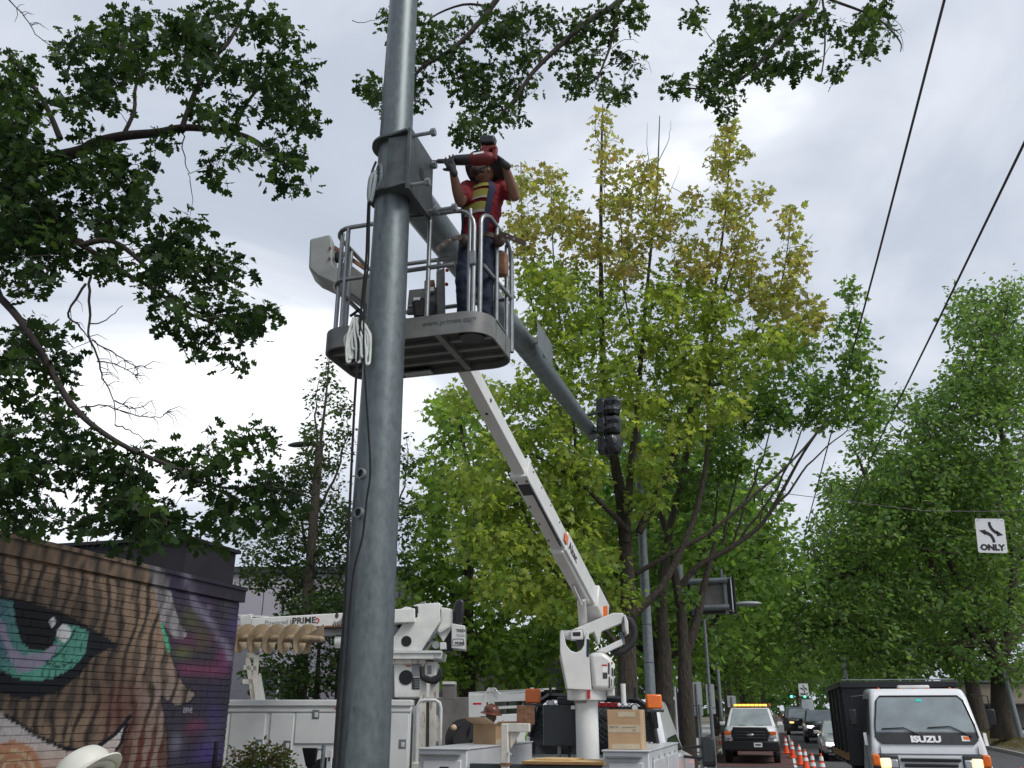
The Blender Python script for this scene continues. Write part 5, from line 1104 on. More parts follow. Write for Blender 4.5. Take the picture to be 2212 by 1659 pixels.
# marker post in front of the digger
mk = thing('marker_post', 'thin grey post with white reflector strip in front of the digger', 'post', np.append(P(700, 1600, 13.3)[:2], 0))
MB().tube([(0, 0, 0), (0, 0, 1.38)], .028, 10).obj('post', M['galv_plain'], mk)
MB().box((.12, -.03, 1.02), (.075, .02, .60)).obj('reflector_strip', M['signwhite'], mk, bevel=.004)
MB().box((.12, -.044, 1.2), (.03, .004, .05)).obj('strip_print', M['ink'], mk); MB().box((.12, -.044, 1.0), (.035, .004, .12)).obj('strip_print', M['ink'], mk)
MB().slab([(-.34, 0, 1.34), (-.1, 0, 1.34), (-.12, 0, 1.15), (-.2, 0, 1.08), (-.26, 0, 1.1)], (0, .05, 0)).obj('dark_pad', M['black'], mk, bevel=.01)
MB().tube([(-.1, 0, 1.32), (0, 0, 1.32)], .012, 6).obj('pad_arm', M['galv_plain'], mk)

# flatbed with ladder rack and cable reel behind the boxes
fb = thing('rack_truck', 'grey flatbed truck with white ladder rack behind the open box', 'truck', np.append(P(1080, 1540, 18)[:2], 0), A)
def q5(px, py, dy=0.0):
    v = P(px, py, 18) - np.array(fb.location); return Vector((v @ rt, v @ hd + dy, v[2]))
MB().slab([q5(930, 1506), q5(1012, 1506), q5(1012, 1640), q5(930, 1640)], (0, 1.8, 0)).obj('locker', M['stucco'], fb, bevel=.01)
MB().slab([q5(1012, 1500), q5(1050, 1500), q5(1050, 1580), q5(1012, 1580)], (0, .3, 0)).obj('locker_end', M['white'], fb, bevel=.01)
MB().slab([q5(1022, 1518, -.005), q5(1040, 1518, -.005), q5(1040, 1522, -.005), q5(1022, 1522, -.005)], (0, .004, 0)).obj('decal', M['red'], fb)
MB().slab([q5(1050, 1545), q5(1150, 1540), q5(1150, 1660), q5(1050, 1660)], (0, 1.6, 0)).obj('flatbed_side', M['body_white'], fb, bevel=.01)
MB().box((0, .9, .7), (2.6, 1.7, .25)).obj('flatbed_frame', M['grey'], fb)
for x in (-.9, .9):
    for y in (.2, 1.6): MB().lathe([(.2, -.12), (.42, -.12), (.45, 0), (.42, .12), (.2, .12)], (x, y, .45), 20, Matrix.Rotation(math.pi / 2, 4, 'X')).obj('wheel', M['rubber'], fb)
for a, b, w_ in (((1012, 1510), (1160, 1504), .14), ((1050, 1530), (1150, 1525), .05), ((1012, 1500), (1175, 1490), .05), ((1012, 1497), (1200, 1487), .03)):
    MB().beam(q5(*a, .1), q5(*b, .1), .08, w_).obj('rack_beam', M['white'], fb)
for x in (1058, 1064, 1150): MB().beam(q5(x, 1485, .1), q5(x, 1560, .1), .07, .07, upd=(0, 1, 0)).obj('rack_upright', M['white'], fb)
for a, b in (((1045, 1503), (1056, 1486)), ((1068, 1486), (1080, 1500)), ((1138, 1500), (1150, 1486))): MB().tube([q5(*a), q5(*b)], .015, 6).obj('rack_stay', M['white'], fb)
cr = thing('cable_reel', 'black cable reel standing behind the open cardboard box', 'reel', np.append(P(1010, 1590, 14.2)[:2], 0), A + .5)
mb = MB(); mb.lathe([(.30, -.15), (.30, -.13), (.14, -.12), (.14, .12), (.30, .13), (.30, .15)], (0, 0, 1.42), 28, Matrix.Rotation(math.pi / 2, 4, 'X')); mb.obj('drum', M['rubber'], cr)
MB().tube([Vector((.16 + .22 * math.cos(t), -.2, 1.52 + .22 * math.sin(t))) for t in np.linspace(0, math.pi, 12)], .016, 8).obj('cable_loop', M['rubber'], cr)
for s in (-.2, .2): MB().beam((0, s, 0), (0, s, 1.42), .08, .06, upd=(0, 1, 0)).obj('reel_leg', M['black'], cr)
tag(MB().ball(P(980, 1572, 13.6), .045, 14, 10).obj('float_ball', M['card_in']), 'small tan ball hanging beside the cable reel', 'ball')
MB().tube([P(980, 1572, 13.6), P(1000, 1568, 14.1)], .006, 6).obj('ball_cord', M['rope'], bpy.data.objects['float_ball'])

# ------------------------------------------------------------------ vehicles
def wheel(root, x, y, r, w, rimm='alu'):
    o = MB().lathe([(r * .55, -w / 2), (r * .94, -w / 2), (r, -w * .35), (r, w * .35), (r * .94, w / 2), (r * .55, w / 2)], (x, y, r), 22, Matrix.Rotation(math.pi / 2, 4, 'Y')).obj('wheel', M['rubber'], root)
    MB().lathe([(.04, -w * .53), (r * .6, -w * .42), (r * .6, w * .42), (.04, w * .53)], (x, y, r), 16, Matrix.Rotation(math.pi / 2, 4, 'Y')).obj('rim', M[rimm], o)
def car(name, label, cat, x, y, paint, L=4.7, W=1.85, H=1.72, hood=1.05, belt=1.08, hl=1.15, wb=.75, roof_end=.86, grp=None, grille='black', gbox=(.55, .62, .25), lamps='headclear', plate=True, low=.28, rz=0, wheelr=.35, rails=False, mirrors=True, badge=False):
    r = thing(name, label, cat, (x, y, roadz(y) + .004), rz, grp); P_ = M[paint]; w2 = W / 2
    prof = [(.06, low), (0, low + .12), (0.0, hood - .30), (.05, hood - .10), (.22, hood), (hl, belt), (L - .12, belt), (L, belt - .14), (L, low + .15), (L - .08, low)]
    n = len(prof); V = []
    for sx, k in ((-1, .86), (-1, 1.0), (-1, .985), (-1, .93), (1, .93), (1, .985), (1, 1.0), (1, .86)): pass
    mb = MB()
    # cross-section loft: narrower at the nose and tail, rounded shoulders
    st = [0, .25, .8, hl, L * .55, L - .6, L - .15, L]; wk_ = [.80, .94, .99, 1, 1, 1, .96, .88]
    top = np.interp(st, [0, .05, .22, hl, L - .12, L], [hood - .14, hood - .06, hood, belt, belt, belt - .12]); bot = [low + .06, low, low, low, low, low, low + .03, low + .1]
    ring = lambda wk, zt, zb: [(-w2 * wk * .90, zb), (w2 * wk * .90, zb), (w2 * wk, zb + .12), (w2 * wk, zb + (zt - zb) * .62), (w2 * wk * .965, zt - .07), (w2 * wk * .88, zt), (0, zt + .025), (-w2 * wk * .88, zt), (-w2 * wk * .965, zt - .07), (-w2 * wk, zb + (zt - zb) * .62), (-w2 * wk, zb + .12)]
    m = 11
    for yy, k, zt, zb in zip(st, wk_, top, bot): mb.v += [Vector((a, yy, b)) for a, b in ring(k, zt, zb)]
    for i in range(len(st) - 1): mb.f += [(i * m + j, i * m + (j + 1) % m, (i + 1) * m + (j + 1) % m, (i + 1) * m + j) for j in range(m)]
    mb.f = [f[::-1] for f in mb.f]; mb.f += [tuple(range(m)), tuple((len(st) - 1) * m + j for j in range(m - 1, -1, -1))]
    body = mb.obj('body', P_, r, bevel=.02, smooth=50)
    # greenhouse
    y0, y1 = hl - .08, L * roof_end + .45; ra, rb = hl + wb, L * roof_end; gw, gt = w2 * .93, w2 * .74
    lo = [(-gw, y0, belt - .02), (gw, y0, belt - .02), (gw, min(y1, L - .12), belt - .02), (-gw, min(y1, L - .12), belt - .02)]; hi = [(-gt, ra, H), (gt, ra, H), (gt, rb, H), (-gt, rb, H)]
    rf = MB().hull8(lo, hi).obj('roof', P_, r, bevel=.06, seg=3)
    def face(a, b, c, d, nm, mt, k=.1, kb=.12, off=.006):
        a, b, c, d = map(Vector, (a, b, c, d)); n_ = (b - a).cross(d - a).normalized()
        q = lambda u, v: (a * (1 - u) + b * u) * (1 - v) + (d * (1 - u) + c * u) * v
        pts = [q(k, kb), q(1 - k, kb), q(1 - k, 1 - kb * .8), q(k, 1 - kb * .8)]
        MB().slab([p + n_ * off for p in pts], -n_ * (off + .002)).obj(nm, M[mt], rf)
    face(lo[0], lo[1], hi[1], hi[0], 'windscreen', 'windscreen', .06, .06)
    face(lo[1], lo[2], hi[2], hi[1], 'side_window', 'glass', .10, .14); face(lo[3], lo[0], hi[0], hi[3], 'side_window', 'glass', .10, .14); face(lo[2], lo[3], hi[3], hi[2], 'rear_window', 'glass', .08, .15)
    for s in (-1, 1):
        wheel(r, s * (w2 - .13), .88, wheelr, .24); wheel(r, s * (w2 - .13), L - .9, wheelr, .24)
        MB().slab([(s * w2 * .80, -.012, hood - .17), (s * w2 * .42, -.03, hood - .2), (s * w2 * .46, -.03, hood - .31), (s * w2 * .80, -.005, hood - .29)], (0, .08, 0)).obj('headlamp', M[lamps], r, bevel=.01)
        if mirrors: MB().box((s * (w2 + .09), hl + .32, belt + .1), (.2, .1, .14)).obj('wing_mirror', P_, r, bevel=.03)
        MB().box((s * w2 * .7, -.0, low + .19), (.16, .05, .08)).obj('fog_lamp', M['black'], r, bevel=.01)
        MB().box((s * w2 * .78, L + .0, belt - .2), (.2, .04, .16)).obj('tail_lamp', M['taillit'], r, bevel=.01)
    gw_, gz, gh_ = gbox[0] * W / 2, gbox[1] * hood, gbox[2]
    g_ = MB().box((0, -.02, gz), (gw_ * 2, .05, gh_)).obj('grille', M['black'], r, bevel=.03)
    if grille == 'chrome': 
        ring_ = [Vector((gw_ * 1.0 * a, -.045, gz + gh_ * .5 * b)) for a, b in ((-.8, 1), (.8, 1), (1, .2), (.7, -1), (-.7, -1), (-1, .2), (-.8, 1))]; MB().tube(ring_, .018, 6).obj('grille_trim', M['chrome'], g_)
    MB().box((0, -.01, low + .15), (W * .62, .06, .14)).obj('bumper_intake', M['black'], r, bevel=.02)
    if plate: MB().box((0, -.055, low + .27), (.31, .012, .155)).obj('number_plate', M['signwhite'], r, bevel=.004)
    if badge: MB().ball((0, -.05, gz + .02), (.10, .012, .04), 14, 8).obj('badge', M['chrome'], r)
    for s in (-1, 1): MB().tube([(s * .12, hl - .1, belt + .03), (s * .6, hl + .02, belt + .05)], .01, 5).obj('wiper', M['black'], r)
    if rails:
        for s in (-1, 1): MB().tube([(s * gt * .9, ra + .2, H + .05), (s * gt * .9, rb - .1, H + .05)], .018, 6).obj('roof_rail', M['black'], rf)
    return r
# white work pickup with amber light bar
pk = car('pickup_truck', 'white work pickup with amber light bar parked in the bus lane', 'pickup', -1.24, 36.7, 'carwhite', L=5.9, W=2.03, H=1.96, hood=1.30, belt=1.28, hl=1.35, wb=.72, roof_end=.52, lamps='headclear', gbox=(.62, .76, .52), plate=False, low=.42, wheelr=.41, badge=True)
MB().box((0, -.12, .62), (2.06, .22, .34)).obj('push_bumper', M['black'], pk, bevel=.04)
MB().slab([(-.62, -.06, 1.27), (.62, -.06, 1.27), (.70, -.06, 1.05), (.62, -.06, .78), (-.62, -.06, .78), (-.70, -.06, 1.05)], (0, .06, 0)).obj('grille_surround', M['black'], pk, bevel=.03)
for z_ in (.9, 1.0, 1.1): MB().box((0, -.075, z_), (1.1, .03, .04)).obj('grille_bar', M['dgrey'], pk, bevel=.008)
MB().ball((0, -.09, 1.0), (.13, .012, .055), 16, 8).obj('oval_badge', M['chrome'], pk)
MB().box((.26, -.235, .66), (.30, .008, .15)).obj('number_plate', M['signwhite'], pk); MB().box((.26, -.241, .66), (.2, .004, .05)).obj('plate_number', M['navy'], pk)
for s in (-1, 1):
    MB().box((s * .83, -.03, 1.06), (.24, .08, .13)).obj('turn_lamp', M['amber'], pk, bevel=.02); MB().box((s * .83, -.025, .93), (.24, .08, .12)).obj('headlamp', M['headclear'], pk, bevel=.02)
    MB().tube([(s * 1.0, 1.75, 1.38), (s * 1.3, 1.72, 1.42)], .03, 8).obj('mirror_arm', M['black'], pk); MB().box((s * 1.36, 1.7, 1.40), (.24, .12, .42)).obj('tow_mirror', M['black'], pk, bevel=.04)
lb = MB().box((.05, 2.6, 2.06), (1.45, .25, .10)).obj('light_bar', M['dgrey'], pk, bevel=.02)
for k in range(8): MB().box((-.56 + k * .165, 2.47, 2.07), (.145, .03, .075)).obj('light_cell', M['amberlit'], lb, bevel=.006)
MB().box((.76, 2.6, 2.07), (.10, .24, .10)).obj('end_lens', M['amber'], lb, bevel=.01)
MB().box((0, 4.4, 1.45), (2.1, 2.6, .5)).obj('flatbed_sides', M['stucco'], pk, bevel=.02)
for s in (-1, 1): MB().box((s * 1.12, 3.6, 1.2), (.25, 1.0, .35)).obj('side_locker', M['grey'], pk, bevel=.02)
car('sedan', 'silver sedan with bright lamp beside the black dump body', 'car', 2.25, 38.6, 'carsilver', L=4.85, W=1.84, H=1.45, hood=.86, belt=.93, hl=1.25, wb=.85, roof_end=.68, lamps='headcool', gbox=(.6, .52, .26))
car('suv', 'black suv with chrome edged grille behind the silver sedan', 'car', 2.05, 55.5, 'carblack', L=4.9, W=1.95, H=1.75, hood=1.1, belt=1.12, hl=1.15, grille='chrome', lamps='headcool', gbox=(.55, .66, .28), rails=True)
car('suv', 'dark maroon suv partly hidden by the black suv', 'car', 1.15, 70, 'cardark', L=4.9, W=1.95, H=1.8, hood=1.1, belt=1.12, hl=1.1, lamps='headlit')
car('suv', 'black boxy suv ahead of the dark maroon one', 'car', 1.0, 84, 'carblack', L=4.9, W=2.0, H=1.9, hood=1.15, belt=1.15, hl=1.1)
car('suv', 'white suv far down the avenue by the glowing headlights', 'car', -2.3, 150, 'carwhite', L=4.6, W=1.85, H=1.68)
for k, (x, y, p_, lab) in enumerate(((-5.8, 170, 'carsilver', 'small far car with two glowing headlights under the trees'), (0.6, 190, 'carred', 'tiny far red car beyond the white suv'), (3.2, 125, 'cardark', 'dark red box van far down the avenue'))):
    car('far_car', lab, 'car', x, y, p_, H=3.0 if k == 2 else 1.6, lamps='headlit', belt=1.2 if k == 2 else 1.05)
# cab-over truck with black dump body
tr = thing('box_truck', 'white cab-over truck with black dump body driving towards the cones', 'truck', (2.42, 18.2, .004), math.radians(1.5))
W2 = .96
cabp = [(0.02, .70), (-.02, 1.10), (0.0, 1.30), (.30, 2.08), (.46, 2.21), (1.45, 2.24), (1.62, 2.16), (1.65, .70)]
mb = MB(); m = len(cabp)
def cabw(z): return W2 if z < 1.3 else W2 - (z - 1.3) * .17
for s in (-1, 1): mb.v += [Vector((s * cabw(z), y, z)) for y, z in cabp]
mb.f = [tuple(range(m)), tuple(range(2 * m - 1, m - 1, -1))] + [(i, i + m, (i + 1) % m + m, (i + 1) % m) for i in range(m)]
cab = mb.obj('cab', M['carwhite'], tr, bevel=.085, seg=4)
def fz(x, z, off=.0):                 # point on the raked screen plane
    t = (z - 1.30) / (2.08 - 1.30); return Vector((x, .30 * t - off, z + off * .3))
ws = [fz(-.83, 1.475, .012), fz(.83, 1.475, .012), fz(.81, 1.6, .012), fz(.72, 2.0, .012), fz(.64, 2.06, .012), fz(-.64, 2.06, .012), fz(-.72, 2.0, .012), fz(-.81, 1.6, .012)]
MB().slab(ws, (0, .02, 0)).obj('windscreen', M['windscreen'], cab, bevel=.004)
MB().slab([fz(-.845, 1.465, .010), fz(.845, 1.465, .010), fz(.84, 1.34, .014), fz(.76, 1.27, .02), fz(-.76, 1.27, .02), fz(-.84, 1.34, .014)], (0, .02, 0)).obj('front_panel', M['black'], cab, bevel=.006)
MB().tube([fz(q[0], q[1], .014) for q in ((-.845, 1.38), (-.825, 1.6), (-.735, 2.0), (-.66, 2.08), (.66, 2.08), (.735, 2.0), (.825, 1.6), (.845, 1.38))], .014, 6).obj('screen_gasket', M['rubber'], cab)
for a, b, c_ in (((-.08, 1.40), (-.35, 1.535), (-.72, 1.52)), ((.74, 1.40), (.42, 1.56), (.05, 1.54))):
    MB().tube([fz(*a, .03), fz(*b, .035), fz(*c_, .03)], .011, 6).obj('wiper', M['rubber'], cab)
text('lettering', 'ISUZU', .145, fz(-.02, 1.305, .024), (1, 0, 0), (0, .30, .92), M['signwhite'], cab, ext=.002, bold=.008, align='CENTER', sx=1.25)
MB().slab([fz(.57, 1.325, .018), fz(.70, 1.325, .018), fz(.69, 1.41, .018), fz(.57, 1.41, .018)], (0, .004, 0)).obj('corner_badge', M['signwhite'], cab)
MB().slab([fz(.59, 1.355, .021), fz(.70, 1.34, .021), fz(.69, 1.40, .021), fz(.60, 1.40, .021)], (0, .002, 0)).obj('badge_print', M['amber'], cab)
MB().slab([fz(-.06, 1.98, .02), fz(.05, 1.98, .02), fz(.05, 2.025, .02), fz(-.06, 2.025, .02)], (0, .004, 0)).obj('toll_tag', M['teal'], cab)
for x in (-.62, -.24, 0, .24, .62): MB().lathe([(.026, 0), (.026, .02), (.015, .032), (.004, .036)], (x, .60, 2.205), 12).obj('marker_lamp', M['amber'], cab)
MB().box((0.0, .66, 2.25), (.55, .16, .06)).obj('roof_vent', M['white'], cab, bevel=.02)
MB().slab([(-.93, -.03, 1.10), (.93, -.03, 1.10), (.95, -.03, .72), (-.95, -.03, .72)], (0, .08, 0)).obj('lamp_panel', M['carwhite'], cab, bevel=.02)
for z_ in (1.02, .93): MB().box((0, -.06, z_), (.98 - (1.02 - z_) * 1.2, .05, .055)).obj('grille_slot', M['black'], cab, bevel=.012)
for s in (-1, 1):
    MB().box((s * .74, -.035, .98), (.44, .05, .24)).obj('lamp_recess', M['dgrey'], cab, bevel=.03)
    MB().box((s * .90, -.055, 1.01), (.13, .10, .20)).obj('turn_lamp', M['amber'], cab, bevel=.03)
    MB().box((s * .745, -.065, .965), (.17, .05, .16)).obj('headlamp_lit', M['headlit'], cab, bevel=.02)
    MB().box((s * .60, -.06, .955), (.12, .05, .14)).obj('headlamp', M['headclear'], cab, bevel=.02)
    MB().slab([(s * (cabw(1.4) + .012), .25, 1.42), (s * (cabw(1.4) + .012), 1.35, 1.45), (s * (cabw(2.05) + .006), 1.3, 2.06), (s * (cabw(2.05) + .006), .48, 2.04)], (-s * .012, 0, 0)).obj('side_window', M['glass'], cab)
    MB().slab([(s * .975, .16, 1.25), (s * .975, .22, 1.25), (s * .975, .30, 1.43), (s * .975, .24, 1.46)], (s * .05, 0, 0)).obj('mirror_bracket', M['white'], cab)
    MB().tube([(s * .90, .35, 2.1), (s * 1.16, .28, 2.08), (s * 1.18, .28, 1.6), (s * .97, .35, 1.4)], .012, 6).obj('mirror_loop', M['black'], cab)
    MB().box((s * 1.17, .27, 1.72), (.13, .05, .28)).obj('mirror', M['black'], cab, bevel=.02)
    wheel(tr, s * .78, .85, .42, .22, 'white'); wheel(tr, s * .72, 4.1, .42, .42, 'white')
for x in (-.80, .80): MB().box((x, -.028, 1.17), (.008, .02, .16)).obj('panel_gap', M['dgrey'], cab)
MB().box((0, -.028, 1.115), (1.7, .02, .008)).obj('panel_gap', M['dgrey'], cab)
for s in (-1, 1): MB().box((s * .967, .55, 1.1), (.01, .008, .75)).obj('door_gap', M['dgrey'], cab); MB().box((s * .97, 1.2, 1.28), (.02, .16, .035)).obj('door_handle', M['black'], cab)
MB().box((0, -.02, .60), (1.9, .14, .2)).obj('bumper', M['carwhite'], tr, bevel=.04)
MB().box((0, 2.9, .62), (.8, 5.4, .2)).obj('chassis', M['black'], tr)
db = MB().box((-.10, 3.75, 1.58), (2.12, 3.7, 1.54)).obj('dump_body', M['black'], tr, bevel=.015)
MB().box((-.10, 1.84, 2.33), (2.2, .08, .12)).obj('body_header', M['black'], db, bevel=.01)
for s in (-1, 1):
    MB().box((s * 1.09 - .10, 3.75, 2.33), (.08, 3.7, .1)).obj('body_rail', M['black'], db, bevel=.01)
    for y in (2.3, 3.2, 4.1, 5.0): MB().box((s * 1.08 - .10, y, 1.58), (.06, .1, 1.45)).obj('body_stake', M['black'], db, bevel=.008)
    MB().box((s * 1.085 - .10, 3.75, .98), (.05, 3.6, .13)).obj('wood_rub_rail', M['woodedge'], db)
MB().tube([(-1.15, 1.83, 2.42), (.95, 1.83, 2.42)], .012, 6).obj('tarp_rod', M['galv_plain'], db)

# ------------------------------------------------------------------ cones
def make_cone(label, loc, rz):
    r = thing('traffic_cone', label, 'cone', loc, rz, 'orange cones along the work zone')
    MB().box((0, 0, .02), (.36, .36, .04)).obj('base', M['cone'], r, bevel=.02)
    b = MB().lathe([(.125, .035), (.115, .08), (.030, .65), (.026, .685), (.01, .69)], n=20).obj('cone_body', M['cone'], r)
    for z0, z1 in ((.33, .43), (.50, .61)): MB().lathe([(.123 - (z0 - .08) * .149 + .007, z0), (.123 - (z1 - .08) * .149 + .007, z1)], n=20).obj('reflective_band', M['reflect'], b)
    return r
cn = [(1700, 1633, 'farthest orange cone of the row beside the white pickup'), (1714, 1641, 'second farthest orange cone in the row by the pickup'), (1730, 1653, 'middle orange cone in the row by the pickup'), (1743, 1668, 'orange cone overlapping the next in the row, second nearest'), (1759, 1682, 'nearest orange cone of the row, cut by the picture edge'), (1558, 1620, 'orange cone on the pavement left of the white pickup'), (1779, 1684, 'orange cone just in front of the silver sedan'), (1772, 1640, '')]
c0 = None
for k, (x, y, lb_) in enumerate(cn[:7]):
    p = PH(x, y, .01); o = make_cone(lb_, (p[0], p[1], .012), .2 * k) if c0 is None else copy_tree(c0); c0 = c0 or o
    o.location = (p[0], p[1], (roadz(p[1]) + .012) if p[0] > -2.7 else .13); o.rotation_euler = (0, 0, .3 * k); o['label'] = lb_
for (x, y, lb_) in ((2136, 1642, 'orange cone by the yellow line right of the cab-over truck'), (2204, 1652, 'orange cone at the right picture edge beside the avenue')):
    p = PH(x, y, .75); o = copy_tree(c0); o.location = (p[0], p[1], .012); o['label'] = lb_

# ------------------------------------------------------------------ signs, poles, wires
def arrow_sign(label, px, py, d, w, h, detail=True, tilt=0.0, wire_z=None):
    c = Vector(P(px, py, d)); r = thing('lane_sign', label, 'sign', c)
    pts = rrect(-w / 2, w / 2, -h / 2, h / 2, w * .06, 4)
    T = Matrix.Rotation(tilt, 4, 'Y')
    f = lambda x, z, y=0: T @ Vector((x, y, z))
    pn = MB().slab([f(x, z) for x, z in pts], (0, .012, 0)).obj('panel', M['signwhite'], r)
    k = h
    def curve(pl_, wd): 
        mb = MB(); L_, R_ = [], []
        for i, (x, z) in enumerate(pl_):
            a = Vector((*pl_[max(i - 1, 0)], 0)); b = Vector((*pl_[min(i + 1, len(pl_) - 1)], 0)); t = (b - a).normalized(); n_ = Vector((-t.y, t.x, 0))
            L_.append((x + n_.x * wd / 2, z + n_.y * wd / 2)); R_.append((x - n_.x * wd / 2, z - n_.y * wd / 2))
        ring = L_ + R_[::-1]; mb.slab([f(x * w, z * h, -.003) for x, z in ring], (0, .002, 0)); return mb
    sg_ = []
    # arrow coming down and turning right; arrow going up and turning left
    curve([(-.02, .40), (-.01, .30), (.04, .20), (.13, .12), (.24, .07)], .10).obj('arrow_stem', M['signblack'], pn)
    MB().slab([f(x * w, z * h, -.003) for x, z in ((.22, .145), (.42, .02), (.19, -.02))], (0, .002, 0)).obj('arrow_head', M['signblack'], pn)
    curve([(.08, -.20), (.06, -.10), (.0, .0), (-.10, .06), (-.20, .09)], .10).obj('arrow_stem', M['signblack'], pn)
    MB().slab([f(x * w, z * h, -.003) for x, z in ((-.40, .15), (-.16, .17), (-.20, .01))], (0, .002, 0)).obj('arrow_head', M['signblack'], pn)
    o = text('lettering', 'ONLY', h * .23, f(.0, -.42 * h, -.003), f(1, 0), f(0, 1), M['signblack'], pn, ext=.001, bold=.014 * h, align='CENTER')
    for s in (-1, 1):
        MB().beam(f(s * w * .32, h * .5), f(s * w * .32, h * .5 + .17), .03, .015).obj('hanger', M['galv_dark'], r)
    for (x, z) in ((-.42, -.36), (.42, -.36), (-.42, .45), (.42, .45)): MB().cyl(f(x * w, z * h, -.001), f(x * w, z * h, -.006), .012, 8).obj('bolt', M['galv_plain'], pn)
    return r
def wire(name, label, pts, r, m='cable', grp=None): tag(MB().tube(pts, r, 6).obj(name, M[m]), label, 'cable', grp)
def sag(a, b, s, n=20): a, b = Vector(a), Vector(b); return [a + (b - a) * t - Vector((0, 0, s * 4 * t * (1 - t))) for t in np.linspace(0, 1, n)]
arrow_sign('white two way turn arrow ONLY sign hanging over the avenue', 2141, 1157, 22, .66, .86, tilt=.07)
sz = P(2141, 1157, 22)[2] + .43 + .16
p2 = Vector(P(1405, 1495, 20)); sp = thing('strain_pole', 'slim grey steel pole standing between the tree trunks', 'pole', (p2.x, p2.y, .12))
MB().tube([(0, 0, 0), (0, 0, 1.95), (0, 0, 1.96), (0, 0, 8.2)], [.135, .125, .115, .085], 24).obj('shaft', M['galv_plain'], sp)
for z in (1.95, 2.7, 3.5, 6.6, 6.9): MB().lathe([(.13 - .006 * z, -.012), (.13 - .006 * z, .012)], (0, 0, z), 20).obj('band', M['galv_dark'], sp)
a = Vector((p2.x, p2.y, 7.0)); b = Vector((13, 24.5, sz + .4)); S1 = P(2141, 1157, 22)
wire('span_wire', 'thin span wire carrying the ONLY sign across the avenue', [a, (S1[0] - 1.5, S1[1] - .45, sz + .03), (S1[0] + .4, S1[1], sz), b], .008)
wire('overhead_cable', 'thick overhead cable crossing the sky left of the other', [P(2050, -80, 9), P(2040, 0, 10), P(1895, 560, 16), P(1852, 720, 20), P(1742, 1140, 40), P(1735, 1175, 46)], .022)
wire('overhead_cable', 'thick overhead cable at the right edge of the sky', [P(2290, 150, 9), P(2212, 310, 10.5), P(2028, 690, 16), P(1900, 950, 26), P(1830, 1110, 40)], .022)
wire('guy_wire', 'thin wire slanting over the lilac panelled building', [P(515, 1350, 26), P(700, 1430, 27)], .012)
arrow_sign('tiny far ONLY turn sign hanging under the tree arch', 1736, 1490, 75, .75, .95)
S2 = P(1736, 1490, 75); wire('span_wire', 'far span wire holding the tiny ONLY sign', [(-6, S2[1], S2[2] + 1.2), (S2[0], S2[1], S2[2] + .62), (10.5, S2[1] + 1, S2[2] + 1.2)], .012)
for x, lb_ in ((1709, 'far green signal left of the other green one'), (1738, 'far green signal right of the other green one')):
    c = Vector(P(x, 1500, 118)); r = thing('far_signal', lb_, 'traffic signal', c, 0, 'far signals showing green')
    MB().box((0, 0, .1), (.36, .25, 1.1)).obj('housing', M['black'], r, bevel=.03)
    for k in range(3):
        MB().cyl((0, -.125, .45 - .35 * k), (0, -.15, .45 - .35 * k), .15, 16).obj('lens', M['greenlit'] if k == 2 else M['dgrey'], r)
        MB().tube([Vector((.16 * math.cos(t), -.22, .45 - .35 * k + .16 * math.sin(t))) for t in np.linspace(0, math.pi, 10)], .02, 5).obj('visor', M['black'], r)
    MB().tube([(0, 0, .65), (0, 0, 1.6)], .03, 6).obj('hanger', M['black'], r)
c = P(1720, 1480, 118); wire('span_wire', 'far span wire carrying the two green signals', [(-6, c[1], c[2] + .3), (11, c[1], c[2] + .3)], .02)
# message board seen from behind
vm = Vector(P(1535, 1285, 26)); vp = Vector(P(1478, 1400, 26.3)); r = thing('message_board', 'back of an electronic message board on a grey post', 'sign', (vp.x, vp.y, .12))
zc_ = vm.z - .12; dx = vm.x - vp.x
MB().tube([(0, 0, 0), (0, 0, zc_ + .9)], [.13, .11], 20).obj('post', M['galv_plain'], r)
MB().box((dx, .25, zc_), (1.32, .30, 1.02)).obj('cabinet', M['dgrey'], r, bevel=.02)
MB().box((dx - .05, .08, zc_), (1.0, .05, .80)).obj('back_panel', M['stucco'], r, bevel=.01)
for z in (zc_ + .40, zc_ - .36): MB().tube([(-.1, -.02, z), (dx + .5, -.02, z)], .085, 16).obj('support_tube', M['galv_plain'], r)
for x in (dx - .52, dx + .42): MB().box((x, .02, zc_), (.09, .08, 1.1)).obj('bracket', M['galv_plain'], r, bevel=.01)
MB().box((dx + .60, .02, zc_), (.03, .05, .98)).obj('edge_bar', M['signwhite'], r); MB().box((dx + .67, .2, zc_), (.04, .36, 1.1)).obj('visor_edge', M['black'], r)
for z in (zc_ + .45, zc_ - .45): MB().box((dx + .56, .02, z), (.16, .05, .03)).obj('edge_tab', M['alu'], r)
MB().tube([(dx + .35, .1, zc_ + .5), (dx + .35, .1, zc_ + .75)], .03, 8).obj('aerial', M['galv_plain'], r)
def lamp(label, px, py0, py1, d, arm, m='galv_plain', r0=.09, base=.12):
    t = Vector(P(px, py1, d)); r = thing('street_lamp', label, 'street lamp', (t.x, t.y, base)); h = t.z - base
    MB().tube([(0, 0, 0), (0, 0, h)], [r0, r0 * .7], 16).obj('column', M[m], r)
    a = arm; pts = [(0, 0, h - .1), (a * .25, 0, h + abs(a) * .22), (a * .6, 0, h + abs(a) * .38), (a, 0, h + abs(a) * .42)]
    ao = MB().tube(pts, r0 * .5, 10).obj('arm', M[m], r)
    hd_ = MB(); hd_.ball((a * 1.0 + math.copysign(.32, a), 0, h + abs(a) * .42), (.42, .15, .08), 16, 8); hd_.obj('luminaire', M['galv_dark' if m != 'galv_plain' else 'signback'], r)
    return r
lamp('slender silver street lamp with arm over the bus lane', 1521, 0, 1338, 27.5, 1.0, r0=.06)
lamp('tall silver street lamp head above the sky gap', 1528, 0, 1160, 40, 1.2, r0=.08)
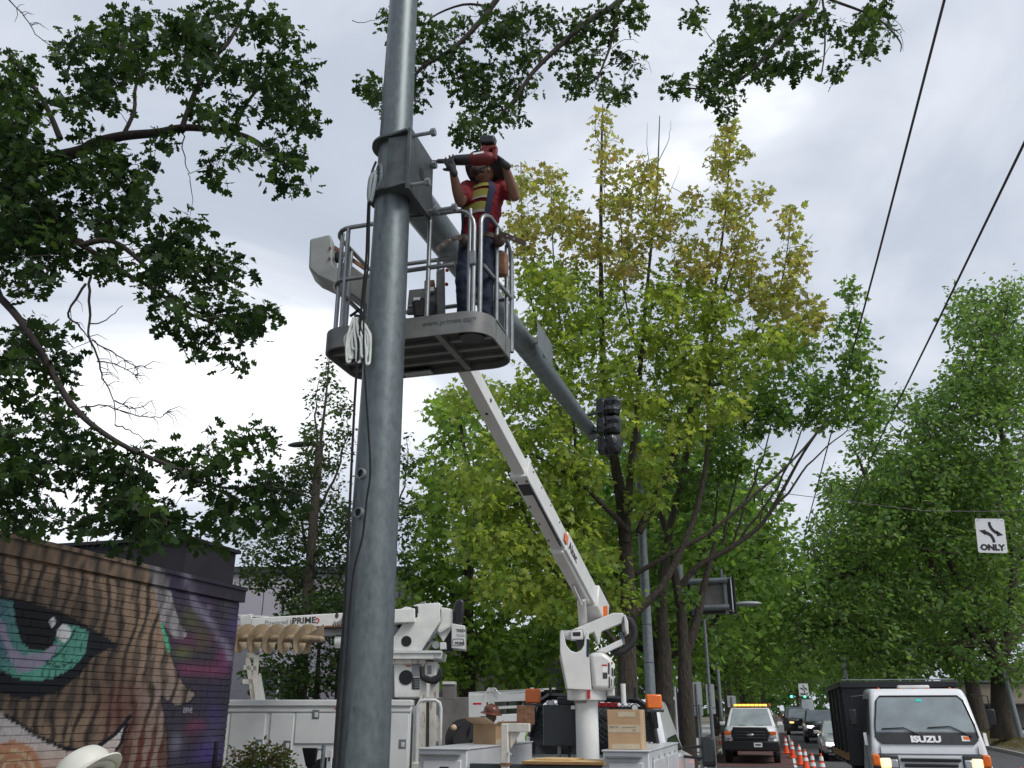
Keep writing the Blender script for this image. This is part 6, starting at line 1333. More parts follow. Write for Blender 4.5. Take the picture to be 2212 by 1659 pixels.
lamp('brown pole with cobra head lamp beyond the thin tree', 690, 0, 965, 24, -.28, m='bark', r0=.16, base=0)
def sign_back(label, px0, px1, py0, py1, d, base=.12, split=None):
    c = P((px0 + px1) / 2, py1, d); a = P(px0, py0, d); b = P(px1, py1, d); r = thing('sign_board', label, 'sign', (c[0], c[1], base)); w = np.dot(b - a, rt); 
    MB().box((0, 0, (a[2] + b[2]) / 2 - base), (w, .02, a[2] - b[2]), rz=A).obj('panel', M['signback'], r, bevel=.004)
    if split: MB().box((0, -.015, b[2] - base + (a[2] - b[2]) * split), (w, .012, .02), rz=A).obj('seam', M['galv_dark'], r)
    MB().tube([(0, -.04, 0), (0, -.04, a[2] - base - .05)], .03, 8).obj('post', M['galv_plain'], r); return r
sign_back('large grey sign back in front of the pavement trees', 1494, 1522, 1473, 1546, 29, split=.3)
sign_back('narrower grey sign back on its own slim post', 1526, 1549, 1478, 1542, 31, split=.2)
sign_back('small pale sign back above the white pickup', 1571, 1592, 1503, 1528, 44)
sign_back('low small sign back beside the pavement posts', 1508, 1518, 1518, 1556, 28)
ys = thing('yard_sign', 'small white advertising board with red and blue print on the verge', 'sign', np.append(P(1517, 1640, 31)[:2], .12))
MB().box((0, 0, .55), (.42, .02, .72)).obj('panel', M['signwhite'], ys, bevel=.004)
MB().box((0, -.014, .27), (.40, .006, .13)).obj('print_block', M['navy'], ys); MB().ball((.02, -.012, .66), (.12, .005, .09), 12, 8).obj('print_blob', M['taillit'], ys)
for k, (x, z, w_) in enumerate(((-.02, .48, .3), (.03, .43, .2), (-.03, .38, .28))): MB().box((x, -.014, z), (w_, .006, .025)).obj('print_line', M['ink'], ys)
for x in (-.17, .17): MB().tube([(x, .0, 0), (x, 0, .25)], .008, 6).obj('stake', M['galv_dark'], ys)
fp = thing('flag_post', 'purple feather flag on white post between the trunks', 'flag', np.append(P(1462, 1560, 27)[:2], .12))
MB().tube([(0, 0, 0), (0, 0, 2.4)], .03, 8).obj('post', M['signwhite'], fp); MB().slab([(.02, 0, .6), (.16, 0, .8), (.20, 0, 1.9), (.04, 0, 2.35)], (0, .01, 0)).obj('flag', M['navy'], fp)
dl = thing('utility_pole', 'leaning grey pole across the avenue beside the big trunk', 'pole', np.append(P(2207, 1590, 45)[:2], .13)); MB().tube([(0, 0, 0), (-.25, 0, 3.6)], [.14, .12], 12).obj('shaft', M['galv_plain'], dl)
st_ = thing('utility_pole', 'thin pale pole rising behind the black dump body', 'pole', np.append(P(1832, 1500, 62)[:2], .13)); MB().tube([(0, 0, 0), (0, 0, 5.2)], .12, 10).obj('shaft', M['signback'], st_)

# ------------------------------------------------------------------ buildings behind
def at(px, py, d, z=0.): v = P(px, py, d); return (v[0], v[1], z)
lb = thing('panel_building', 'lilac grey panelled building behind the digger truck', 'building', at(600, 1500, 30), A)
MB().box((0, 4, 3.1), (7.6, 8, 6.2)).obj('wall', M['slate'], lb)
pc_ = 0
for i in range(5):
    for j in range(4):
        z0 = .2 + j * 1.5
        if j == 1 and i in (1, 2): continue
        MB().box((-3.0 + i * 1.5, -.03, z0 + .74), (1.47, .06, 1.47)).obj('panel', M['lilac'], lb, bevel=.006)
for i in (1, 2):
    wn_ = MB().box((-3.0 + i * 1.5, -.01, 2.44), (1.3, .06, 1.3)).obj('window', M['glass'], lb); MB().box((-3.0 + i * 1.5, -.04, 2.44), (.06, .05, 1.3)).obj('mullion', M['signwhite'], wn_)
MB().box((0, 3.9, 6.3), (7.9, 8.2, .2)).obj('roof', M['roofdark'], lb)
MB().box((-1.2, -.10, 2.0), (.9, .12, 3.6)).obj('ribbed_pilaster', M['slate'], lb)
lw = thing('low_building', 'low dark roofed building with pale fascia beyond the trucks', 'building', at(1090, 1500, 38), A)
MB().box((0, 3, 1.6), (9, 6, 3.2)).obj('wall', M['stucco'], lw)
MB().slab([(-3.2, -.6, 2.62), (3.0, -.6, 2.62), (2.6, .4, 3.25), (-2.7, .4, 3.25)], (0, .3, .0)).obj('awning_roof', M['roofdark'], lw)
MB().box((.3, .5, 3.5), (8.4, .25, .28)).obj('fascia', M['signwhite'], lw); MB().box((0, 3, 3.7), (9.4, 6.2, .15)).obj('roof', M['roofdark'], lw)
for x in (-2.3, .0, 1.9): MB().box((x, -.02, 1.5), (1.3, .06, 1.6)).obj('window', M['glass'], lw, bevel=.01)
for x in (-1.2, 1.0): MB().tube([(x, -.55, 0), (x, -.55, 2.65)], .05, 8).obj('awning_post', M['grey'], lw)
MB().slab([(-.9, -.4, 3.3), (-.55, -.4, 3.45), (-.45, -.4, 4.1), (-.85, -.4, 4.0)], (0, .06, 0)).obj('roof_dish', M['signwhite'], lw)
MB().tube([(-.3, -.3, 3.3), (-.1, -.3, 3.7), (.3, -.3, 3.35)], .03, 6).obj('dish_stay', M['galv_plain'], lw)
sf = thing('shop_building', 'storefront with dark awning behind the pavement signs', 'building', (-10.6, 42, .12))
MB().box((0, 0, 2.0), (4, 26, 4.0)).obj('wall', M['stucco'], sf)
MB().slab([(2.0, -13, 2.5), (3.4, -13, 2.4), (3.4, -13, 2.9), (2.0, -13, 3.5)], (0, 22, 0)).obj('awning', M['roofdark'], sf)
for k in range(5):
    w_ = MB().box((2.02, -11 + k * 4.6, 1.4), (.06, 3.4, 1.9)).obj('shop_window', M['glass'], sf, bevel=.01); MB().box((2.05, -11 + k * 4.6, 1.4), (.05, .07, 1.9)).obj('mullion', M['signwhite'], w_)
MB().box((2.06, -9, 3.6), (.08, 2.2, .7)).obj('shop_sign', M['signwhite'], sf, bevel=.01); MB().box((0, 0, 4.1), (4.4, 26.3, .2)).obj('roof', M['roofdark'], sf)
rb_ = thing('beige_building', 'low beige sided building across the avenue behind the dump body', 'building', (19.5, 66, .9))
MB().box((0, 4, 1.35), (17, 8, 2.7)).obj('wall', M['stucco'], rb_)
for k in range(8): MB().box((0, -.05, 1.52 + k * .15), (17.1, .06 + .02 * (k % 2), .145)).obj('siding_board', M['beige'], rb_)
for k in range(6): MB().box((-6.6 + k * 2.7, -.02, .72), (1.2, .06, 1.1)).obj('window', M['glass'] if k % 2 else M['roofdark'], rb_, bevel=.02)
for k in range(12): MB().box((-8 + k * 1.4, -.02, .3), (1.36, .05, .58)).obj('base_panel', M['stucco'], rb_, bevel=.01)
MB().box((0, 4, 2.8), (17.6, 8.6, .16)).obj('roof', M['galv_plain'], rb_); MB().box((0, -.35, 1.42), (17, .7, .08)).obj('canopy_lip', M['roofdark'], rb_)
MB().box((4, 5, 3.9), (8, 5, 2.2)).obj('upper_storey', M['beige'], rb_); MB().hull8([(-.4, 2.2, 5.0), (8.4, 2.2, 5.0), (8.4, 7.8, 5.0), (-.4, 7.8, 5.0)], [(1.5, 4.8, 6.3), (6.5, 4.8, 6.3), (6.5, 5.2, 6.3), (1.5, 5.2, 6.3)]).obj('tile_roof', M['rust'], rb_)
# text curves become plain meshes
dgph = bpy.context.evaluated_depsgraph_get()
for o in [o for o in SC.objects if o.type == 'FONT']:
    me = bpy.data.meshes.new_from_object(o.evaluated_get(dgph)); n_ = bpy.data.objects.new('tmp', me); COL.objects.link(n_)
    if not me.materials: me.materials.append(o.data.materials[0])
    n_.parent = o.parent; n_.matrix_local = o.matrix_local.copy(); nm = o.name; bpy.data.objects.remove(o); n_.name = nm

# ------------------------------------------------------------------ trees
T_OAK = [(0, 0), (.12, .07), (.20, .30), (.32, .12), (.44, .44), (.58, .14), (.76, .27), (1, 0), (.76, -.27), (.58, -.14), (.44, -.44), (.32, -.12), (.20, -.30), (.12, -.07)]
T_MAPLE = [(0, 0), (.14, .40), (.38, .16), (.55, .40), (.70, .13), (1, 0), (.70, -.13), (.55, -.40), (.38, -.16), (.14, -.40)]
T_LEAF = [(0, 0), (.3, .26), (.65, .22), (1, 0), (.65, -.22), (.3, -.26)]
def leaf_arrays(rng, pos, size, T, droop=.5, flat=.6, out=None):
    n = len(pos); k = len(T); T = np.array(T)
    a = rng.uniform(0, 2 * math.pi, n); u = np.stack([np.cos(a), np.sin(a), -np.abs(rng.normal(0, droop, n))], 1)
    if out is not None: u += out * .9
    u /= np.linalg.norm(u, axis=1)[:, None]
    nn = rng.normal(0, 1, (n, 3)) * (1 - flat) + np.array([0, 0, 1.0]) * flat; v = np.cross(nn, u); v /= np.linalg.norm(v, axis=1)[:, None] + 1e-9; w = np.cross(u, v)
    s = size[:, None, None]; cr = rng.uniform(-.25, .25, n)
    V = pos[:, None, :] + s * (u[:, None, :] * T[None, :, 0:1] + v[:, None, :] * T[None, :, 1:2] + w[:, None, :] * ((T[None, :, 0:1] ** 2) * cr[:, None, None] - np.abs(T[None, :, 1:2]) * .25))
    return V.reshape(-1, 3), k
def leaf_obj(name, V, k, cols, parent, off, mtl=None):
    n = len(V) // k; me = bpy.data.meshes.new(name); me.vertices.add(len(V)); me.vertices.foreach_set('co', (V - off).astype(np.float32).ravel())
    me.loops.add(n * k); me.loops.foreach_set('vertex_index', np.arange(n * k, dtype=np.int32)); me.polygons.add(n)
    me.polygons.foreach_set('loop_start', np.arange(0, n * k, k, dtype=np.int32)); me.polygons.foreach_set('loop_total', np.full(n, k, np.int32)); me.update(calc_edges=True)
    at_ = me.attributes.new('Col', 'FLOAT_COLOR', 'FACE'); at_.data.foreach_set('color', np.hstack([cols, np.ones((n, 1))]).astype(np.float32).ravel())
    me.materials.append(mtl or M['leaf']); o = bpy.data.objects.new(name, me); COL.objects.link(o); o.parent = parent; return o
class Tree:
    def __init__(s, name, label, base, bark='bark', seed=1, group=None):
        s.base = Vector(base); s.root = thing(name, label, 'tree', base, 0, group); s.mb = MB(); s.pool = []; s.bark = bark; s.rng = np.random.default_rng(seed); s.leaves = []; s.cols = []; s.lm = None
    def limb(s, pts, r0, r1, n=8, wob=.0):
        pts = [Vector(p) for p in pts]
        # smooth the polyline
        q = []
        for i in range(len(pts) - 1):
            p0, p1, p2, p3 = pts[max(i - 1, 0)], pts[i], pts[i + 1], pts[min(i + 2, len(pts) - 1)]
            for t in np.linspace(0, 1, 5)[:-1]:
                q.append(.5 * ((2 * p1) + (p2 - p0) * t + (2 * p0 - 5 * p1 + 4 * p2 - p3) * t * t + (3 * p1 - p0 - 3 * p2 + p3) * t ** 3) + Vector(s.rng.normal(0, wob, 3)) if wob else .5 * ((2 * p1) + (p2 - p0) * t + (2 * p0 - 5 * p1 + 4 * p2 - p3) * t * t + (3 * p1 - p0 - 3 * p2 + p3) * t ** 3))
        q.append(pts[-1]); rs = np.linspace(r0, r1, len(q)) ; s.mb.tube(q, list(rs), n)
        for p in q: s.pool.append(tuple(p))
        return q
    def clusters(s, C, twr=.006, reach=3.0):
        """join every leaf cluster to the nearest wood, nearest first"""
        pool = np.array(s.pool); cap = len(pool) + len(C) * 3; buf = np.zeros((cap, 3)); buf[:len(pool)] = pool; m = len(pool)
        d0 = np.array([np.min(((pool - c) ** 2).sum(1)) for c in C]); keep = []
        for i in np.argsort(d0):
            c = C[i]; d = ((buf[:m] - c) ** 2).sum(1); j = int(np.argmin(d)); dist = math.sqrt(d[j])
            if dist > reach: continue
            keep.append(i); a = buf[j]
            if dist > .05:
                md = (a + c) / 2 + s.rng.normal(0, .08, 3) * dist; md[2] += .05 * dist; s.mb.tube([a, md, c], [twr * (1 + min(1.5, dist)), twr * (.8 + .3 * min(1.5, dist)), twr * .5], 3, caps=False)
                buf[m] = md; buf[m + 1] = c; m += 2
        s.pool = [tuple(p) for p in buf[:m]]
        return C[np.array(keep, int)]
    def fill(s, blobs, d, spread, dens, per, crad, size, T, col, twr=.006, droop=.5, flat=.6, shell=.35, reach=3.0, jit=.25):
        C = []
        for b in blobs:
            cx, cy, rx, ry = b[:4]; dd = b[4] if len(b) > 4 else d; n = max(2, int(round(math.pi * rx * ry * dens)))
            for _ in range(n):
                v = s.rng.normal(0, 1, 3); v /= np.linalg.norm(v); v *= s.rng.uniform(shell, 1) ** .6
                C.append(P(cx + rx * v[0], cy + ry * v[1], dd + spread * v[2]))
        C = s.clusters(np.array(C), twr, reach); s.leafball(C, per, crad, size, T, col, droop, flat, jit)
    def leafball(s, C, per, crad, size, T, col, droop=.5, flat=.6, jit=.25):
        n = len(C) * per; o = s.rng.normal(0, 1, (n, 3)) * np.array([1, 1, .75]); o /= np.linalg.norm(o, axis=1)[:, None]; o *= (crad * s.rng.uniform(.15, 1, n) ** .6)[:, None]
        pos = np.repeat(C, per, 0) + o; sz = size * s.rng.uniform(.45, 1.35, n)
        V, k = leaf_arrays(s.rng, pos, sz, T, droop, flat, o / (crad + 1e-6)); cl = np.repeat(s.rng.uniform(0, 1, len(C)), per); s.leaves.append((V, k)); s.cols.append(col(pos, s.rng, cl, jit))
    def finish(s, singles=0):
        s.root_off = np.array(s.base); s.mb.obj('trunk', M[s.bark], s.root, world=True, smooth=60)
        for (V, k), c in zip(s.leaves, s.cols):
            n = len(V) // k
            if singles:
                ctr = V.reshape(n, k, 3).mean(1); dd = ((ctr - C0) ** 2).sum(1); px = np.array([proj(q) for q in ctr[np.argsort(dd)[:3000]]]); idx = np.argsort(dd)[:3000]
                ok = [i for i, (x, y) in zip(idx, px) if 5 < x < 2207 and 5 < y < 1650][:singles]; mask = np.ones(n, bool); mask[ok] = False
                for i in ok:
                    W_ = V.reshape(n, k, 3)[i]; leaf_obj('leaf', W_, k, c[i:i + 1], s.root, s.root_off, s.lm)
                V = V.reshape(n, k, 3)[mask].reshape(-1, 3); c = c[mask]; singles = 0
            o = leaf_obj('crown', V, k, c, s.root, s.root_off, s.lm); o['kind'] = 'stuff'
def palette(*cs):
    cs = np.array(cs); cs = cs * .95 + cs.mean(1, keepdims=True) * .05
    def f(pos, rng, cl, jit):
        t = np.clip(cl * .7 + rng.uniform(0, .3, len(pos)), 0, .999) * (len(cs) - 1); i = t.astype(int); fr_ = (t - i)[:, None]
        return np.clip((cs[i] * (1 - fr_) + cs[i + 1] * fr_) * (1 + rng.uniform(-jit, jit, (len(pos), 1))), 0, 1)
    return f
oak = palette((.010, .024, .010), (.020, .046, .014), (.038, .078, .018), (.062, .118, .024))
# --- near tree at the left, limbs reaching in from beyond the frame
nt_ = Tree('street_tree', 'near dark leaved tree reaching in from the left over the mural', (-6.2, 2.6, .12), 'bark_dark', 11)
nt_.lm = M['leaf_dark']; tb_ = Vector((-6.2, 2.6, .12))
nt_.limb([tb_, tb_ + Vector((.1, .1, 2.2)), tb_ + Vector((.15, .2, 3.8)), tb_ + Vector((.1, .3, 6.0)), tb_ + Vector((.2, .2, 8.5))], .30, .12, 14)
D1 = 7.2
nt_.limb([tb_ + Vector((.1, .3, 5.6)), P(-60, 420, 6.9), P(80, 352, D1)] + [P(x, y, D1) for x, y in ((173, 327), (206, 309), (265, 294), (338, 287), (393, 276), (441, 278), (496, 285), (544, 300), (588, 331), (625, 364))], .075, .012)
nt_.limb([P(x, y, D1 - .1) for x, y in ((393, 276), (423, 195), (460, 129), (493, 92), (522, 40), (544, 0), (560, -60))], .026, .012)
nt_.limb([P(x, y, D1 + .1) for x, y in ((265, 294), (290, 239), (294, 184), (331, 125), (353, 70))], .022, .009)
nt_.limb([P(x, y, D1 + .05) for x, y in ((504, 284), (530, 228), (563, 184), (596, 136), (620, 90))], .02, .007)
nt_.limb([tb_ + Vector((.15, .2, 4.4)), P(-100, 380, 6.6)] + [P(x, y, 7.0) for x, y in ((0, 423), (55, 452), (129, 493), (176, 529), (235, 566), (279, 596), (312, 612), (368, 650), (423, 684), (500, 710))], .042, .009)
nt_.limb([P(x, y, 6.9) for x, y in ((176, 529), (240, 520), (305, 566), (338, 610), (400, 660), (470, 690))], .028, .008)
nt_.limb([P(x, y, 7.1) for x, y in ((130, 300), (100, 230), (60, 170), (20, 120))], .03, .012)
nt_.limb([tb_ + Vector((.15, .2, 3.7)), P(-90, 560, 6.6)] + [P(x, y, 6.8) for x, y in ((0, 643), (48, 698), (103, 786), (140, 853), (176, 897), (221, 934), (276, 967), (342, 996), (397, 1018), (434, 1040), (496, 1055), (588, 1051), (678, 1077))], .036, .007)
dead = [[(193, 600), (193, 665), (195, 720), (213, 783), (228, 830), (246, 867), (248, 919)], [(184, 615), (147, 678), (173, 706), (195, 735)], [(18, 0), (55, 40), (88, 85), (140, 118)], [(176, 880), (230, 880), (300, 898), (345, 900), (368, 884)], [(195, 735), (240, 760), (290, 790), (330, 795)], [(213, 783), (260, 790), (295, 815)], [(246, 867), (290, 880), (330, 865)], [(195, 700), (230, 690), (265, 660)], [(395, 290), (395, 330), (405, 370), (410, 388)], [(340, 290), (325, 330), (318, 370), (335, 395)], [(248, 919), (280, 930), (318, 953)]]
for k, l in enumerate(dead): nt_.limb([P(x, y, 6.9 + .05 * k) for x, y in l], .013 if k < 2 else .007, .003, 5, wob=.008)
wood_n = len(nt_.pool)
for k, l in enumerate(dead[:7]):
    for i in range(9):
        t = nt_.rng.uniform(.15, 1); j = min(int(t * (len(l) - 1)), len(l) - 2); fr2 = t * (len(l) - 1) - j; x = l[j][0] + (l[j + 1][0] - l[j][0]) * fr2; y = l[j][1] + (l[j + 1][1] - l[j][1]) * fr2
        a = nt_.rng.uniform(-1.2, 1.2) + .4; ln = nt_.rng.uniform(18, 48); p = [P(x, y, 6.9 + .05 * k), P(x + ln * .5 * math.cos(a), y + ln * .5 * math.sin(a) - 2, 6.95 + .05 * k), P(x + ln * math.cos(a + .3), y + ln * math.sin(a + .3), 7.0 + .05 * k)]; nt_.mb.tube(p, [.004, .003, .0015], 4, caps=False)
BA = [(40, 180, 60, 70), (30, 300, 70, 110), (60, 430, 90, 110), (40, 540, 80, 80), (220, 110, 90, 80), (310, 90, 80, 90), (400, 60, 80, 60), (500, 40, 60, 45), (600, 90, 60, 70), (630, 180, 45, 70), (580, 220, 60, 60), (540, 160, 60, 50), (440, 130, 60, 60), (380, 150, 50, 40), (250, 180, 70, 50), (190, 220, 60, 60), (480, 240, 60, 45), (440, 380, 35, 30), (640, 250, 42, 60), (600, 345, 60, 50), (628, 392, 35, 22), (520, 325, 55, 28), (350, 300, 45, 16), (230, 310, 60, 36), (180, 360, 80, 70), (290, 380, 60, 50), (305, 440, 35, 50), (240, 450, 70, 70), (150, 500, 80, 60), (400, 510, 52, 48), (340, 540, 60, 60), (460, 580, 85, 65), (560, 680, 52, 48), (500, 690, 70, 50), (390, 670, 60, 50), (330, 600, 50, 36), (510, 765, 32, 36), (440, 735, 42, 30), (250, 560, 60, 40), (100, 570, 60, 36), (40, 625, 42, 22), (60, 720, 66, 40), (115, 770, 42, 66), (40, 790, 46, 60), (20, 900, 46, 84), (60, 1000, 56, 66), (110, 880, 52, 56), (70, 1100, 42, 46), (20, 1085, 30, 60), (150, 950, 42, 46), (170, 1000, 56, 56), (230, 1000, 46, 50), (300, 1020, 46, 50), (260, 1085, 76, 60), (180, 1110, 36, 42), (330, 1095, 56, 56), (385, 1000, 46, 46), (360, 1140, 56, 46), (300, 1165, 36, 32), (470, 980, 42, 56), (490, 1050, 46, 36), (560, 960, 36, 42), (590, 1040, 56, 36), (560, 1080, 46, 36), (490, 1130, 46, 46), (440, 1165, 26, 30), (600, 1100, 42, 42), (80, 1145, 32, 16)]
nt_.fill([(x, y, a_, c_) for x, y, a_, c_ in BA] + [(10, 250, 50, 120), (20, 480, 60, 90), (80, 350, 60, 80), (10, 1000, 40, 100)], 7.0, .9, .00120, 15, .125, .098, T_OAK, oak, twr=.0035, droop=.7, flat=.45, reach=2.6, shell=.2)
nt_.finish(singles=300)
# --- overhead limbs of the tree behind the photographer
ot = Tree('street_tree', 'overhanging tree limbs with lobed leaves across the top of the sky', (-3.4, -1.6, .12), 'bark_dark', 21)
ot.lm = M['leaf_dark']; b = Vector((-3.4, -1.6, .12)); ot.limb([b, b + Vector((.1, .1, 3)), b + Vector((.3, .5, 6)), b + Vector((.9, 1.6, 9)), b + Vector((1.8, 4.4, 11.6)), P(1460, -260, 9)], .36, .11, 14)
h0 = P(1460, -260, 9)
ot.limb([h0, P(1250, -130, 9.1), P(1110, -50, 9.2)] + [P(x, y, 9.3) for x, y in ((1072, 0), (1036, 48), (981, 103), (911, 147), (885, 184), (860, 220))], .06, .012)
ot.limb([h0, P(1390, -70, 9)] + [P(x, y, 9) for x, y in ((1333, 7), (1278, 40), (1205, 103), (1150, 158), (1113, 213), (1076, 254), (1058, 290))], .055, .010)
ot.limb([P(x, y, 8.9) for x, y in ((1337, 7), (1319, 96), (1300, 147), (1285, 190))], .022, .008)
ot.limb([h0, P(1600, -120, 8.8), P(1720, -70, 8.6), P(1762, 0, 8.5), P(1698, 64, 8.5), P(1630, 147, 8.5), P(1560, 190, 8.6), P(1480, 190, 8.6)], .06, .008)
ot.limb([P(1765, -10, 8.5), P(1777, 0, 8.5), P(1782, 98, 8.5), P(1772, 177, 8.5)], .02, .006); ot.limb([P(1775, -10, 8.4), P(1796, 0, 8.4), P(1894, 39, 8.4), P(1943, 88, 8.4), P(1945, 112, 8.4)], .022, .005)
ot.limb([h0, P(1480, -60, 8.9), P(1510, 10, 8.8)], .03, .01); ot.limb([P(1060, 15, 9.3), P(1000, 10, 9.4), P(930, 40, 9.5), P(905, 90, 9.5)], .02, .007)
for l in ([(1300, 147), (1360, 110), (1395, 130), (1407, 158)], [(1300, 120), (1350, 85), (1380, 92)], [(1320, 140), (1370, 135), (1400, 150)], [(760, 45), (790, 48), (830, 35)], [(1920, 60), (1945, 75), (1952, 110)], [(1890, 40), (1930, 40), (1955, 70)]): ot.limb([P(x, y, 9.2 if x < 900 else 8.8) for x, y in l], .006, .002, 5, wob=.006)
BB = [(850, 60, 36, 60), (815, 215, 38, 36), (800, 190, 26, 44), (900, 190, 42, 56), (905, 100, 46, 56), (960, 60, 56, 46), (1000, 130, 66, 56), (1060, 60, 66, 52), (1110, 110, 56, 56), (1150, 40, 66, 46), (1230, 60, 66, 46), (1300, 40, 56, 36), (1360, 30, 42, 32), (1260, 130, 66, 46), (1320, 190, 48, 34), (1240, 185, 36, 26), (1010, 190, 46, 46), (1060, 190, 56, 46), (1000, 250, 32, 46), (1040, 270, 46, 34), (1105, 250, 46, 26), (1130, 190, 46, 36), (1005, 300, 28, 22), (1350, 140, 26, 26), (890, 20, 36, 36),
      (1460, 180, 28, 30), (1510, 195, 32, 26), (1560, 150, 56, 56), (1560, 212, 46, 24), (1600, 100, 66, 56), (1650, 150, 56, 40), (1680, 70, 66, 46), (1620, 30, 56, 36), (1740, 40, 66, 36), (1720, 120, 46, 36), (1810, 150, 20, 26), (1840, 60, 56, 36), (1890, 30, 56, 32), (1860, 110, 34, 20), (1500, 25, 36, 28), (1905, 75, 26, 20), (1375, 15, 30, 22)]
ot.fill([(x, y, a_, c_, 9.2 if x < 1430 else 8.5) for x, y, a_, c_ in BB], 9, .8, .00165, 14, .13, .10, T_OAK, palette((.014, .032, .011), (.026, .056, .015), (.046, .088, .02), (.07, .125, .026)), twr=.0035, droop=.7, flat=.45, reach=2.6, shell=.2)
ot.finish(singles=0)
# --- the yellow green maple in the middle
DM = 19.0
def pd_(l, d=DM): return [P(x, y, d) for x, y in l]
mp_ = Tree('maple_tree', 'tall yellow green maple with bronze tips behind the boom', (*P(1356, 1560, DM)[:2], .1), 'bark', 31)
def gnd(px, d): v = P(px, 1540, d); return (v[0], v[1], .1)
mp_.limb([gnd(1357, DM)] + pd_([(1356, 1480), (1355, 1400), (1357, 1300), (1352, 1195), (1342, 1080), (1328, 1000), (1316, 940)]), .22, .09, 14)
mp_.limb(pd_([(1316, 940), (1305, 860), (1300, 700), (1298, 500), (1300, 300), (1302, 225)]), .10, .012)
mp_.limb(pd_([(1353, 1172), (1362, 1015), (1375, 903), (1384, 790), (1400, 600), (1418, 420), (1425, 250)], 18.6), .09, .01)
mp_.limb(pd_([(1362, 1150), (1312, 1100), (1240, 1033), (1133, 970), (1050, 900)], 18.2), .07, .015)
mp_.limb(pd_([(1380, 1150), (1434, 1037), (1479, 925), (1510, 813), (1540, 650), (1568, 450), (1578, 290)], 18.8), .09, .012)
mp_.limb(pd_([(1366, 1330), (1429, 1267), (1479, 1172), (1510, 1080), (1528, 970), (1533, 835), (1545, 700), (1600, 520)], 18.5), .085, .018)
mp_.limb(pd_([(1372, 1240), (1452, 1195), (1533, 1150), (1610, 1085), (1667, 1037), (1735, 970), (1790, 900)], 19.4), .055, .018)
mp_.limb(pd_([(1330, 1330), (1272, 1222), (1254, 1105), (1245, 1024), (1235, 850), (1200, 620), (1190, 400)], 18.6), .06, .01)
mp_.limb(pd_([(1340, 1400), (1236, 1276), (1195, 1231), (1150, 1150), (1124, 1082), (1080, 980)], 18.0), .05, .012)
mp_.limb(pd_([(1235, 850), (1160, 700), (1130, 520), (1125, 350)], 18.6), .03, .008); mp_.limb(pd_([(1510, 813), (1600, 750), (1680, 640), (1712, 450)], 18.8), .04, .008); mp_.limb(pd_([(1533, 835), (1640, 800), (1720, 720), (1745, 650)], 18.6), .03, .008)
mp_.limb(pd_([(1384, 790), (1350, 640), (1340, 450)], 18.4), .03, .008)
for l in ([(1415, 420), (1400, 330), (1398, 265)], [(1422, 350), (1445, 300), (1450, 260)], [(1420, 480), (1445, 420), (1468, 360)], [(1300, 320), (1285, 280), (1290, 230)]): mp_.limb(pd_(l, 18.6), .012, .003, 5, wob=.01)
bronze = palette((.18, .24, .055), (.25, .285, .068), (.295, .275, .082), (.30, .225, .09)); yel = palette((.13, .215, .038), (.19, .285, .048), (.27, .355, .062), (.33, .36, .08)); grn = palette((.042, .10, .022), (.068, .145, .028), (.105, .20, .036), (.15, .25, .048))
B1 = [(1300, 268, 16, 40), (1310, 340, 32, 46), (1190, 380, 26, 28), (1125, 400, 32, 56), (1130, 500, 46, 76), (1200, 450, 46, 56), (1250, 520, 56, 66), (1340, 430, 44, 66), (1400, 380, 36, 56), (1420, 480, 46, 76), (1350, 560, 66, 76), (1490, 440, 30, 34), (1560, 340, 34, 54), (1575, 285, 20, 40), (1575, 450, 46, 66), (1600, 560, 56, 66), (1500, 560, 56, 66), (1640, 420, 22, 30), (1710, 480, 26, 42), (1720, 560, 32, 46), (1700, 640, 46, 56), (1745, 700, 36, 56), (1640, 640, 56, 56), (1610, 330, 20, 24)]
B2 = [(1450, 640, 76, 66), (1540, 670, 76, 66), (1680, 730, 66, 56), (1600, 770, 76, 56), (1500, 790, 86, 66), (1400, 740, 76, 66), (1300, 670, 66, 66), (1220, 620, 66, 66), (1150, 620, 56, 56), (1160, 700, 56, 46), (1240, 740, 76, 56), (1330, 820, 76, 56), (1200, 820, 86, 56), (1100, 860, 76, 46), (1010, 860, 60, 36), (1100, 960, 86, 56), (1200, 920, 76, 56), (1150, 1050, 106, 66), (1040, 1050, 86, 66), (1250, 1130, 76, 66), (1250, 1010, 66, 56), (1150, 1180, 96, 66), (1300, 1210, 50, 56), (1200, 1290, 80, 56), (1060, 1160, 90, 66), (1420, 870, 60, 50), (1340, 900, 46, 46), (1400, 1000, 46, 50), (1400, 1090, 36, 40), (1340, 1290, 30, 40), (1090, 1260, 80, 56), (1480, 930, 50, 46), (1560, 880, 66, 50)]
mp_.fill(B1, DM - .5, 1.5, .0034, 13, .25, .15, T_MAPLE, bronze, twr=.007, droop=.6, flat=.4, reach=4, shell=.1)
mp_.fill(B2, DM - .6, 2.0, .0031, 16, .30, .155, T_MAPLE, yel, twr=.007, droop=.6, flat=.4, reach=4.5, shell=.1)
mp_.finish()
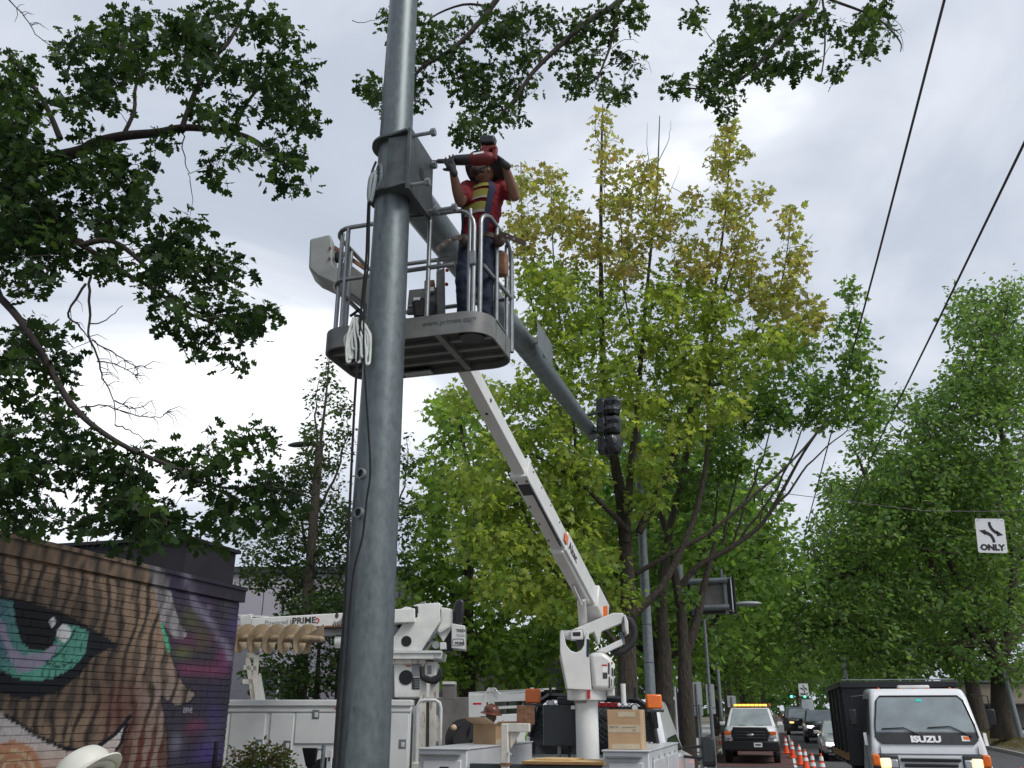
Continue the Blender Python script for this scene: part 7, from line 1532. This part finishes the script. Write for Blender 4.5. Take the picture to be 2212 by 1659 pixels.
# --- darker multi-stemmed neighbour
ng = Tree('maple_tree', 'dark green multi stemmed tree right of the yellow green maple', gnd(1470, 22), 'bark', 41); DN = 22.
ng.limb([gnd(1440, 21.5)] + pd_([(1438, 1480), (1436, 1400), (1430, 1300), (1445, 1150), (1470, 1050), (1500, 900)], 21.5), .19, .05, 12)
ng.limb([gnd(1482, 22)] + pd_([(1480, 1480), (1479, 1420), (1472, 1330), (1458, 1240), (1440, 1150), (1400, 1050)], DN), .20, .05, 12)
ng.limb(pd_([(1478, 1420), (1505, 1340), (1522, 1260), (1545, 1170)], DN), .14, .05, 10)
ng.limb(pd_([(1465, 1271), (1510, 1222), (1582, 1181), (1645, 1132), (1690, 1060), (1735, 979), (1790, 900)], DN), .085, .022, 10)
for l in ([(1582, 1181), (1620, 1060), (1650, 980), (1670, 900)], [(1600, 1165), (1680, 1050), (1720, 960), (1760, 860)], [(1560, 1180), (1580, 1080), (1600, 1000), (1610, 900)], [(1645, 1132), (1720, 1040), (1770, 980), (1830, 930)], [(1540, 1160), (1550, 1060), (1560, 960)], [(1500, 900), (1520, 800), (1540, 700)]): ng.limb(pd_(l, DN), .034, .012, 8, wob=.02)
B3 = [(1660, 850, 66, 56), (1620, 920, 36, 46), (1750, 830, 66, 46), (1790, 890, 56, 46), (1850, 850, 50, 50), (1560, 960, 56, 50), (1600, 880, 60, 50), (1690, 900, 40, 36), (1840, 700, 40, 40), (1850, 780, 50, 50), (1880, 900, 50, 40), (1450, 1000, 46, 56), (1480, 1080, 50, 40), (1530, 1050, 40, 40), (1500, 830, 90, 60), (1420, 1000, 50, 60), (1720, 760, 60, 50), (1600, 1010, 36, 26), (1440, 1180, 36, 40), (1500, 1140, 30, 26), (1480, 1300, 26, 40), (1400, 1200, 36, 40), (1400, 1300, 30, 60), (1830, 640, 26, 30)]
ng.fill(B3, DN, 2.0, .0030, 14, .33, .18, T_MAPLE, grn, twr=.008, droop=.6, flat=.4, reach=5, shell=.1)
ng.finish()
# --- green trees behind on the left
gl = Tree('maple_tree', 'broad green tree behind the digger turret and boom', gnd(1010, 27), 'bark', 51); DG = 27.
gl.limb([gnd(1010, DG)] + pd_([(1010, 1480), (1010, 1380), (1015, 1200), (1030, 1050)], DG), .3, .08, 12)
for l in ([(1012, 1350), (960, 1230), (930, 1100), (940, 1000)], [(1012, 1300), (1080, 1180), (1120, 1080)], [(1010, 1400), (1100, 1320), (1180, 1280)], [(1010, 1400), (940, 1330), (890, 1250)], [(1030, 1100), (1000, 950), (990, 880)]): gl.limb(pd_(l, DG), .1, .03, 8, wob=.03)
B4 = [(960, 900, 50, 36), (1000, 950, 86, 56), (940, 1030, 46, 66), (930, 1130, 56, 66), (1040, 1150, 106, 76), (960, 1260, 86, 66), (920, 1200, 46, 56), (1000, 1370, 86, 56), (1100, 1390, 86, 56), (1180, 1370, 66, 60), (1080, 1280, 106, 66), (1050, 1450, 90, 36), (1140, 1450, 66, 40), (1020, 1050, 96, 66), (1200, 1290, 80, 60), (1250, 1380, 60, 60), (1290, 1300, 50, 60), (890, 1300, 36, 50), (1260, 1460, 60, 40), (960, 1430, 60, 40), (890, 1380, 36, 40), (1000, 880, 60, 30), (1320, 1450, 40, 40)]
gl.fill(B4, DG, 2.6, .0026, 14, .42, .24, T_MAPLE, palette((.095, .185, .038), (.14, .245, .048), (.19, .31, .06), (.25, .36, .075)), twr=.01, droop=.6, flat=.4, reach=6, shell=.1)
gl.finish()
th = Tree('young_tree', 'thin small leaved tree behind the auger boom', gnd(640, 25), 'bark_dark', 61); DE = 25.
th.limb([gnd(655, DE)] + pd_([(655, 1480), (660, 1300), (672, 1150), (690, 980), (705, 850), (712, 760)], DE), .14, .012, 8)
for l in ([(668, 1200), (640, 1100), (615, 1020)], [(675, 1120), (720, 1040), (745, 960), (752, 900)], [(662, 1280), (600, 1220), (550, 1170)], [(660, 1350), (720, 1280), (760, 1180), (770, 1100)], [(690, 980), (680, 900), (690, 820)], [(655, 1400), (620, 1300), (560, 1260)], [(760, 1200), (840, 1120), (875, 1050), (880, 960)]): th.limb(pd_(l, DE), .05, .01, 6, wob=.03)
B5 = [(712, 790, 20, 36), (700, 860, 36, 46), (745, 940, 30, 50), (680, 950, 36, 46), (620, 1040, 36, 36), (700, 1050, 56, 56), (745, 1140, 36, 56), (640, 1150, 66, 56), (560, 1170, 56, 36), (690, 1230, 66, 46), (620, 1250, 56, 36), (745, 1290, 36, 56), (880, 980, 18, 56), (880, 1100, 22, 66), (560, 1240, 50, 30), (660, 1310, 60, 40), (540, 1130, 30, 20), (880, 1200, 20, 60)]
th.fill(B5 + [(680, 1010, 50, 50), (640, 1090, 50, 40), (720, 1180, 50, 50), (650, 1200, 60, 40), (600, 1140, 50, 36), (580, 1220, 60, 36), (710, 1120, 50, 50), (650, 1280, 60, 40), (735, 870, 24, 40), (655, 1000, 30, 40)], DE, 1.6, .0040, 14, .26, .135, T_LEAF, palette((.022, .042, .018), (.035, .065, .022), (.055, .095, .028), (.075, .12, .04)), twr=.008, droop=.5, flat=.4, reach=5)
th.finish()
lt = Tree('young_tree', 'low leafy trees behind the digger truck body', gnd(720, 23), 'bark_dark', 62)
for px in (685, 730): lt.limb([gnd(px, 23)] + pd_([(px, 1480), (px + 3, 1420), (px + 8, 1330)], 23), .09, .03, 8)
lt.fill([(600, 1470, 60, 40), (560, 1440, 30, 40), (630, 1340, 50, 40), (700, 1300, 50, 40), (690, 1440, 66, 56), (720, 1370, 46, 46), (745, 1460, 46, 40), (640, 1450, 40, 40), (660, 1490, 60, 26), (740, 1320, 40, 50), (770, 1420, 40, 60), (880, 1330, 20, 40), (600, 1400, 40, 40)], 23, 1.2, .0034, 14, .28, .14, T_LEAF, palette((.018, .040, .014), (.03, .062, .018), (.045, .085, .02), (.065, .11, .025)), twr=.008, reach=5)
lt.finish()
# --- big tree across the avenue
rt_ = Tree('street_tree', 'massive dark green tree across the avenue with thick trunk', (*P(2166, 1580, 46)[:2], .60), 'bark', 71); DRT = 46.
tb2 = Vector(rt_.base)
rt_.limb([tb2] + pd_([(2166, 1570), (2165, 1540), (2163, 1480), (2160, 1430)], DRT), .62, .42, 14)
for l in ([(2162, 1440), (2120, 1390), (2060, 1330), (1960, 1270), (1880, 1230)], [(2162, 1440), (2180, 1360), (2190, 1200), (2170, 1000), (2150, 800), (2140, 650)], [(2160, 1430), (2100, 1300), (2020, 1150), (1960, 1000)], [(2165, 1420), (2230, 1300), (2280, 1150)], [(2120, 1390), (2000, 1400), (1900, 1380), (1830, 1340)], [(2060, 1330), (1990, 1180), (1900, 1080), (1850, 980)], [(1880, 1230), (1820, 1240), (1750, 1270)], [(1830, 1340), (1780, 1350), (1730, 1360)]): rt_.limb(pd_(l, DRT), .26, .05, 8, wob=.05)
B6 = [(2120, 700, 66, 86), (2180, 650, 46, 56), (2195, 780, 40, 76), (2080, 800, 42, 56), (2150, 900, 76, 76), (2060, 930, 66, 60), (1960, 880, 40, 40), (1900, 970, 70, 50), (1980, 1010, 86, 60), (2100, 1020, 96, 76), (2180, 1100, 56, 96), (1850, 1080, 70, 70), (1950, 1130, 96, 76), (2060, 1160, 96, 76), (2150, 1230, 86, 76), (1830, 1200, 60, 66), (1900, 1260, 86, 66), (2000, 1290, 96, 66), (2100, 1320, 96, 60), (2190, 1330, 46, 66), (1850, 1330, 76, 56), (1930, 1370, 86, 46), (2030, 1400, 86, 40), (2120, 1405, 66, 36), (2150, 1440, 30, 20), (1900, 880, 30, 30), (2000, 950, 60, 50), (1880, 1420, 60, 34), (1980, 1440, 70, 26), (2080, 1440, 60, 26), (2200, 1440, 40, 40), (2210, 980, 30, 60), (1790, 1150, 46, 56), (1770, 1240, 56, 66), (1780, 1330, 56, 56), (1750, 1410, 60, 40), (1800, 1060, 40, 40), (1720, 1330, 46, 56), (1730, 1260, 36, 40), (2050, 1020, 80, 60), (2000, 1090, 80, 60), (2120, 1130, 90, 70), (2150, 1010, 80, 70), (2130, 790, 70, 70), (2090, 680, 50, 60), (2060, 850, 60, 60), (2170, 720, 60, 80), (2120, 860, 80, 60), (2010, 900, 50, 50), (2200, 860, 50, 80), (1930, 1060, 80, 60), (1880, 1150, 80, 60)]
gR = palette((.068, .14, .038), (.10, .19, .05), (.14, .245, .064), (.185, .29, .084))
rt_.fill(B6, DRT, 5.0, .0042, 16, .75, .29, T_LEAF, gR, twr=.02, droop=.6, flat=.35, reach=14, shell=.1)
rt_.finish()
# --- avenue of trees further down, one build per kind, then copies
def avenue_tree(seed, name, label, h, rad, pal, trunk):
    t = Tree(name, label, (0, 0, 0), 'bark', seed); rg = t.rng
    t.limb([(0, 0, 0), (.05, .05, trunk * .6), (.1, 0, trunk), (.1, .1, trunk + h * .35)], .38, .16, 10)
    for k in range(9):
        a = k * 2.4 + rg.uniform(-.3, .3); e_ = rg.uniform(.5, 1.2); L2 = rad * rg.uniform(.7, 1.0)
        t.limb([(.1, 0, trunk + .1 * k), (L2 * .35 * math.cos(a), L2 * .35 * math.sin(a), trunk + 1 + .25 * k), (L2 * .8 * math.cos(a), L2 * .8 * math.sin(a), trunk + 1.5 + h * .4 * e_)], .12, .03, 6)
    n = 620; v = rg.normal(0, 1, (n, 3)); v /= np.linalg.norm(v, axis=1)[:, None]; v *= (rg.uniform(.12, 1, n) ** .45)[:, None]
    lump = 1 + .18 * np.sin(v[:, 0] * 5 + seed) * np.cos(v[:, 1] * 6 + v[:, 2] * 4)
    C = v * lump[:, None] * np.array([rad, rad, h / 2]) + np.array([0, 0, trunk + h / 2 - .3])
    C = t.clusters(C, .015, 9.0); t.leafball(C, 26, .80, .28, T_LEAF, pal, .6, .35); t.finish(); return t.root
spots = [(-4.2, 33, 7.6, 'green street tree just past the message board'), (-4.3, 47, 8, 'green street tree behind the white pickup'), (-4.2, 64, 9, 'second green tree along the near pavement beyond the pickup'), (-4.4, 84, 9, 'third green tree along the near pavement beyond the pickup'), (-4.2, 108, 9, 'fourth green tree along the near pavement beyond the pickup'), (-4.2, 140, 9, 'farthest green tree along the near pavement'),
         (11.5, 63, 9, 'green tree beyond the massive one across the avenue'), (11.3, 84, 9, 'second green tree beyond the massive one across the avenue'), (11.5, 108, 9, 'third green tree beyond the massive one across the avenue'), (11.2, 140, 9, 'farthest green tree across the avenue'), (-3.5, 190, 9, 'hazy green tree closing the near side of the avenue'), (10.5, 185, 9, 'hazy green tree closing the far side of the avenue'), (4, 240, 9, 'green tree mass at the very end of the avenue')]
kinds = [None, None]
for k, (x, y, sz_, lab) in enumerate(spots):
    i = k % 2
    if kinds[i] is None: kinds[i] = avenue_tree(81 + i, 'avenue_tree', lab, 10.5 if i else 9.5, 5.6 if i else 5.0, palette((.075, .16, .034), (.11, .215, .044), (.15, .27, .054), (.20, .32, .07)) if i else palette((.065, .14, .03), (.10, .195, .04), (.14, .25, .05), (.19, .30, .064)), 3.2); o = kinds[i]
    else: o = copy_tree(kinds[i])
    o.location = (x, y, roadz(y) + (.12 if x < 9 else .5)); o.rotation_euler = (0, 0, k * 1.3); wd_ = (1.12 if k < 3 else 1.35) + .05 * (k % 3); o.scale = (wd_, wd_, (1.05 + .04 * (k % 4)) * (1.3 if k > 4 else 1)); o['label'] = lab; o['group'] = 'trees lining the avenue'
# --- bush with reddish tips at the mural's foot
bu_ = Tree('bush', 'round green bush with reddish leaf tips in front of the digger truck', (*P(560, 1650, 12.2)[:2], .1), 'bark_dark', 91); bu_.root['category'] = 'bush'
bb = Vector(bu_.base)
for k in range(12): a = k * .55; bu_.limb([bb, bb + Vector((.25 * math.cos(a), .25 * math.sin(a), .5)), bb + Vector((.6 * math.cos(a), .5 * math.sin(a), .95))], .015, .005, 5)
C = []
for _ in range(420):
    v = bu_.rng.normal(0, 1, 3); v /= np.linalg.norm(v); v *= bu_.rng.uniform(.4, 1) ** .5; C.append(np.array(bb) + np.array([0, 0, .70]) + v * np.array([.62, .5, .66]))
C = bu_.clusters(np.array(C), .004, 3); top = C[:, 2] > bb.z + 1.05
bu_.leafball(C[~top], 14, .09, .055, T_LEAF, palette((.03, .06, .018), (.05, .09, .025), (.075, .12, .035)), .2, .4)
bu_.leafball(C[top], 14, .09, .055, T_LEAF, palette((.05, .09, .025), (.08, .10, .03), (.16, .06, .04)), .0, .4)
bu_.finish()

# --- far green mass that closes the avenue
rg = np.random.default_rng(7); n = 9000
pos = np.stack([rg.uniform(-140, 150, n), rg.uniform(270, 330, n), rg.uniform(0, 1, n) ** .8 * 13 + .4], 1); pos[:, 2] *= 1 + .25 * np.sin(pos[:, 0] / 9.) + .12 * np.sin(pos[:, 0] / 3.7)
V, k = leaf_arrays(rg, pos, rg.uniform(1.6, 3.2, n), T_MAPLE, .6, .3); fo = leaf_obj('treeline', V, k, palette((.03, .07, .02), (.05, .11, .025), (.08, .16, .035))(pos, rg, rg.uniform(0, 1, n), .2), None, np.zeros(3))
tag(fo, 'far wooded mass where the avenue ends', 'trees', kind='stuff')
